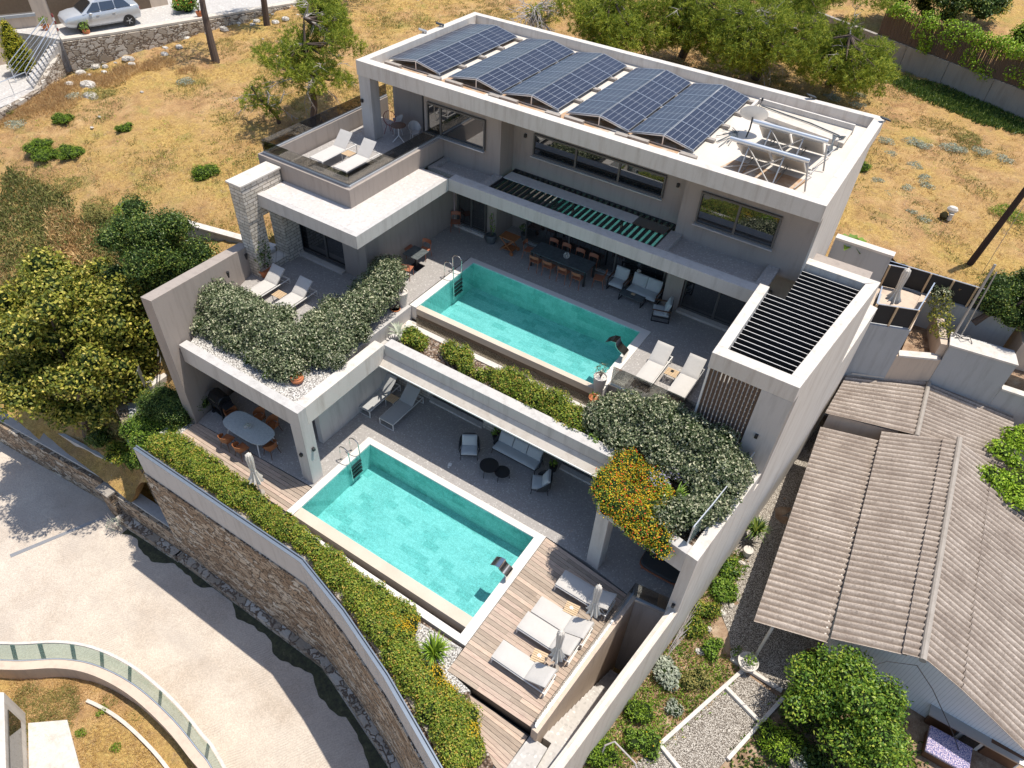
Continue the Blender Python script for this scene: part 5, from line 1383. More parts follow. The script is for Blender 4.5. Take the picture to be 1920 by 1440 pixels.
m = MB(); m.prism([(7.75, 15.1), (11.5, 14.4), (11.48, 15.8), (7.72, 15.95)], 10.24, 10.42); m.build('plinth', M['cream'], t, bevel=.01, smooth=False)
m = MB(); m.prism([(7.7, 15.96), (11.5, 15.82), (11.5, 15.92), (7.7, 16.06)], 10.24, 10.62); m.prism([(7.6, 15.1), (7.7, 15.1), (7.7, 16.0), (7.6, 16.0)], 10.24, 10.55); m.build('kerb', M['white'], t, smooth=False)
m = MB(); m.tube([(7.9, 15.7, 10.48), (9, 15.5, 10.46), (10, 15.3, 10.47), (11.2, 14.9, 10.46), (11.4, 14.2, 10.3), (11.1, 13.4, 10.3)], .025, 6)
for k in range(4): m.tube([(11.4, 15 - k * .1, 10.45), (11.2 - k * .05, 14.3, 10.65), (11.15 + k * .04, 13.7, 10.4), (11.3, 13.4, 10.3)], .02, 5)
for k in range(7): a = k * .9; m.tube([(7.7 + .35 * math.cos(a), 12.6 + .8 * math.sin(a), 10.3), (7.95, 12.9, 10.38), (7.8 + .3 * math.cos(a + 2), 12.4 + .9 * math.sin(a + 2), 10.28)], .014, 5)
m.build('hoses', M['slate'], t)
t = thing('satellite_dish', 'white satellite dish on the roof beside the rear collector', 'satellite dish', (8.3, 13.2, 10.3))
m = MB(); q = Vector((-.2, .75, .62)).to_track_quat('Z', 'Y').to_matrix().to_4x4(); vs = []
for j in range(7):
    r = .52 * j / 6
    for k in range(24): vs.append(Matrix.Translation((8.3, 13.2, 10.95)) @ q @ Vector((r * math.cos(2 * PI * k / 24), r * math.sin(2 * PI * k / 24), r * r * .5)))
m.add(vs, [(j * 24 + k, j * 24 + (k + 1) % 24, (j + 1) * 24 + (k + 1) % 24, (j + 1) * 24 + k) for j in range(6) for k in range(24)]); m.build('dish', M['whitemetal'], t)
m = MB(); m.tube([(8.3, 13.15, 10.95), (8.35, 13.0, 10.6), (8.3, 13.0, 10.25)], .03, 6); m.tube([(8.3, 13.2, 10.6), (8.3, 13.9, 11.4)], .012, 5); m.lathe([(.04, 0), (.04, .1)], (8.3, 13.85, 11.35), 8); m.build('mast', M['darkmetal'], t)
for (x, y, l, n) in [(-7.1, 13.2, 'small spotlight clipped to the left roof parapet', 'floodlight'), (-7.05, 14.4, 'small black solar lamp standing on the left roof parapet', 'floodlight'), (9.4, 17.2, 'black floodlight on the rear roof parapet', 'floodlight'), (12.35, 16.8, 'black floodlight at the right rear roof corner', 'floodlight')]:
    t = thing(n, l, 'floodlight', (x, y, 10.65))
    m = MB(); m.box(x - .03, y - .03, 10.65, x + .03, y + .03, 10.75); m.build('bracket', M['galv'], t, smooth=False)
    m = MB(); m.beam((x - .16, y - .1, 10.82), (x + .14, y + .12, 10.72), .2, .04); m.build('lamp_head', M['galv' if 'spotlight' in l else 'black'], t, smooth=False)

# ---------------------------------------------------------------- planting on the villa
bl = []
for a, b, n, r in [((-7.0, -.9, 4.25), (-4.0, -1.0, 4.3), 10, .68), ((-6.9, -.3, 4.3), (-3.4, -.3, 4.3), 9, .55), ((-4.0, -1.0, 4.3), (-1.9, -1.0, 4.2), 8, .68), ((-2.2, -.7, 4.15), (-1.55, 1.3, 4.25), 8, .66), ((-2.6, .2, 4.2), (-2.7, 1.6, 4.2), 4, .55),
                   ((-1.7, 1.2, 4.3), (-1.75, 3.1, 4.5), 8, .68), ((-2.2, 2.6, 4.3), (-2.7, 4.7, 4.35), 8, .58), ((-1.7, 3.2, 4.7), (-1.9, 4.2, 4.7), 4, .62), ((-6.6, -1.5, 3.9), (-1.6, -1.75, 3.9), 18, .5), ((-1.2, -.8, 4.0), (-1.1, 1.5, 4.1), 6, .45)]:
    bl += rowblobs(a, b, n, r, .18, r * 1.05)
shrub('silvery_hedge', 'big silvery-green hedge curving round the left sun terrace', 'hedge', bl, 'silver', .10, .055, 430, coremat='core', cf=.72, shell=.4)
bl = []
for a, b, n, r in [((8.7, 3.3, 4.2), (13.4, 2.9, 4.3), 15, .72), ((8.3, 2.6, 3.95), (13.3, 2.1, 4.1), 16, .6), ((12.0, 2.9, 4.6), (13.5, 2.4, 4.4), 4, .6), ((10.2, 3.4, 4.7), (12.6, 3.1, 4.8), 5, .6)]:
    bl += rowblobs(a, b, n, r, .2, r * 1.0)
shrub('silvery_hedge', 'big silvery-green hedge in front of the slatted screen and right loungers', 'hedge', bl, 'silver', .10, .055, 430, coremat='core', cf=.72, shell=.4)
bl = fillblobs([(12.2, .2), (13.0, .0), (13.3, 1.9), (12.5, 2.0)], 12, 4.1, .45, .45)
shrub('silvery_shrub', 'round silvery-green shrub beside the glass rail of the right frame', 'shrub', bl, 'silver', .10, .055, 430, cf=.72)
bl = fillblobs([(9.75, .3), (10.1, -.25), (12.3, -.55), (12.6, -.1), (12.0, .6), (11.3, 1.7), (9.9, 1.9)], 52, 3.86, .36, .30)
bl += fillblobs([(9.9, -.1), (12.4, -.5), (12.5, -.7), (10.2, -.4)], 14, 3.66, .3, .3)
bl += [((10.4, -.3, 3.6), (.35, .3, .3)), ((11.4, -.55, 3.6), (.4, .3, .32)), ((12.0, -.6, 3.55), (.35, .25, .35)), ((9.7, .9, 3.6), (.25, .35, .3)), ((9.85, .3, 3.5), (.25, .3, .3))]
shrub('flowering_shrub', 'spreading yellow and red flowering shrub spilling over the right frame', 'shrub', bl, 'green', .05, .03, 430, flowers=[('yellow', 6000, .05), ('red', 1500, .055)], cf=.75)
bl = [((11.35, 1.25, 4.15), (.35, .3, .2)), ((11.7, 1.9, 4.05), (.35, .3, .2))]
shrub('lilac_plant', 'small lilac flowering plant between the yellow flowers and the hedge', 'plant', bl, 'sage', .05, .02, 300, flowers=[('lilac', 160, .05)], cf=0)
def grassclump(name, label, x, y, z, n, r, h, mat, w=.03, cat='ornamental grass', group=None):
    t = thing(name, label, cat, (x, y, z), group); m = MB()
    for k in range(n):
        a = random.uniform(0, 2 * PI); rr = r * random.uniform(.4, 1.1); hh = h * random.uniform(.6, 1.1); s0 = random.uniform(0, .08)
        p0 = Vector((x + s0 * math.cos(a), y + s0 * math.sin(a), z)); d = Vector((math.cos(a), math.sin(a), 0)); sd = Vector((-d.y, d.x, 0)) * w
        pts = [p0 + d * rr * f ** 1.6 + Vector((0, 0, hh * (1 - (1 - f) ** 1.7) - .28 * hh * f * f * (rr / r))) for f in (0, .35, .7, 1)]
        ws = (.6, 1, .75, .05)
        vs = []
        for p, q in zip(pts, ws): vs += [p - sd * q, p + sd * q]
        m.add(vs, [(0, 1, 3, 2), (2, 3, 5, 4), (4, 5, 7, 6)])
    m.build('blades', mat, t); return t
grassclump('strap_leaf_plant', 'arching strap-leaved plant in the flowering bed of the right frame', 12.0, .95, 3.6, 60, .7, .8, L['green'], .022)
grassclump('spiky_palm', 'spiky yucca on white pebbles beside the lower pool corner', 7.75, -5.75, -.04, 90, .62, .75, L['euph'], .028, 'yucca')
grassclump('agave', 'pale drooping aloe hanging over the corner between the two planters', -.35, 2.6, 3.4, 26, .6, .35, L['sage'], .05, 'aloe')
def small(name, label, x, y, z, r, leaf, l, w, dens, fl=None, group=None, zr=None, cat='shrub', n=4, cf=.7):
    bl = [((x, y, z + (zr or r) * .4), (r * .6, r * .6, (zr or r) * .65))]
    for _ in range(n * 2):
        a = random.uniform(0, 2 * PI); q = random.uniform(.3, .78); rr = r * random.uniform(.28, .5)
        bl.append(((x + q * r * math.cos(a), y + q * r * math.sin(a) * .9, z + (zr or r) * random.uniform(.25, .85)), (rr, rr, rr * (zr or r) / r * 1.1)))
    return shrub(name, label, cat, bl, leaf, l, w, dens, group, flowers=fl, cf=cf)
small('round_shrub', 'dark green rounded shrub on the pebbles behind the front parapet', -4.55, -1.75, 3.62, .42, 'dense', .04, .025, 1500, cf=.85)
small('white_flowering_shrub', 'white-flowered bush left of the terracotta bowl, nearer the dark shrub', -3.4, -1.85, 3.6, .48, 'dense', .05, .03, 1000, [('whitef', 420, .035)])
small('white_flowering_shrub', 'white-flowered bush immediately left of the terracotta bowl', -2.35, -2.0, 3.6, .48, 'dense', .05, .03, 1000, [('whitef', 420, .035)])
small('white_flowering_shrub', 'white-flowered bush at the left end of the front pebble bed', -5.8, -1.6, 3.6, .42, 'silver', .05, .03, 800, [('whitef', 260, .035)])
small('white_flowering_shrub', 'pale flowered bush against the white side parapet of the left frame', -.95, -.3, 3.6, .55, 'silver', .06, .03, 800, [('whitef', 350, .03)], n=6)
small('planter_shrub', 'leafy rounded shrub at the left end of the long planter', .55, 2.5, 3.4, .62, 'hedge', .09, .045, 330, n=6)
bl = rowblobs((1.8, 2.7, 3.85), (3.9, 2.4, 3.65), 12, .34, .28)
shrub('planter_shrub', 'leafy low shrub in the middle of the long planter', 'shrub', bl, 'hedge', .09, .045, 330)
bl = rowblobs((4.4, 2.7, 3.8), (8.2, 2.4, 3.75), 24, .42, .3)
shrub('planter_shrub', 'long leafy shrub filling the right half of the long planter', 'shrub', bl, 'hedge', .09, .045, 360)
small('planter_shrub', 'small leafy plant with a yellow leaf where planter meets the silvery hedge', 8.7, 2.0, 3.45, .45, 'green', .12, .05, 120, n=3, cf=0)

# front hedge
HP = [(-6.25, -5.25), (2.2, -5.3), (4.6, -5.85), (7.1, -6.65), (8.9, -7.4), (10.2, -8.0), (10.5, -8.3), (10.4, -7.5), (9.7, -6.7), (8.6, -6.5), (7.4, -6.4), (6.5, -5.7), (6.4, -5.2), (3.0, -5.05), (0, -4.9), (-.8, -4.75), (-6.1, -4.55)]
bl = fillblobs(HP, 310, .18, .34, .40, .06)
shrub('clipped_hedge', 'long low leafy hedge between the high stone wall and the lower pool', 'hedge', bl, 'hedge', .075, .042, 420, cf=.78, shell=.3, lower=-.1)
bl = rowblobs((5.6, -5.45, .25), (7.3, -5.95, .25), 9, .3, .1)[:6] + rowblobs((5.3, -5.35, .2), (6.6, -5.5, .25), 5, .28, .08)
shrub('yellow_flowering_shrub', 'yellow-flowered mound by the pool curb, left of the yucca', 'shrub', bl, 'hedge', .05, .03, 300, flowers=[('yellow', 1700, .05)], cf=.8)
bl = rowblobs((7.9, -6.35, .2), (10.2, -7.1, .15), 13, .33, .12, w=.12)
shrub('yellow_flowering_shrub', 'yellow-flowered mound along the deck edge, right of the yucca', 'shrub', bl, 'hedge', .05, .03, 300, flowers=[('yellow', 2600, .05)], cf=.8)
bl = fillblobs([(-8.4, -5.5), (-6.5, -5.7), (-6.5, -4.0), (-8.4, -3.6)], 26, -.55, .5, .55, .15)
shrub('clipped_shrub', 'light green clipped shrub left of the end of the high stone wall', 'shrub', bl, 'citrus', .07, .035, 420, cf=.78)
bl = fillblobs([(-8.3, -4.2), (-6.6, -4.2), (-6.6, -2.6), (-8.0, -2.6)], 16, .35, .5, .6, .15)
shrub('clipped_shrub', 'dark green shrub at the foot of the tall boundary wall', 'shrub', bl, 'dense', .07, .035, 420, cf=.8)

# ---------------------------------------------------------------- trees
def limbs(t, base, tips, r0, mat, name='trunk', fork=.45):
    m = MB(); b = Vector(base)
    mid = Vector((sum(p[0] for p in tips) / len(tips), sum(p[1] for p in tips) / len(tips), sum(p[2] for p in tips) / len(tips)))
    f = b.lerp(mid, fork); f.z = max(f.z, b.z + (mid.z - b.z) * fork)
    m.tube([b - Vector((0, 0, .3)), b.lerp(f, .5) + Vector((random.uniform(-.1, .1), random.uniform(-.1, .1), 0)), f], [r0, r0 * .8, r0 * .62], 9)
    for p in tips:
        p = Vector(p); q = f.lerp(p, .5) + Vector((random.uniform(-.2, .2), random.uniform(-.2, .2), random.uniform(0, .3)))
        m.tube([f, q, p], [r0 * .5, r0 * .3, r0 * .1], 6)
    return m.build(name, mat, t)
def tree(name, label, base, c, R_, nb, rb, leaf, l, w, dens, cat='tree', group=None, r0=.16, cf=.55, lower=-.6, hollow=.35, droop=0):
    t = thing(name, label, cat, base, group)
    bl = []
    while len(bl) < nb:
        d = rng.normal(0, 1, 3); d /= np.linalg.norm(d)
        if d[2] < -.75: continue
        k = random.uniform(hollow, 1.0)
        r = rb * random.uniform(.65, 1.25)
        bl.append((tuple(np.array(c) + d * np.array(R_) * k), (r, r, r * .8)))
    limbs(t, base, [b[0] for b in bl[:14]], r0, M['bark'])
    P, N = blobs_pts(bl, dens, .5, lower)
    leafmesh(P, N, l, w, 'crown', L[leaf], t, droop=droop)
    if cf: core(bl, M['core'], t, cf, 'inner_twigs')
    return t
tree('plane_tree', 'large yellow-green leafy tree at the left edge above the street wall', (-13.2, -5.0, -3.8), (-12.9, -4.0, 1.3), (3.4, 3.4, 4.0), 130, .8, 'plane', .17, .10, 105, cf=.6, r0=.22)
tree('round_tree', 'dense dark green round tree left of the tall boundary wall', (-11.3, -.3, 1.2), (-11.1, -.15, 4.0), (2.0, 1.9, 2.3), 66, .68, 'dense', .10, .055, 260, cf=.68)
def pine(label, base, bl, n_t, dead=0, name='pine_tree', r0=.2, lean=(0, 0), group='pine trees in the dry field', l=.30):
    t = thing(name, label, 'pine tree', base, group)
    top = max(b[0][2] for b in bl); cx = sum(b[0][0] for b in bl) / len(bl); cy = sum(b[0][1] for b in bl) / len(bl)
    m = MB(); b = Vector(base); tp = Vector((cx, cy, top)); pts = [b - Vector((0, 0, .3))] + [b.lerp(tp, f) + Vector((.25 * math.sin(f * 5), .2 * math.cos(f * 4) - .2, 0)) for f in (.25, .5, .75, .95)]
    m.tube(pts, [r0, r0 * .85, r0 * .65, r0 * .4, r0 * .15], 9)
    for c, r in bl:
        s = min(pts, key=lambda p: (p - Vector(c)).length); k = s.lerp(Vector(c), .55); k.z -= .15
        m.tube([s, k, Vector(c)], [r0 * .28, r0 * .18, r0 * .06], 5)
    m.build('trunk', M['bark'], t)
    # needle tufts: sprays of thin blades
    P, N = blobs_pts(bl, n_t, .75, -.9)
    k = 7
    PP = np.repeat(P, k, 0); NN = np.repeat(N, k, 0)
    al = NN * .5 + rng.normal(0, .8, NN.shape) + np.array([0, 0, .35])
    leafmesh(PP + al * .05, rng.normal(0, 1, NN.shape), l, .028, 'needles', L['pine'], t, align=al, up=0)
    if dead:
        m = MB()
        for q in range(dead):
            c, r = random.choice(bl); s = min(pts, key=lambda p: (p - Vector(c)).length)
            p = s.copy(); d = (Vector(c) - s).normalized() + Vector((random.uniform(-.7, .7), random.uniform(-.7, .7), random.uniform(-.3, .5)))
            path = [p.copy()]
            for _ in range(6):
                d = (d + Vector((random.uniform(-.5, .5), random.uniform(-.5, .5), random.uniform(-.5, .35)))).normalized(); p = p + d * random.uniform(.25, .5); path.append(p.copy())
            m.tube(path, [.045, .038, .032, .025, .018, .012, .006], 5)
            for j in (2, 3, 4, 5):
                for _ in range(2):
                    d2 = (d + Vector((random.uniform(-1, 1), random.uniform(-1, 1), random.uniform(-.8, .6)))).normalized()
                    m.tube([path[j], path[j] + d2 * .3, path[j] + d2 * .55 + Vector((random.uniform(-.15, .15),) * 3)], [.018, .012, .004], 4)
        m.build('dead_branches', M['deadwood'], t)
    return t
def scatter(c, R_, n, r):
    out = []
    for _ in range(n):
        d = rng.normal(0, 1, 3); d /= np.linalg.norm(d); k = random.uniform(.3, 1)
        rr = r * random.uniform(.7, 1.3); out.append((tuple(np.array(c) + d * np.array(R_) * k), (rr, rr, rr * .65)))
    return out
pine('pine with bleached dead branches beside the roof terrace, nearest the villa', (-14.5, 12.5, 4.35), scatter((-14.2, 13.0, 7.9), (2.4, 2.3, 1.7), 34, .6) + scatter((-15.2, 15.4, 8.8), (1.5, 1.4, 1.7), 30, .65), 44, 22)
pine('smaller sparse pine with low drooping twigs left of the dead-branched pine', (-16.3, 11.9, 4.35), scatter((-16.6, 11.2, 5.8), (1.3, 1.2, .9), 9, .4), 34, 8, r0=.12)
t = thing('bare_pine_trunk', 'leaning bare tree trunk in the middle of the dry field, top out of view', 'tree', (-26.1, 15.86, 4.3), 'pine trees in the dry field')
m = MB(); m.tube([(-26.1, 15.86, 4.1), (-26.2, 15.9, 5.5), (-26.6, 16.2, 7.2), (-26.9, 16.6, 9.5)], [.26, .22, .18, .12], 10); m.build('trunk', M['bark'], t)
P_, N_ = blobs_pts(scatter((-27.2, 17.2, 11.2), (2.0, 2.0, 1.2), 12, .7), 30, .75, -.9)
leafmesh(np.repeat(P_, 6, 0), rng.normal(0, 1, (len(P_) * 6, 3)), .3, .03, 'crown', L['pine'], t, align=np.repeat(N_, 6, 0) + rng.normal(0, .8, (len(P_) * 6, 3)), up=0)
pine('forked dark pine near the stone wall behind the car', (-27.7, 21.7, 4.8), scatter((-28.2, 22.6, 10.6), (1.8, 1.8, 1.2), 12, .7) + scatter((-26.9, 21.2, 7.6), (.8, .8, .5), 3, .35), 26, 2, r0=.24)
pine('dark pine in shade at the top of the field behind the forked pine', (-26.0, 26.5, 5.2), scatter((-25.6, 27.5, 10.4), (2.4, 2.2, 1.4), 14, .75) + scatter((-24.6, 25.5, 8.2), (1.0, 1.0, .6), 4, .45), 24, 2, r0=.3)
pine('twiggy half-dead pine behind the left rear of the roof', (-11.8, 31.5, 5.3), scatter((-10.8, 30.4, 6.9), (1.7, 1.4, 1.1), 9, .4), 22, 46)
pine('big bushy pine behind the middle of the roof', (-7.0, 31.5, 5.2), scatter((-5.2, 29.8, 7.8), (3.6, 3.0, 2.0), 70, .8), 42, 8, r0=.3)
pine('big bushy pine behind the roof, right of the middle pine', (-2.4, 34.5, 5.1), scatter((-1.2, 32.4, 8.4), (3.4, 2.6, 2.0), 60, .85), 40, 8, r0=.3)
pine('wide pine with tangled dead branches behind the right half of the roof', (2.8, 34.4, 5.0), scatter((3.0, 31.6, 8.2), (4.2, 3.6, 1.9), 80, .8), 38, 44, r0=.32)
pine('spreading pine overhanging the field below the reed fence', (6.8, 37.0, 4.9), scatter((7.9, 34.0, 7.4), (3.0, 2.8, 1.6), 56, .75), 40, 22, r0=.3)
pine('pine rising out of view above the solar water collectors', (1.5, 38.5, 5.2), scatter((3.6, 36.4, 10.2), (5.0, 3.0, 1.8), 60, .9), 34, 14, r0=.32)

# field shrubs ---------------------------------------------------
fg = 'green cushion shrubs in the dry field'
for i, (x, y, r, l) in enumerate([(-26.6, 4.0, .95, 'largest bright green cushion shrub at the left edge of the dry field'), (-25.6, 3.6, .7, 'green cushion shrub touching the largest one on its right'), (-24.4, 4.35, .8, 'bright green cushion shrub right of the largest one'), (-27.9, 6.22, .65, 'green cushion shrub just above the largest one'),
                               (-15.7, 6.3, .75, 'bright green cushion shrub alone near the stone pier'), (-23.7, 7.24, .5, 'small upright green shrub in the middle of the dry field'), (11.25, 26.46, .75, 'bright green shrub beside the right rear corner of the villa')]):
    small('cushion_shrub', l, x, y, h1(x, y) - .05, r, 'euph', .09, .03, 300, group=fg, zr=r * .6, n=6, cf=.75)
for (x, y, r, leaf, l) in [(-19.0, 2.2, 1.1, 'drygreen', 'wide olive-green weed patch above the round dark tree'), (-17.2, 2.9, .9, 'vine', 'yellow-green grass patch beside the round dark tree'), (-22.4, 2.7, .9, 'drygreen', 'olive weed patch below the largest cushion shrub'), (-29.6, 8.4, .6, 'sage', 'grey-green thistle clump below the stone stairs'), (-28.6, 9.2, .9, 'drygreen', 'dark weed clump below the dry stone wall'),
                       (-32.2, 5.4, .8, 'euph', 'green weed clump at the far left edge of the field'), (-30.3, 4.8, .6, 'sage', 'pale sage clump at the far left edge of the field'), (-25.2, 12.8, .6, 'sage', 'pale sage clump under the bare trunk'), (18.7, 26.6, .9, 'euph', 'green weed clump beside the dark pole'), (15.8, 33.8, .9, 'drygreen', 'olive grass mound below the rear retaining wall')]:
    small('weed_clump', l, x, y, h1(x, y) - .05, r, leaf, .11, .03, 170, zr=r * .35, cat='weeds', n=7, cf=0)
sg_ = 'pale grey-leaved clumps in the dry field behind the villa'
for (x, y, r) in [(11.8, 30.8, .55), (13.1, 31.5, .6), (13.7, 31.3, .5), (15.0, 32.0, .6), (15.6, 32.2, .55), (16.6, 32.7, .6), (12.4, 29.3, .4), (14.5, 27.8, .5), (13.8, 28.8, .5), (14.7, 27.0, .5), (17.7, 32.4, .5), (14.6, 24.1, .35), (15.3, 23.7, .35), (12.4, 25.9, .4), (8.7, 36, .6), (7.7, 34.6, .6), (9.2, 34.6, .5), (14.0, 26.2, .4), (13.2, 25.0, .35)]:
    small('grey_clump', 'low pale grey-leaved clump in the dry field behind the villa', x, y, h1(x, y) - .04, r, 'sage', .08, .035, 260, group=sg_, zr=r * .4, cat='weeds', n=4, cf=0)

def tufts(name, label, n, xr, yr, mat, l, w, mask, kk=5, spread=.07, z=lambda x, y: H(x, y), seed=3, free=False):
    g_ = np.random.default_rng(seed)
    x = g_.uniform(*xr, n * 4); y = g_.uniform(*yr, n * 4)
    keep = mask(x, y); x = x[keep][:n]; y = y[keep][:n]
    ok = np.array([field_here(a, b) for a, b in zip(x, y)]) if not free and name != 'lawn_grass' else np.ones(len(x), bool)
    x, y = x[ok], y[ok]; zz = z(x, y)
    P = np.stack([x, y, zz], 1); P = np.repeat(P, kk, 0); P[:, :2] += g_.normal(0, spread, (len(P), 2)); P[:, 2] += l * .3
    al = np.tile([0, 0, 1.0], (len(P), 1)) + g_.normal(0, .45, (len(P), 3))
    o = leafmesh(P, g_.normal(0, 1, (len(P), 3)) * [1, 1, .2], l, w, name, mat, align=al, up=0)
    return tag(o, label, 'grass', kind='stuff')
def nz(x, y, f, s=0.0): return np.sin(x * f + 1.7 * np.sin(y * f * .8 + s)) + np.sin(y * f * 1.3 + 1.3 * np.sin(x * f * .7 + s)) + .6 * np.sin((x + y) * f * 2.3 + s)
fx, fy = (-36, 22), (-4, 44)
tufts('dry_grass', 'short dry straw-coloured grass covering the sloping field', 30000, fx, fy, L['dry'], .15, .02, lambda x, y: nz(x, y, .35) > -.6)
tufts('field_weeds', 'olive-green weeds and grass scattered through the dry field', 20000, fx, fy, L['drygreen'], .16, .028, lambda x, y: (nz(x, y, .9, 2) > .9) | ((nz(x, y, .3, 5) > 1.1)), 6, .12, seed=5)
tufts('dark_weeds', 'low dark weeds dotted over the bare soil of the field', 15000, fx, fy, L['scrub'], .12, .03, lambda x, y: nz(x, y, .6, 8) > .5, 5, .09, seed=8)
def near(pts, r):
    def f(x, y):
        k = np.zeros(x.shape, bool)
        for a, b, q in pts: k |= np.hypot(x - a, y - b) < q * r
        return k
    return f
tufts('brown_seed_grass', 'tall rusty seed-headed grass below the dry stone wall', 3000, (-35, -20), (3, 16), L['rust'], .40, .022, near([(-31.2, 6.3, 1.1), (-31.5, 8.0, 1.0), (-30.4, 7.3, 1.0), (-31.6, 9.7, 1.0), (-30.2, 10.4, .9), (-30.4, 12, .7), (-29.4, 13.4, .7), (-31.8, 5.2, .8), (-26.5, 13.8, .6)], 1.0), 6, .12, seed=11)
tufts('slope_scrub', 'brown and green scrub covering the slope between the two left trees', 6500, (-27, -9.5), (-5, 2.2), L['scrub'], .3, .06, lambda x, y: nz(x, y, .8, 1) > -.9, 6, .16, seed=12)
tufts('slope_scrub', 'tan dry scrub on the slope behind the yellow-green tree', 2600, (-22, -12), (-3, 1.5), L['dry'], .3, .04, lambda x, y: nz(x, y, .9, 6) > .2, 6, .16, seed=13)
tufts('slope_scrub', 'dark weeds in the shade under the rear retaining wall', 1800, (9, 19), (36.5, 41), L['dense'], .35, .06, lambda x, y: (y > 43.2 - (x - 9) * .52 - 3.2) & (y < 43.2 - (x - 9) * .52), 6, .16, seed=14)

for (x, y, r, leaf, l) in [(-9.4, -4.7, .75, 'citrus', 'light green bush behind the low street wall, nearest the high stone wall'), (-10.6, -4.9, .7, 'hedge', 'leafy bush behind the square stone pillar'), (-8.6, -3.3, .8, 'hedge', 'yellow-green bush below the garden stairs'), (-11.9, -4.9, .7, 'dense', 'dark bush under the yellow-green tree'), (-7.3, -5.0, .6, 'citrus', 'bright bush touching the left end of the high stone wall')]:
    small('street_shrub', l, x, y, max(h1(x, y) - .1, -3.9), r, leaf, .09, .05, 300, group='bushes behind the low street wall', n=6)

tufts('brown_seed_grass', 'tall tan dry grass mixed into the rusty grass below the dry stone wall', 3600, (-35, -20), (3, 16), L['dry'], .34, .022, near([(-31.0, 6.5, 1.4), (-31.2, 8.2, 1.3), (-30.0, 7.5, 1.3), (-31.2, 9.9, 1.2), (-29.8, 10.8, 1.1), (-30.0, 12.4, .9), (-29.0, 13.8, .9), (-31.6, 5.0, 1.0)], 1.0), 6, .14, seed=31)
tufts('green_tufts', 'small green grass tufts scattered over the dry field', 3200, fx, fy, L['vine'], .14, .022, lambda x, y: nz(x, y, 1.9, 4) + .8 * nz(x, y, .25, 2) > 1.7, 7, .1, seed=33)

gb = [(14.0, 5.5), (14.7, 5.0), (14.5, 1.6), (15.5, .9), (16.0, .6), (14.7, -3.2), (13.6, -5.5), (12.9, -5.0), (13.5, -.6)]
inb = lambda x, y: np.array([inpoly(a, b, gb) for a, b in zip(x, y)])
flat = lambda x, y: np.full(np.shape(x), -2.6)
tufts('garden_weeds', 'mixed green weeds covering the soil of the garden bed by the white wall', 900, (12.5, 16.2), (-5.6, 5.6), L['green'], .16, .05, inb, 6, .13, z=flat, seed=41, free=True)
tufts('garden_weeds', 'dry stalks and litter on the soil of the garden bed by the white wall', 1300, (12.5, 16.2), (-5.6, 5.6), L['dry'], .14, .025, inb, 5, .12, z=flat, seed=42, free=True)
gb2 = [(17.6, .6), (16.8, -2.2), (18.5, -3.5), (23, -1), (22, 1.6), (18.2, 2.6)]
tufts('garden_weeds', 'dark green ground cover under the citrus tree', 900, (16.5, 23), (-3.6, 2.6), L['dense'], .18, .07, lambda x, y: np.array([inpoly(a, b, gb2) for a, b in zip(x, y)]), 6, .14, z=flat, seed=43, free=True)

# ---------------------------------------------------------------- rear wall with reed fence and creeper
rwl = thing('rear_retaining_wall', 'weathered concrete retaining wall below the reed fence at the top right', 'wall', (12, 41, 5))
A_, B_ = Vector((-4, 49.5)), Vector((24, 35.6))
def wl(f): return A_.lerp(B_, f)
m = MB()
for i in range(10):
    a, b = wl(i / 10 + .001), wl((i + 1) / 10); d = (b - a).normalized(); n_ = Vector((-d.y, d.x)) * .3
    m.prism([tuple(a), tuple(b), tuple(b + n_), tuple(a + n_)], 3.5, 6.45)
m.build('concrete_panels', M['concrete'], rwl, smooth=False)
rf = thing('reed_fence', 'brown reed-screen fence overgrown with lime creeper on the concrete wall', 'fence', (12, 41, 6.4))
m = MB(); fr0, fr1 = .42, 1.0; a, b = wl(fr0), wl(fr1); d = (b - a).normalized(); nn_ = Vector((-d.y, d.x))
n = 420
for i in range(n):
    p = a.lerp(b, i / n) + nn_ * (.15 + random.uniform(-.02, .02)); h = 8.3 + random.uniform(-.12, .1)
    m.tube([(p.x, p.y, 6.4), (p.x + random.uniform(-.04, .04), p.y, h)], .028, 4, caps=False)
m.build('reed_screen', M['reed'], rf)
cr = thing('creeper', 'lime-green creeper hanging over the reed fence', 'climbing plant', (12, 41, 6.5))
bl = []
for i in range(70):
    f = random.uniform(fr0, 1.0); p = wl(f) - nn_ * .1
    bl.append(((p.x, p.y, 8.3 + random.uniform(-.25, .3)), (.55, .45, .35)))
for i in range(60):
    f = random.uniform(.76, 1.0) if i > 14 else random.uniform(fr0, .76); p = wl(f) - nn_ * .2
    bl.append(((p.x, p.y, random.uniform(6.6, 8.2)), (.45, .3, .5)))
P, N = blobs_pts(bl, 75, .6, -.9); leafmesh(P, N, .14, .10, 'foliage', L['vine'], cr)
gg = 'garden trees behind the reed fence'
tree('garden_tree', 'dark bushy tree behind the left part of the reed fence', (7.5, 50, 6.2), (7.6, 49.5, 8.6), (3.0, 2.2, 1.6), 34, 1.0, 'dense', .16, .09, 60, group=gg)
tree('garden_tree', 'dark bushy tree behind the middle of the reed fence', (11.2, 49.5, 6.2), (11.4, 49.2, 8.0), (2.6, 2.2, 1.5), 30, .9, 'dense', .16, .09, 60, group=gg)
tree('garden_tree', 'yellow-tipped bushy tree behind the reed fence near the pale house', (12.8, 53.5, 6.2), (12.9, 53.2, 8.2), (1.9, 1.8, 1.6), 22, .8, 'thuja', .16, .08, 70, group=gg)
tree('garden_tree', 'light green shrub behind the right end of the reed fence', (17.2, 47.5, 6), (17.0, 46.8, 7.6), (1.8, 1.5, 1.2), 18, .7, 'vine', .15, .09, 60, group=gg)
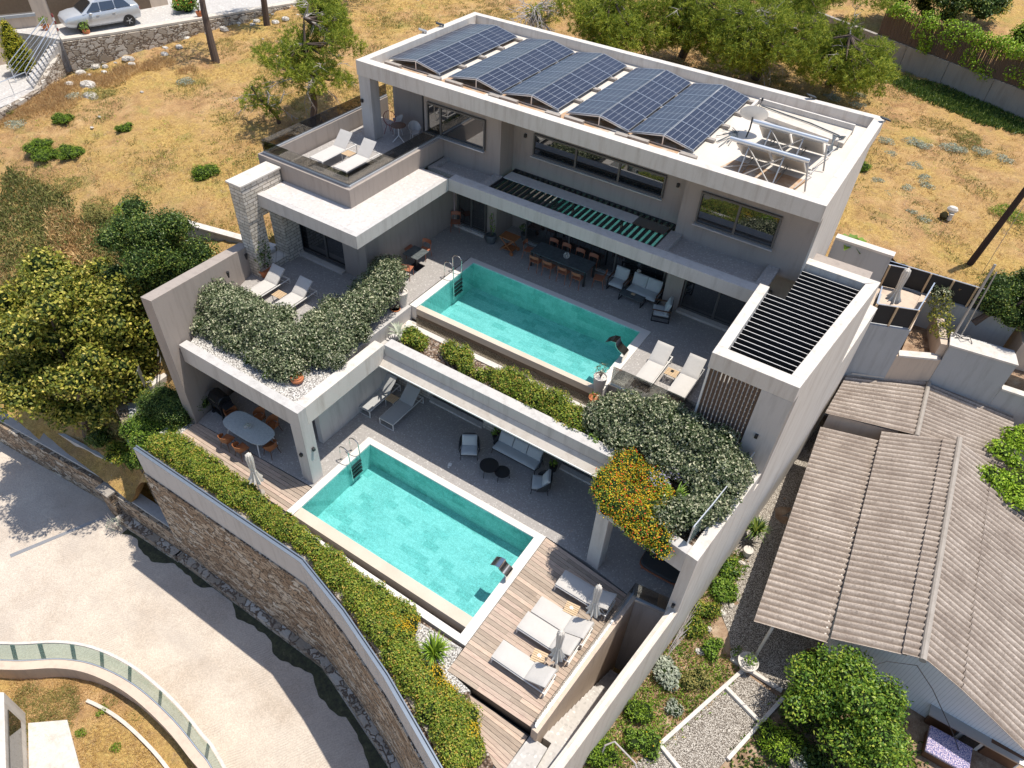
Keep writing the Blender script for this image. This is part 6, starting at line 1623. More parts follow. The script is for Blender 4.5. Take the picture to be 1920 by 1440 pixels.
wh = thing('white_house', 'corner of a pale house with three lidded bins at the top right edge', 'house', (16, 64, 6))
m = MB(); m.box(13.5, 66, 4, 30, 75, 11); m.build('wall', M['white'], wh, smooth=False)
m = MB(); m.box(12, 58, 5.2, 30, 65.9, 5.6); m.build('paving', M['bluegrey'], wh, smooth=False)
for i in range(3):
    t = thing('wheelie_bin', 'pale grey bin by the white house wall, ' + ['left', 'middle', 'right'][i] + ' of three', 'bin', (14.4 + i * .9, 65.2, 5.6), 'bins by the white house')
    m = MB(); m.prism([(14.1 + i * .9, 65), (14.7 + i * .9, 65), (14.75 + i * .9, 65.6), (14.05 + i * .9, 65.6)], 5.6, 6.6); m.build('body', M['bluegrey'], t, bevel=.04, smooth=False)
    m = MB(); m.box(14.02 + i * .9, 64.96, 6.601, 14.78 + i * .9, 65.64, 6.67); m.build('lid', M['white'], t, bevel=.02, smooth=False)

# ---------------------------------------------------------------- rear yard walls and black fence on the right
yw = thing('yard_wall', 'grey rendered yard wall with white coping behind the right wing', 'wall', (13, 17.2, 3.6))
m = MB(); m.box(12.3, 16.95, 2.5, 14.7, 17.15, 5.4); m.build('wall', M['bluegrey'], yw, smooth=False)
m = MB(); m.box(12.3, 16.9, 5.4, 14.75, 17.3, 5.5); m.build('coping', M['white'], yw, smooth=False)
by = MB(); by.prism([(12.2, 12), (E(12) - .3, 12), (15.0, 15.4), (16.5, 16.3), (16.5, 19), (14.0, 19.2), (12.2, 17)], 2.6, 2.95); struct(by.build('path', M['beige'], smooth=False))
by = MB(); by.prism([(16.75, 16.7), (18.2, 17.4), (20.7, 18.1), (32, 18.3), (32, 19.5), (16.8, 19.45)], 0, 1.3); struct(by.build('garden_bed', M['gsoil'], smooth=False))
bw = thing('boundary_wall', 'tall grey rendered block wall carrying the black-panelled enclosure', 'wall', (15.7, 15.6, -2.6))
m = MB(); m.prism([(14.95, 15.30), (16.62, 15.98), (16.56, 16.25), (15.15, 15.68), (15.0, 18.0), (14.8, 18.0)], -2.7, 3.0); m.build('wall', M['bluegrey'], bw, bevel=.01, smooth=False)
m = MB(); m.prism([(16.35, 16.2), (16.62, 16.05), (16.75, 19.1), (16.5, 19.1)], -2.6, 3.0); m.build('side_wall', M['beige'], bw, smooth=False)
m = MB(); m.prism([(16.62, 15.98), (18.33, 16.88), (18.25, 17.18), (16.57, 16.25)], -2.7, 1.55); m.prism([(17.4, 19.3), (17.75, 19.3), (18.3, 17.1), (18.0, 17.0)], -2.6, 2.25); m.build('low_wall', M['beige'], bw, smooth=False)
m = MB(); m.prism([(16.7, 15.96), (18.2, 16.74), (18.1, 17.16), (16.6, 16.35)], 1.55, 1.64); m.build('low_coping', M['white'], bw, smooth=False)
bf = thing('black_fence', 'black-panelled fence with pale wooden posts around the small enclosure', 'fence', (15.6, 17, 3))
def fence(t, pts, z0, z1, step=.95):
    for (a, b) in zip(pts, pts[1:]):
        a, b = Vector(a), Vector(b); L_ = (b - a).length; n = max(1, round(L_ / step)); d = (b - a).normalized(); nn2 = Vector((-d.y, d.x))
        for i in range(n):
            p, q = a.lerp(b, i / n), a.lerp(b, (i + 1) / n)
            m = MB(); m.prism([tuple(p + nn2 * .02), tuple(q + nn2 * .02), tuple(q - nn2 * .0), tuple(p - nn2 * .0)], z0 + .03, z1 - .02); m.build('panel', M['blackpanel'], t, smooth=False)
            m = MB(); c = p - nn2 * .035; m.prism([tuple(c - d * .04 - nn2 * .03), tuple(c + d * .04 - nn2 * .03), tuple(c + d * .04 + nn2 * .03), tuple(c - d * .04 + nn2 * .03)], z0, z1); m.build('post', M['teak'], t, smooth=False)
        m = MB(); m.beam((a.x, a.y, z1 + .01), (b.x, b.y, z1 + .01), .05, .03); m.build('top_rail', M['alu'], t, smooth=False)
M['blackpanel'] = plain('black_fence_fabric', (.016, .016, .018), .7, var=.2)
fence(bf, [(14.95, 15.42), (16.5, 16.02), (16.72, 18.6)], 3.02, 4.0); fence(bf, [(14.95, 15.42), (14.85, 16.9)], 3.02, 4.0, 2); fence(bf, [(13.1, 18.3), (15.6, 18.9)], 2.95, 4.1, .85)
bf2 = thing('black_fence', 'long black-panelled fence on a grey wall along the edge of the field', 'fence', (17, 19.4, 3))
fence(bf2, [(14.6, 19.2), (19.3, 19.5)], 2.95, 4.0, .97)
m = MB(); m.prism([(14.6, 19.1), (20.5, 19.45), (20.5, 19.75), (14.6, 19.4)], 1.0, 2.95); m.build('base_wall', M['bluegrey'], bf2, smooth=False)
nb = thing('boundary_wall', 'long blue-grey rendered wall with white coping behind the corrugated roofs', 'wall', (21, 17.3, -2.6))
m = MB(); m.prism([(18.34, 16.9), (20.95, 17.22), (20.75, 18.3), (18.2, 18.0)], -2.7, 2.35); m.prism([(20.951, 17.22), (30, 17.9), (30, 18.2), (20.95, 17.5)], -2.7, 1.0); m.build('wall', M['bluegrey'], nb, bevel=.01, smooth=False)
m = MB(); m.prism([(18.3, 16.86), (20.98, 17.18), (20.78, 18.0), (18.2, 17.9)], 2.35, 2.43); m.prism([(20.98, 17.15), (30, 17.85), (30, 18.15), (20.95, 17.5)], 1.0, 1.08); m.build('coping', M['white'], nb, smooth=False)
nb2 = thing('chimney_block', 'beige rendered block behind the blue-grey wall at the right edge', 'wall', (21.5, 18.8, 1))
m = MB(); m.prism([(20.9, 18.6), (26, 19.2), (26, 21.5), (20.6, 20.7)], 0, 2.6); m.build('block', M['beige'], nb2, bevel=.01, smooth=False)
an = thing('antenna_mast', 'tall leaning twin-pole steel mast on the blue-grey wall', 'mast', (18.35, 17.4, 2.4))
m = MB(); m.tube([(18.36, 16.85, -.6), (18.33, 17.6, 2.4), (18.33, 18.1, 5.9)], .055, 8); m.tube([(18.62, 17.9, 2.42), (18.55, 18.3, 5.5)], .03, 8); m.build('poles', M['galv'], an)
m = MB(); m.tube([(18.4, 17.5, 2.45), (18.9, 17.8, 2.6), (19.1, 17.5, 2.45)], .02, 6); m.tube([(18.4, 17.8, 2.45), (18.7, 17.4, 2.6), (18.95, 17.75, 2.45)], .02, 6); m.build('brackets', M['darkmetal'], an)
up = thing('utility_pole', 'dark leaning wooden utility pole with a stay wire at the right edge of the field', 'pole', (17.78, 21.46, 3.7))
m = MB(); m.tube([(17.78, 21.46, 3.5), (18.9, 22.4, 12.5)], [.15, .11], 12); m.build('pole', M['darkbark'], up)
m = MB(); m.tube([(18.6, 22.1, 10.4), (18.4, 21.0, 3.6)], .012, 5); m.build('stay_wire', M['galv'], up)
zg = h1(16.2, 24.6); t = thing('rag', 'crumpled white rag on a dark stone in the dry field behind the villa', 'rag', (16.2, 24.6, zg))
m = MB(); m.lathe([(.08, .3), (.2, .38), (.24, .5), (.17, .62), (.06, .66)], (16.25, 24.65, zg), 9, 1.1, .8); m.lathe([(.12, 0), (.1, .2), (.13, .34)], (16.3, 24.5, zg), 7); m.build('cloth', M['canvas'], t)
m = MB(); m.lathe([(.16, 0), (.2, .14), (.12, .3), (.03, .36)], (16.02, 24.5, zg), 7); m.build('stone', M['corebrown'], t)
tree('big_shrub', 'big dark round shrub behind the mast at the right edge', (18.9, 18.9, 2.9), (20.6, 20.0, 3.9), (1.9, 1.7, 1.4), 40, .62, 'dense', .09, .055, 230, cat='shrub', cf=.72)
bl = [((17.6, 18.4, 2.6), (.5, .5, .5)), ((17.9, 18.0, 2.2), (.5, .5, .45)), ((17.4, 18.9, 2.9), (.5, .4, .5))]
shrub('yellow_plants', 'orange and green leafy plants in the narrow bed beside the beige wall', 'plant', bl, 'plane', .14, .05, 160, cf=0)
bl = [((17.1, 19.1, 3.1), (.4, .4, .6)), ((17.3, 18.9, 3.4), (.35, .35, .4))]
shrub('oleander', 'small pale-leaved shrub beside the black fence base', 'shrub', bl, 'silver', .12, .04, 150, cf=0)
bn = thing('banana_plant', 'broad-leaved banana plant behind the right rear wall', 'banana plant', (13.0, 17.6, 4.3))
m = MB()
for k in range(7):
    a = k * .9; p = Vector((13.0, 17.5, 4.4)); d = Vector((math.cos(a), math.sin(a), 0)); sd = Vector((-d.y, d.x, 0))
    pts = [p + d * .75 * f + Vector((0, 0, .9 * math.sin(f * 2.2))) for f in (0, .3, .55, .8, 1.0)]; ws = (.03, .16, .2, .16, .02); vs = []
    for q, w_ in zip(pts, ws): vs += [q - sd * w_, q + Vector((0, 0, -.04)), q + sd * w_]
    m.add(vs, [f for i in range(4) for f in ((3 * i, 3 * i + 1, 3 * i + 4, 3 * i + 3), (3 * i + 1, 3 * i + 2, 3 * i + 5, 3 * i + 4))])
m.build('leaves', L['green'], bn)

# ---------------------------------------------------------------- neighbour's corrugated roofs
def corr(t, name, p00, p10, p11, p01, wave=.262, amp=.05, n_across=10, sheets=True):
    """roof sheet; ridges run p00->p10, waves repeat p00->p01"""
    p00, p10, p11, p01 = map(Vector, (p00, p10, p11, p01))
    Lw = (p01 - p00).length; nw = int(Lw / wave * 8); nn2 = (p10 - p00).cross(p01 - p00).normalized()
    if nn2.z < 0: nn2 = -nn2
    rows = []; ncut = n_across
    for j in range(ncut + 1):
        f = j / ncut
        for i in range(nw + 1):
            g_ = i / nw; p = p00.lerp(p10, f).lerp(p01.lerp(p11, f), g_)
            rows.append(p + nn2 * (amp * math.cos(2 * PI * g_ * Lw / wave) + .006 * math.sin(g_ * 31 + f * 3)))
    K = nw + 1; m = MB()
    vs = rows + [r - nn2 * .012 for r in rows]; T_ = len(rows)
    fs = [(j * K + i, j * K + i + 1, (j + 1) * K + i + 1, (j + 1) * K + i) for j in range(ncut) for i in range(nw)]
    fs += [(T_ + j * K + i, T_ + (j + 1) * K + i, T_ + (j + 1) * K + i + 1, T_ + j * K + i + 1) for j in range(ncut) for i in range(nw)]
    for i in range(nw): fs += [(i, T_ + i, T_ + i + 1, i + 1), (ncut * K + i, ncut * K + i + 1, T_ + ncut * K + i + 1, T_ + ncut * K + i)]
    for j in range(ncut): fs += [(j * K, (j + 1) * K, T_ + (j + 1) * K, T_ + j * K), (j * K + nw, T_ + j * K + nw, T_ + (j + 1) * K + nw, (j + 1) * K + nw)]
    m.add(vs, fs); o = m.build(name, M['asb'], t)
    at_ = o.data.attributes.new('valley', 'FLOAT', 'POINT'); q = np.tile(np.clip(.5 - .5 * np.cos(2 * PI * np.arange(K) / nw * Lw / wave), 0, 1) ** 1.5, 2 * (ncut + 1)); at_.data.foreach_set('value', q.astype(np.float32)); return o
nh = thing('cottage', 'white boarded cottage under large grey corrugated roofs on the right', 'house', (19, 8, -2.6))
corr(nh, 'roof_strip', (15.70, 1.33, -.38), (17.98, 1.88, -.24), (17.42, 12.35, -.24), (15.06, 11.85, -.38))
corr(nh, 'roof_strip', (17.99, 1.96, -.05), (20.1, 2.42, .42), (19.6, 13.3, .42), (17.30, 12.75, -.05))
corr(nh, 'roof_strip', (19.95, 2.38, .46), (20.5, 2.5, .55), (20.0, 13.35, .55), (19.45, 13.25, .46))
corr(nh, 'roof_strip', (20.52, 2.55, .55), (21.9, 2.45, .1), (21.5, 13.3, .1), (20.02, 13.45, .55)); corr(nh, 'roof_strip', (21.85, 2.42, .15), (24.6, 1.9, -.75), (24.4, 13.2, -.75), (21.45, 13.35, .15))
m = MB(); m.tube([(20.51, 2.45, .57), (20.01, 13.5, .57)], .11, 10); m.build('ridge_cap', M['concrete'], nh)
m = MB()
m.prism([(18.25, 2.75), (20.5, 2.85), (20.5, 3.05), (18.25, 2.95)], -2.7, [-.2, .36, .36, -.2]); m.prism([(20.501, 2.85), (24.6, 2.7), (24.6, 2.9), (20.5, 3.05)], -2.7, [.36, -.95, -.95, .36]); m.prism([(18.25, 2.96), (18.45, 2.96), (18.0, 12.6), (17.8, 12.5)], -2.7, -.2)
def boards():
    t = NT('white_boards'); v = t.co('pos'); sx = t.n('ShaderNodeSeparateXYZ', {0: v})
    w = t.math('FRACT', t.math('MULTIPLY', sx.outputs[0], 9.0)); g = t.ramp(w, [(.06, 0.0), (.12, 1.0)])
    t.bump(g, .5, .01)
    return t.fin(t.mix(g, (.45, .48, .52), t.mix(t.noise(v, 2, 4), (.66, .70, .75), (.80, .83, .87))), .7)
M['boards'] = boards(); m.build('board_wall', M['boards'], nh, smooth=False)
f = MB(); f.box(22.78, 2.62, -2.8, 23.5, 2.75, -1.82); f = f.build('window', M['white'], nh, smooth=False)
m = MB(); m.box(22.9, 2.58, -2.7, 23.38, 2.618, -1.92); m.build('pane', M['window'], f, smooth=False)
m = MB(); m.box(23.55, 2.6, -2.75, 24.5, 2.76, -1.75); m.build('shutter', M['darkwood'], nh, bevel=.01, smooth=False)
m = MB(); m.box(21.85, 2.6, -2.75, 22.7, 2.76, -1.85); m.build('shutter', M['darkwood'], nh, bevel=.01, smooth=False)
m = MB(); m.box(21.7, 2.4, -1.82, 24.6, 2.84, -1.76); m.build('window_canopy', M['galv'], nh, smooth=False)
m = MB(); m.tube([(16.31, 1.58, -2.6), (16.31, 1.58, -.42)], .055, 12); m.build('porch_post', M['white'], nh)
m = MB(); m.beam((15.9, 1.55, -.46), (17.9, 2.05, -.36), .06, .08); m.beam((15.5, 11.7, -.46), (15.95, 1.6, -.46), .06, .08); m.beam((17.85, 2.1, -.34), (17.35, 12.2, -.34), .06, .1); m.build('porch_beams', M['white'], nh, smooth=False)
na = thing('annexe', 'low annexe with its own corrugated roof below the grey rendered wall', 'outbuilding', (17, 14.5, -2.6))
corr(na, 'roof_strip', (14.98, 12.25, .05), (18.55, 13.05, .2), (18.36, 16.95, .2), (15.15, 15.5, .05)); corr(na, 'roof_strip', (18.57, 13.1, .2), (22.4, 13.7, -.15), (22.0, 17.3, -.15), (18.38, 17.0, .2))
m = MB(); m.tube([(18.56, 13.0, .22), (18.37, 17.0, .24)], .1, 10); m.build('ridge_cap', M['concrete'], na)
m = MB(); m.prism([(15.15, 12.45), (17.9, 13.05), (17.9, 13.2), (15.15, 12.6)], -2.7, -.02); m.build('wall', M['beige'], na, smooth=False)
m = MB(); m.prism([(15.3, 15.35), (16.6, 15.95), (16.6, 16.0), (15.3, 15.4)], .2, .28); m.build('flashing', M['cream'], na, smooth=False)
bl = fillblobs([(21.4, 12.5), (23.5, 11), (24.5, 15), (22, 16.6), (21.2, 14.2)], 26, .15, .5, .22)
shrub('roof_creeper', 'lime-green creeper spreading over the right side of the corrugated roof', 'climbing plant', bl, 'vine', .12, .09, 170, cf=.6)
cb = thing('cable', 'black cable hanging from the cottage gable across its boarded wall', 'cable', (20.5, 2.4, .4))
m = MB(); m.tube([(20.45, 2.35, .35), (21.2, 2.3, -.3), (22.4, 2.1, -1.6), (23.0, 1.9, -2.3)], .014, 5); m.tube([(20.45, 2.35, .35), (19.7, 2.2, .0), (18.8, 1.3, -.4), (17.6, .6, -1.1), (16.6, -.3, -1.9)], .012, 5); m.build('wire', M['black'], cb)
t = thing('garden_bench', 'pink and blue patterned cushioned bench against the cottage wall', 'bench', (22.6, 1.9, -2.6))
def floral():
    t_ = NT('floral_fabric'); v = t_.co('pos')
    return t_.fin(t_.ramp(t_.noise(v, 26, 3, .8), [(.38, (.10, .12, .28)), (.5, (.55, .42, .50)), (.6, (.75, .72, .74)), (.7, (.60, .10, .20))], 'CONSTANT'), .9)
m = MB(); m.box(21.9, 1.35, -2.2, 23.2, 2.3, -2.08); m.build('cushion', floral(), t, bevel=.03); m = MB(); m.box(21.95, 1.4, -2.6, 23.15, 2.25, -2.205); m.build('frame', M['darkwood'], t, smooth=False)
# yard details
kb = 'low white kerbs edging the pebble path'
for i, (a, b, l) in enumerate([((16.11, .78), (14.72, -3.1), 'long white kerb on the left edge of the pebble path'), ((15.6, .97), (17.5, .88), 'white kerb across the head of the pebble path under the porch'), ((15.85, -.12), (17.2, -.58), 'short kerb crossing the pebble path'), ((17.6, .64), (16.72, -2.3), 'white kerb on the right edge of the pebble path'), ((14.75, -3.12), (15.6, -3.45), 'white kerb crossing the near end of the pebble path')]):
    a, b = Vector(a), Vector(b); m = MB(); m.beam((a.x, a.y, -2.53), (b.x, b.y, -2.53), .13, .14)
    tag(m.build('path_kerb', M['white'], bevel=.012, smooth=False), l, 'kerb', kb)
pot('potted_plant', 'white urn with green plant at the head of the pebble path', 16.15, 1.0, -2.6, [(.2, 0), (.28, .2), (.33, .42), (.36, .45)], 'white', 'green', .3, .35, .09, .045, 160)
pot('potted_plant', 'small white bowl of green leaves left of the white urn', 15.7, 1.15, -2.6, [(.1, 0), (.18, .12), (.19, .16)], 'white', 'dense', .25, .3, .1, .05, 130)
pot('potted_plant', 'stone urn with a pale plant at the bottom of the neighbouring garden', 18.6, -1.3, -2.6, [(.18, 0), (.26, .3), (.3, .55)], 'concrete', 'sage', .22, .2, .08, .04, 130)
tree('citrus_tree', 'bushy bright-green citrus tree in front of the boarded cottage', (18.0, .35, -2.6), (19.25, .35, -.55), (1.9, 1.55, 1.0), 46, .58, 'citrus', .12, .06, 200, cf=.6, r0=.1)
tree('citrus_tree', 'smaller citrus crown at the bottom edge beside the big citrus tree', (20.3, -.6, -2.6), (20.3, -.2, -1.1), (1.0, 1.0, .8), 18, .5, 'citrus', .12, .06, 200, cf=.6, r0=.08)
bg = 'green shrubs in the garden bed along the white wall'
for (x, y, r, leaf, l, lw_, fl) in [(14.35, 4.2, .55, 'citrus', 'leafy green shrub at the far end of the garden bed', .11, None), (14.3, 3.2, .6, 'green', 'green shrub second along the garden bed', .11, None), (14.15, 2.1, .6, 'hedge', 'olive-green shrub third along the garden bed', .09, None), (14.1, 1.2, .5, 'hedge', 'low olive shrub fourth along the garden bed beside the twig fence', .09, None), (14.9, .9, .45, 'green', 'small green plant beside the pebble path head', .1, None),
                              (14.0, -.8, .6, 'sage', 'round grey-leaved bush beside the sloping boundary wall', .13, None), (14.9, -.5, .5, 'drygreen', 'dull green plant right of the grey-leaved bush', .1, None), (13.7, -2.5, .55, 'euph', 'bright green shrub below the grey-leaved bush', .09, None), (14.2, -3.4, .6, 'green', 'green shrub with small orange flowers near the bottom edge', .08, [('yellow', 14, .06)]), (14.6, -1.8, .35, 'sage', 'small pale plant among the lower garden shrubs', .08, None), (13.2, -4.5, .6, 'euph', 'green shrub at the bottom of the sloping wall', .09, None),
                              (17.9, -1.1, .8, 'vine', 'bright green ground shrub under the citrus tree', .08, None), (18.9, -.9, .7, 'dense', 'dark glossy shrub under the citrus tree', .14, None), (17.0, -3.1, .5, 'vine', 'yellow-green tuft at the near end of the pebble path', .09, None), (18.4, 2.4, .6, 'dense', 'dark shrub against the left corner of the cottage wall', .12, None)]:
    small('garden_shrub', l, x, y, -2.62, r, leaf, lw_, lw_ * .45, 260, fl, group=bg, n=5, zr=r * .8)
grassclump('oleander_bush', 'dark spiky oleander in a white pot beside the long white wall', 14.55, 6.3, -2.3, 80, .6, .9, L['dense'], .03, 'oleander')
m = MB(); m.lathe([(.15, 0), (.2, .3), (.2, .36)], (14.6, 5.5, -2.6), 16); o = tag(m.build('white_pot', M['white']), 'empty white pot standing on a terracotta pot beside the oleander', 'pot')
tw = thing('twig_fence', 'low woven twig fence leaning on the foot of the white wall', 'fence', (13.7, 1, -2.6)); m = MB()
for k in range(60):
    y = -.2 + k * .03; m.tube([(13.62 + random.uniform(0, .12), y, -2.6), (13.7 + random.uniform(0, .25), y + random.uniform(.3, .9), -2.2 + random.uniform(-.3, .2))], .008, 4, caps=False)
m.build('twigs', M['deadwood'], tw)
t = thing('garden_arch', 'thin arched hose standing in the garden bed at the bottom edge', 'arch', (14.0, -4.3, -2.6)); m = MB()
m.tube([(13.3, -4.6, -2.6), (13.3, -4.4, -1.8), (13.5, -4.2, -1.65), (14.3, -4.3, -1.9), (14.8, -4.5, -2.6)], .03, 8); m.build('hoop', M['deadwood'], t)
rk = 'loose pale stones along the pebble bed'
for k, (x, y) in enumerate([(14.75, 3.4), (14.7, 2.5), (14.55, 1.6), (14.6, 5.0), (14.9, 3.0), (14.6, .6)]):
    m = MB(); m.lathe([(.07, 0), (.11, .04), (.09, .09), (.03, .11)], (x, y, -2.6), 7, random.uniform(.8, 1.8), random.uniform(.8, 1.5)); tag(m.build('stone', M['rock']), 'loose pale stone edging the garden bed by the white wall', 'stone', rk)

# ---------------------------------------------------------------- lower left plot
gw = thing('curved_wall', 'curved cream garden wall with leaning glass panels at the bottom left', 'wall', (-3, -11.5, -6.6))
cpts = [(-9.5, -14.2), (-7.62, -13.04), (-6.79, -12.5), (-5.86, -11.79), (-4.83, -11.26), (-3.6, -10.93), (-2.18, -10.77), (-.34, -10.81), (1.2, -11.0), (2.19, -11.16), (5.5, -12.1)]
def smoothp(p, k=4):
    out = []
    for i in range(len(p) - 1):
        a = Vector(p[max(i - 1, 0)]); b = Vector(p[i]); c = Vector(p[i + 1]); d = Vector(p[min(i + 2, len(p) - 1)])
        for j in range(k):
            t_ = j / k; out.append(tuple(.5 * ((2 * b) + (c - a) * t_ + (2 * a - 5 * b + 4 * c - d) * t_ ** 2 + (3 * b - a - 3 * c + d) * t_ ** 3)))
    out.append(p[-1]); return out
cp = smoothp(cpts)
m = MB(); strip(m, cp, -.45, -.1, -7.2, -5.65); m.build('wall', M['beige'], gw, smooth=False)
m = MB(); strip(m, cp, -.12, -.08, -5.65, -5.60); m.build('rail', M['alu'], gw, smooth=False)
m = MB()
a_, b_ = offs(cp, -.1), offs(cp, .18)
for i in range(len(cp) - 1):
    m.add([(*a_[i], -5.62), (*a_[i + 1], -5.62), (*b_[i + 1], -4.95), (*b_[i], -4.95)], [(0, 1, 2, 3)])
m.build('glass_panels', M['greenglass'], gw, smooth=False)
m = MB()
for i in range(2, len(cp) - 1, 4):
    a, b = Vector(a_[i]), Vector(b_[i]); d = (Vector(cp[i + 1]) - Vector(cp[i])).normalized() * .16
    m.sheet((a.x, a.y, -5.61), (a.x + d.x, a.y + d.y, -5.61), (b.x + d.x, b.y + d.y, -4.95), (b.x, b.y, -4.95), .02)
m.build('glass_fins', M['greenglass'], gw, smooth=False)
m = MB(); strip(m, cp, .2, .3, -5.0, -4.93); m.build('handrail', M['white'], gw, smooth=False)
m = MB(); strip(m, cp[18:], -1.2, -1.08, -7, -6.3); m.build('inner_kerb', M['cream'], gw, smooth=False)
lx = np.arange(-14, 7, .16); ly = np.arange(-24, -10.5, .16)
LP = offs(cp, -.25) + [(7, -24), (-14, -24)]
def lawn_ok(x, y): return inpoly(x, y, LP)
struct(heightmesh('lawn', lx, ly, lawn_ok, M['field'], lambda x, y: -6.45 + .03 * np.sin(x * 3 + y), .02))
tufts('lawn_grass', 'patchy green and straw grass inside the curved wall', 2600, (-7, 2), (-17, -11.3), L['drygreen'], .14, .02, lambda x, y: (nz(x, y, 1.3, 3) > .5) & (y < -11.5 - .06 * (x + 3) ** 2), 6, .08, z=lambda x, y: np.full(np.shape(x), -6.45), seed=21)
tufts('lawn_grass', 'short straw grass inside the curved wall', 5200, (-7, 2), (-17, -11.3), L['dry'], .12, .018, lambda x, y: (y < -11.5 - .06 * (x + 3) ** 2), 5, .08, z=lambda x, y: np.full(np.shape(x), -6.45), seed=22)
for (x, y, l) in [(-3.2, -12.1, 'green tuft in the lower lawn close to the curved wall'), (-3.1, -13.0, 'green tuft in the middle of the lower lawn'), (-1.6, -12.6, 'green tuft in the lower lawn nearest the bottom edge')]:
    small('lawn_tuft', l, x, y, -6.45, .22, 'euph', .08, .03, 400, group='green tufts in the lower lawn', zr=.18, cat='plant', n=3, cf=0)
hs = thing('white_house', 'white house corner with tall window and slab at the bottom left edge', 'house', (-5, -15, -6.5))
m = MB(); m.prism([(-5.45, -13.7), (-2.0, -15.6), (-3.5, -19), (-9.5, -16)], -6.6, -4.6); m.build('wall', M['white'], hs, bevel=.01, smooth=False)
m = MB(); m.beam((-4.9, -13.96, -5.3), (-3.0, -15.0, -5.3), .03, 1.0); m.build('window', M['window'], hs, smooth=False)
sl = MB(); sl.prism([(-5.0, -13.85), (-3.95, -13.0), (-1.9, -13.8), (-.2, -16), (-2.2, -15.5)], -6.5, -6.36); sl.build('terrace_slab', M['white'], hs, smooth=False)
t = thing('dead_plant', 'dried grey bush at the foot of the square stone pillar', 'plant', (-9.9, -6.7, -6.6)); m = MB()
for k in range(60):
    a = random.uniform(0, 2 * PI); h = random.uniform(.4, .9); m.tube([(-9.9, -6.75, -6.6), (-9.9 + .15 * math.cos(a), -6.75 + .15 * math.sin(a), -6.6 + h * .6), (-9.9 + .4 * math.cos(a), -6.75 + .4 * math.sin(a), -6.6 + h)], [.012, .008, .004], 4, caps=False)
m.build('twigs', M['deadwood'], t)
P, N = blobs_pts([((-9.9, -6.75, -6.15), (.35, .35, .4))], 150); leafmesh(P, N, .07, .04, 'withered_leaves', L['sage'], t)

# left mid: grey planter wall, steps with railing
gwl = thing('garden_wall', 'grey rendered planter wall beneath the dark round tree', 'wall', (-11, -1.6, .6))
m = MB(); m.prism([(-13.4, -2.35), (-11.3, -1.25), (-9.0, -2.1), (-9.0, -1.9), (-11.3, -1.0), (-13.5, -2.1)], -2.2, 1.0); m.build('wall', M['bluegrey'], gwl, smooth=False)
gs = thing('garden_stairs', 'pale curved garden stairs with grey baluster rail beside the boundary wall', 'stairs', (-10.6, -2.8, -.5))
m = MB()
for k in range(9):
    a = k * .12; x = -11.6 + k * .24; y = -3.3 + .5 * math.sin(k * .3)
    m.prism([(x, y - .1), (x + .26, y - .05), (x + .2, y + .95), (x - .06, y + .9)], -2.5, -1.15 + k * .13)
m.build('treads', M['white'], gs, smooth=False)
m = MB(); rp = []
for k in range(24):
    x = -11.9 + k * .12; y = -3.3 + .5 * math.sin(k * .15); z = -1.2 + k * .065; rp.append((x, y, z + .95))
    m.tube([(x, y, z), (x, y, z + .95)], .012, 5, caps=False)
m.tube(rp, .028, 6); m.tube([(x, y + 1.0, z + .1) for x, y, z in rp], .028, 6); m.tube([(x, y + 1.0, z - .25) for x, y, z in rp], .02, 6); m.build('railing', M['galv'], gs)
m = MB(); m.prism([(-10.3, -3.9), (-8.2, -5.1), (-8.2, -2.6), (-9.4, -2.5)], -4, -.95); m.build('glazed_landing', M['greenglass'], gs, smooth=False) if False else m.build('landing', M['bluegrey'], gs, smooth=False)
m = MB(); m.prism([(-11.2, -4.1), (-10.3, -3.92), (-8.1, -5.25), (-8.1, -5.4), (-10.5, -4.3)], -5, -1.0); m.build('stone_support', M['rubble2'], gs, smooth=False)
fwl = thing('field_wall', 'white-coped grey wall at the field edge behind the stone pier', 'wall', (-9.5, 3.2, 3.2))
m = MB(); m.prism([(-13.0, 2.6), (-8.3, 3.6), (-8.3, 3.85), (-13.05, 2.85)], 1.5, 3.75); m.build('wall', M['bluegrey'], fwl, smooth=False)
m = MB(); m.prism([(-13.05, 2.55), (-8.25, 3.55), (-8.25, 3.92), (-13.1, 2.9)], 3.751, 3.82); m.build('coping', M['white'], fwl, smooth=False)
m = MB(); m.box(-8.2, 2.7, 1.5, -7.755, 3.4, 4.1); m.build('end_block', M['grey'], fwl, smooth=False)
fp = MB(); fp.tube([(-8.9, 1.2, 7.2), (-9.05, 1.3, 7.35)], .12, 8)

# ---------------------------------------------------------------- top left: house, forecourt, car
st_ = MB(); st_.prism([(-33.65, 10.75), (-31.35, 16.9), (-28.6, 25.7), (-26, 33), (-34, 40), (-50, 30), (-40, 8.5), (-36.0, 10.1)], 3, 5.3); struct(st_.build('pavement', M['washed'], smooth=False))
dw = thing('dry_stone_wall', 'rough dry-stone retaining wall holding up the forecourt with the car', 'retaining wall', (-32, 14, 3.5))
wp = [(-33.7, 10.7), (-32.6, 13.3), (-31.4, 16.9), (-30.0, 21.3), (-28.6, 25.7), (-27.2, 30)]
m = MB(); strip(m, wp, -.42, -.001, 2.5, 5.26); m.build('stone_face', M['rubble2'], dw, smooth=False)
m = MB(); strip(m, wp, -.3, .25, 5.3, 5.42); m.build('capping', M['cream'], dw, smooth=False)
m = MB(); m.prism([(-33.7, 10.3), (-31.9, 7.4), (-31.2, 3.0), (-31.5, 2.9), (-32.25, 7.3), (-34, 10.2)], 2, [4.6, 3.6, 3.1, 3.1, 3.6, 4.6]); m.build('low_wall', M['rubble2'], dw, smooth=False)
rn = random.Random(4)
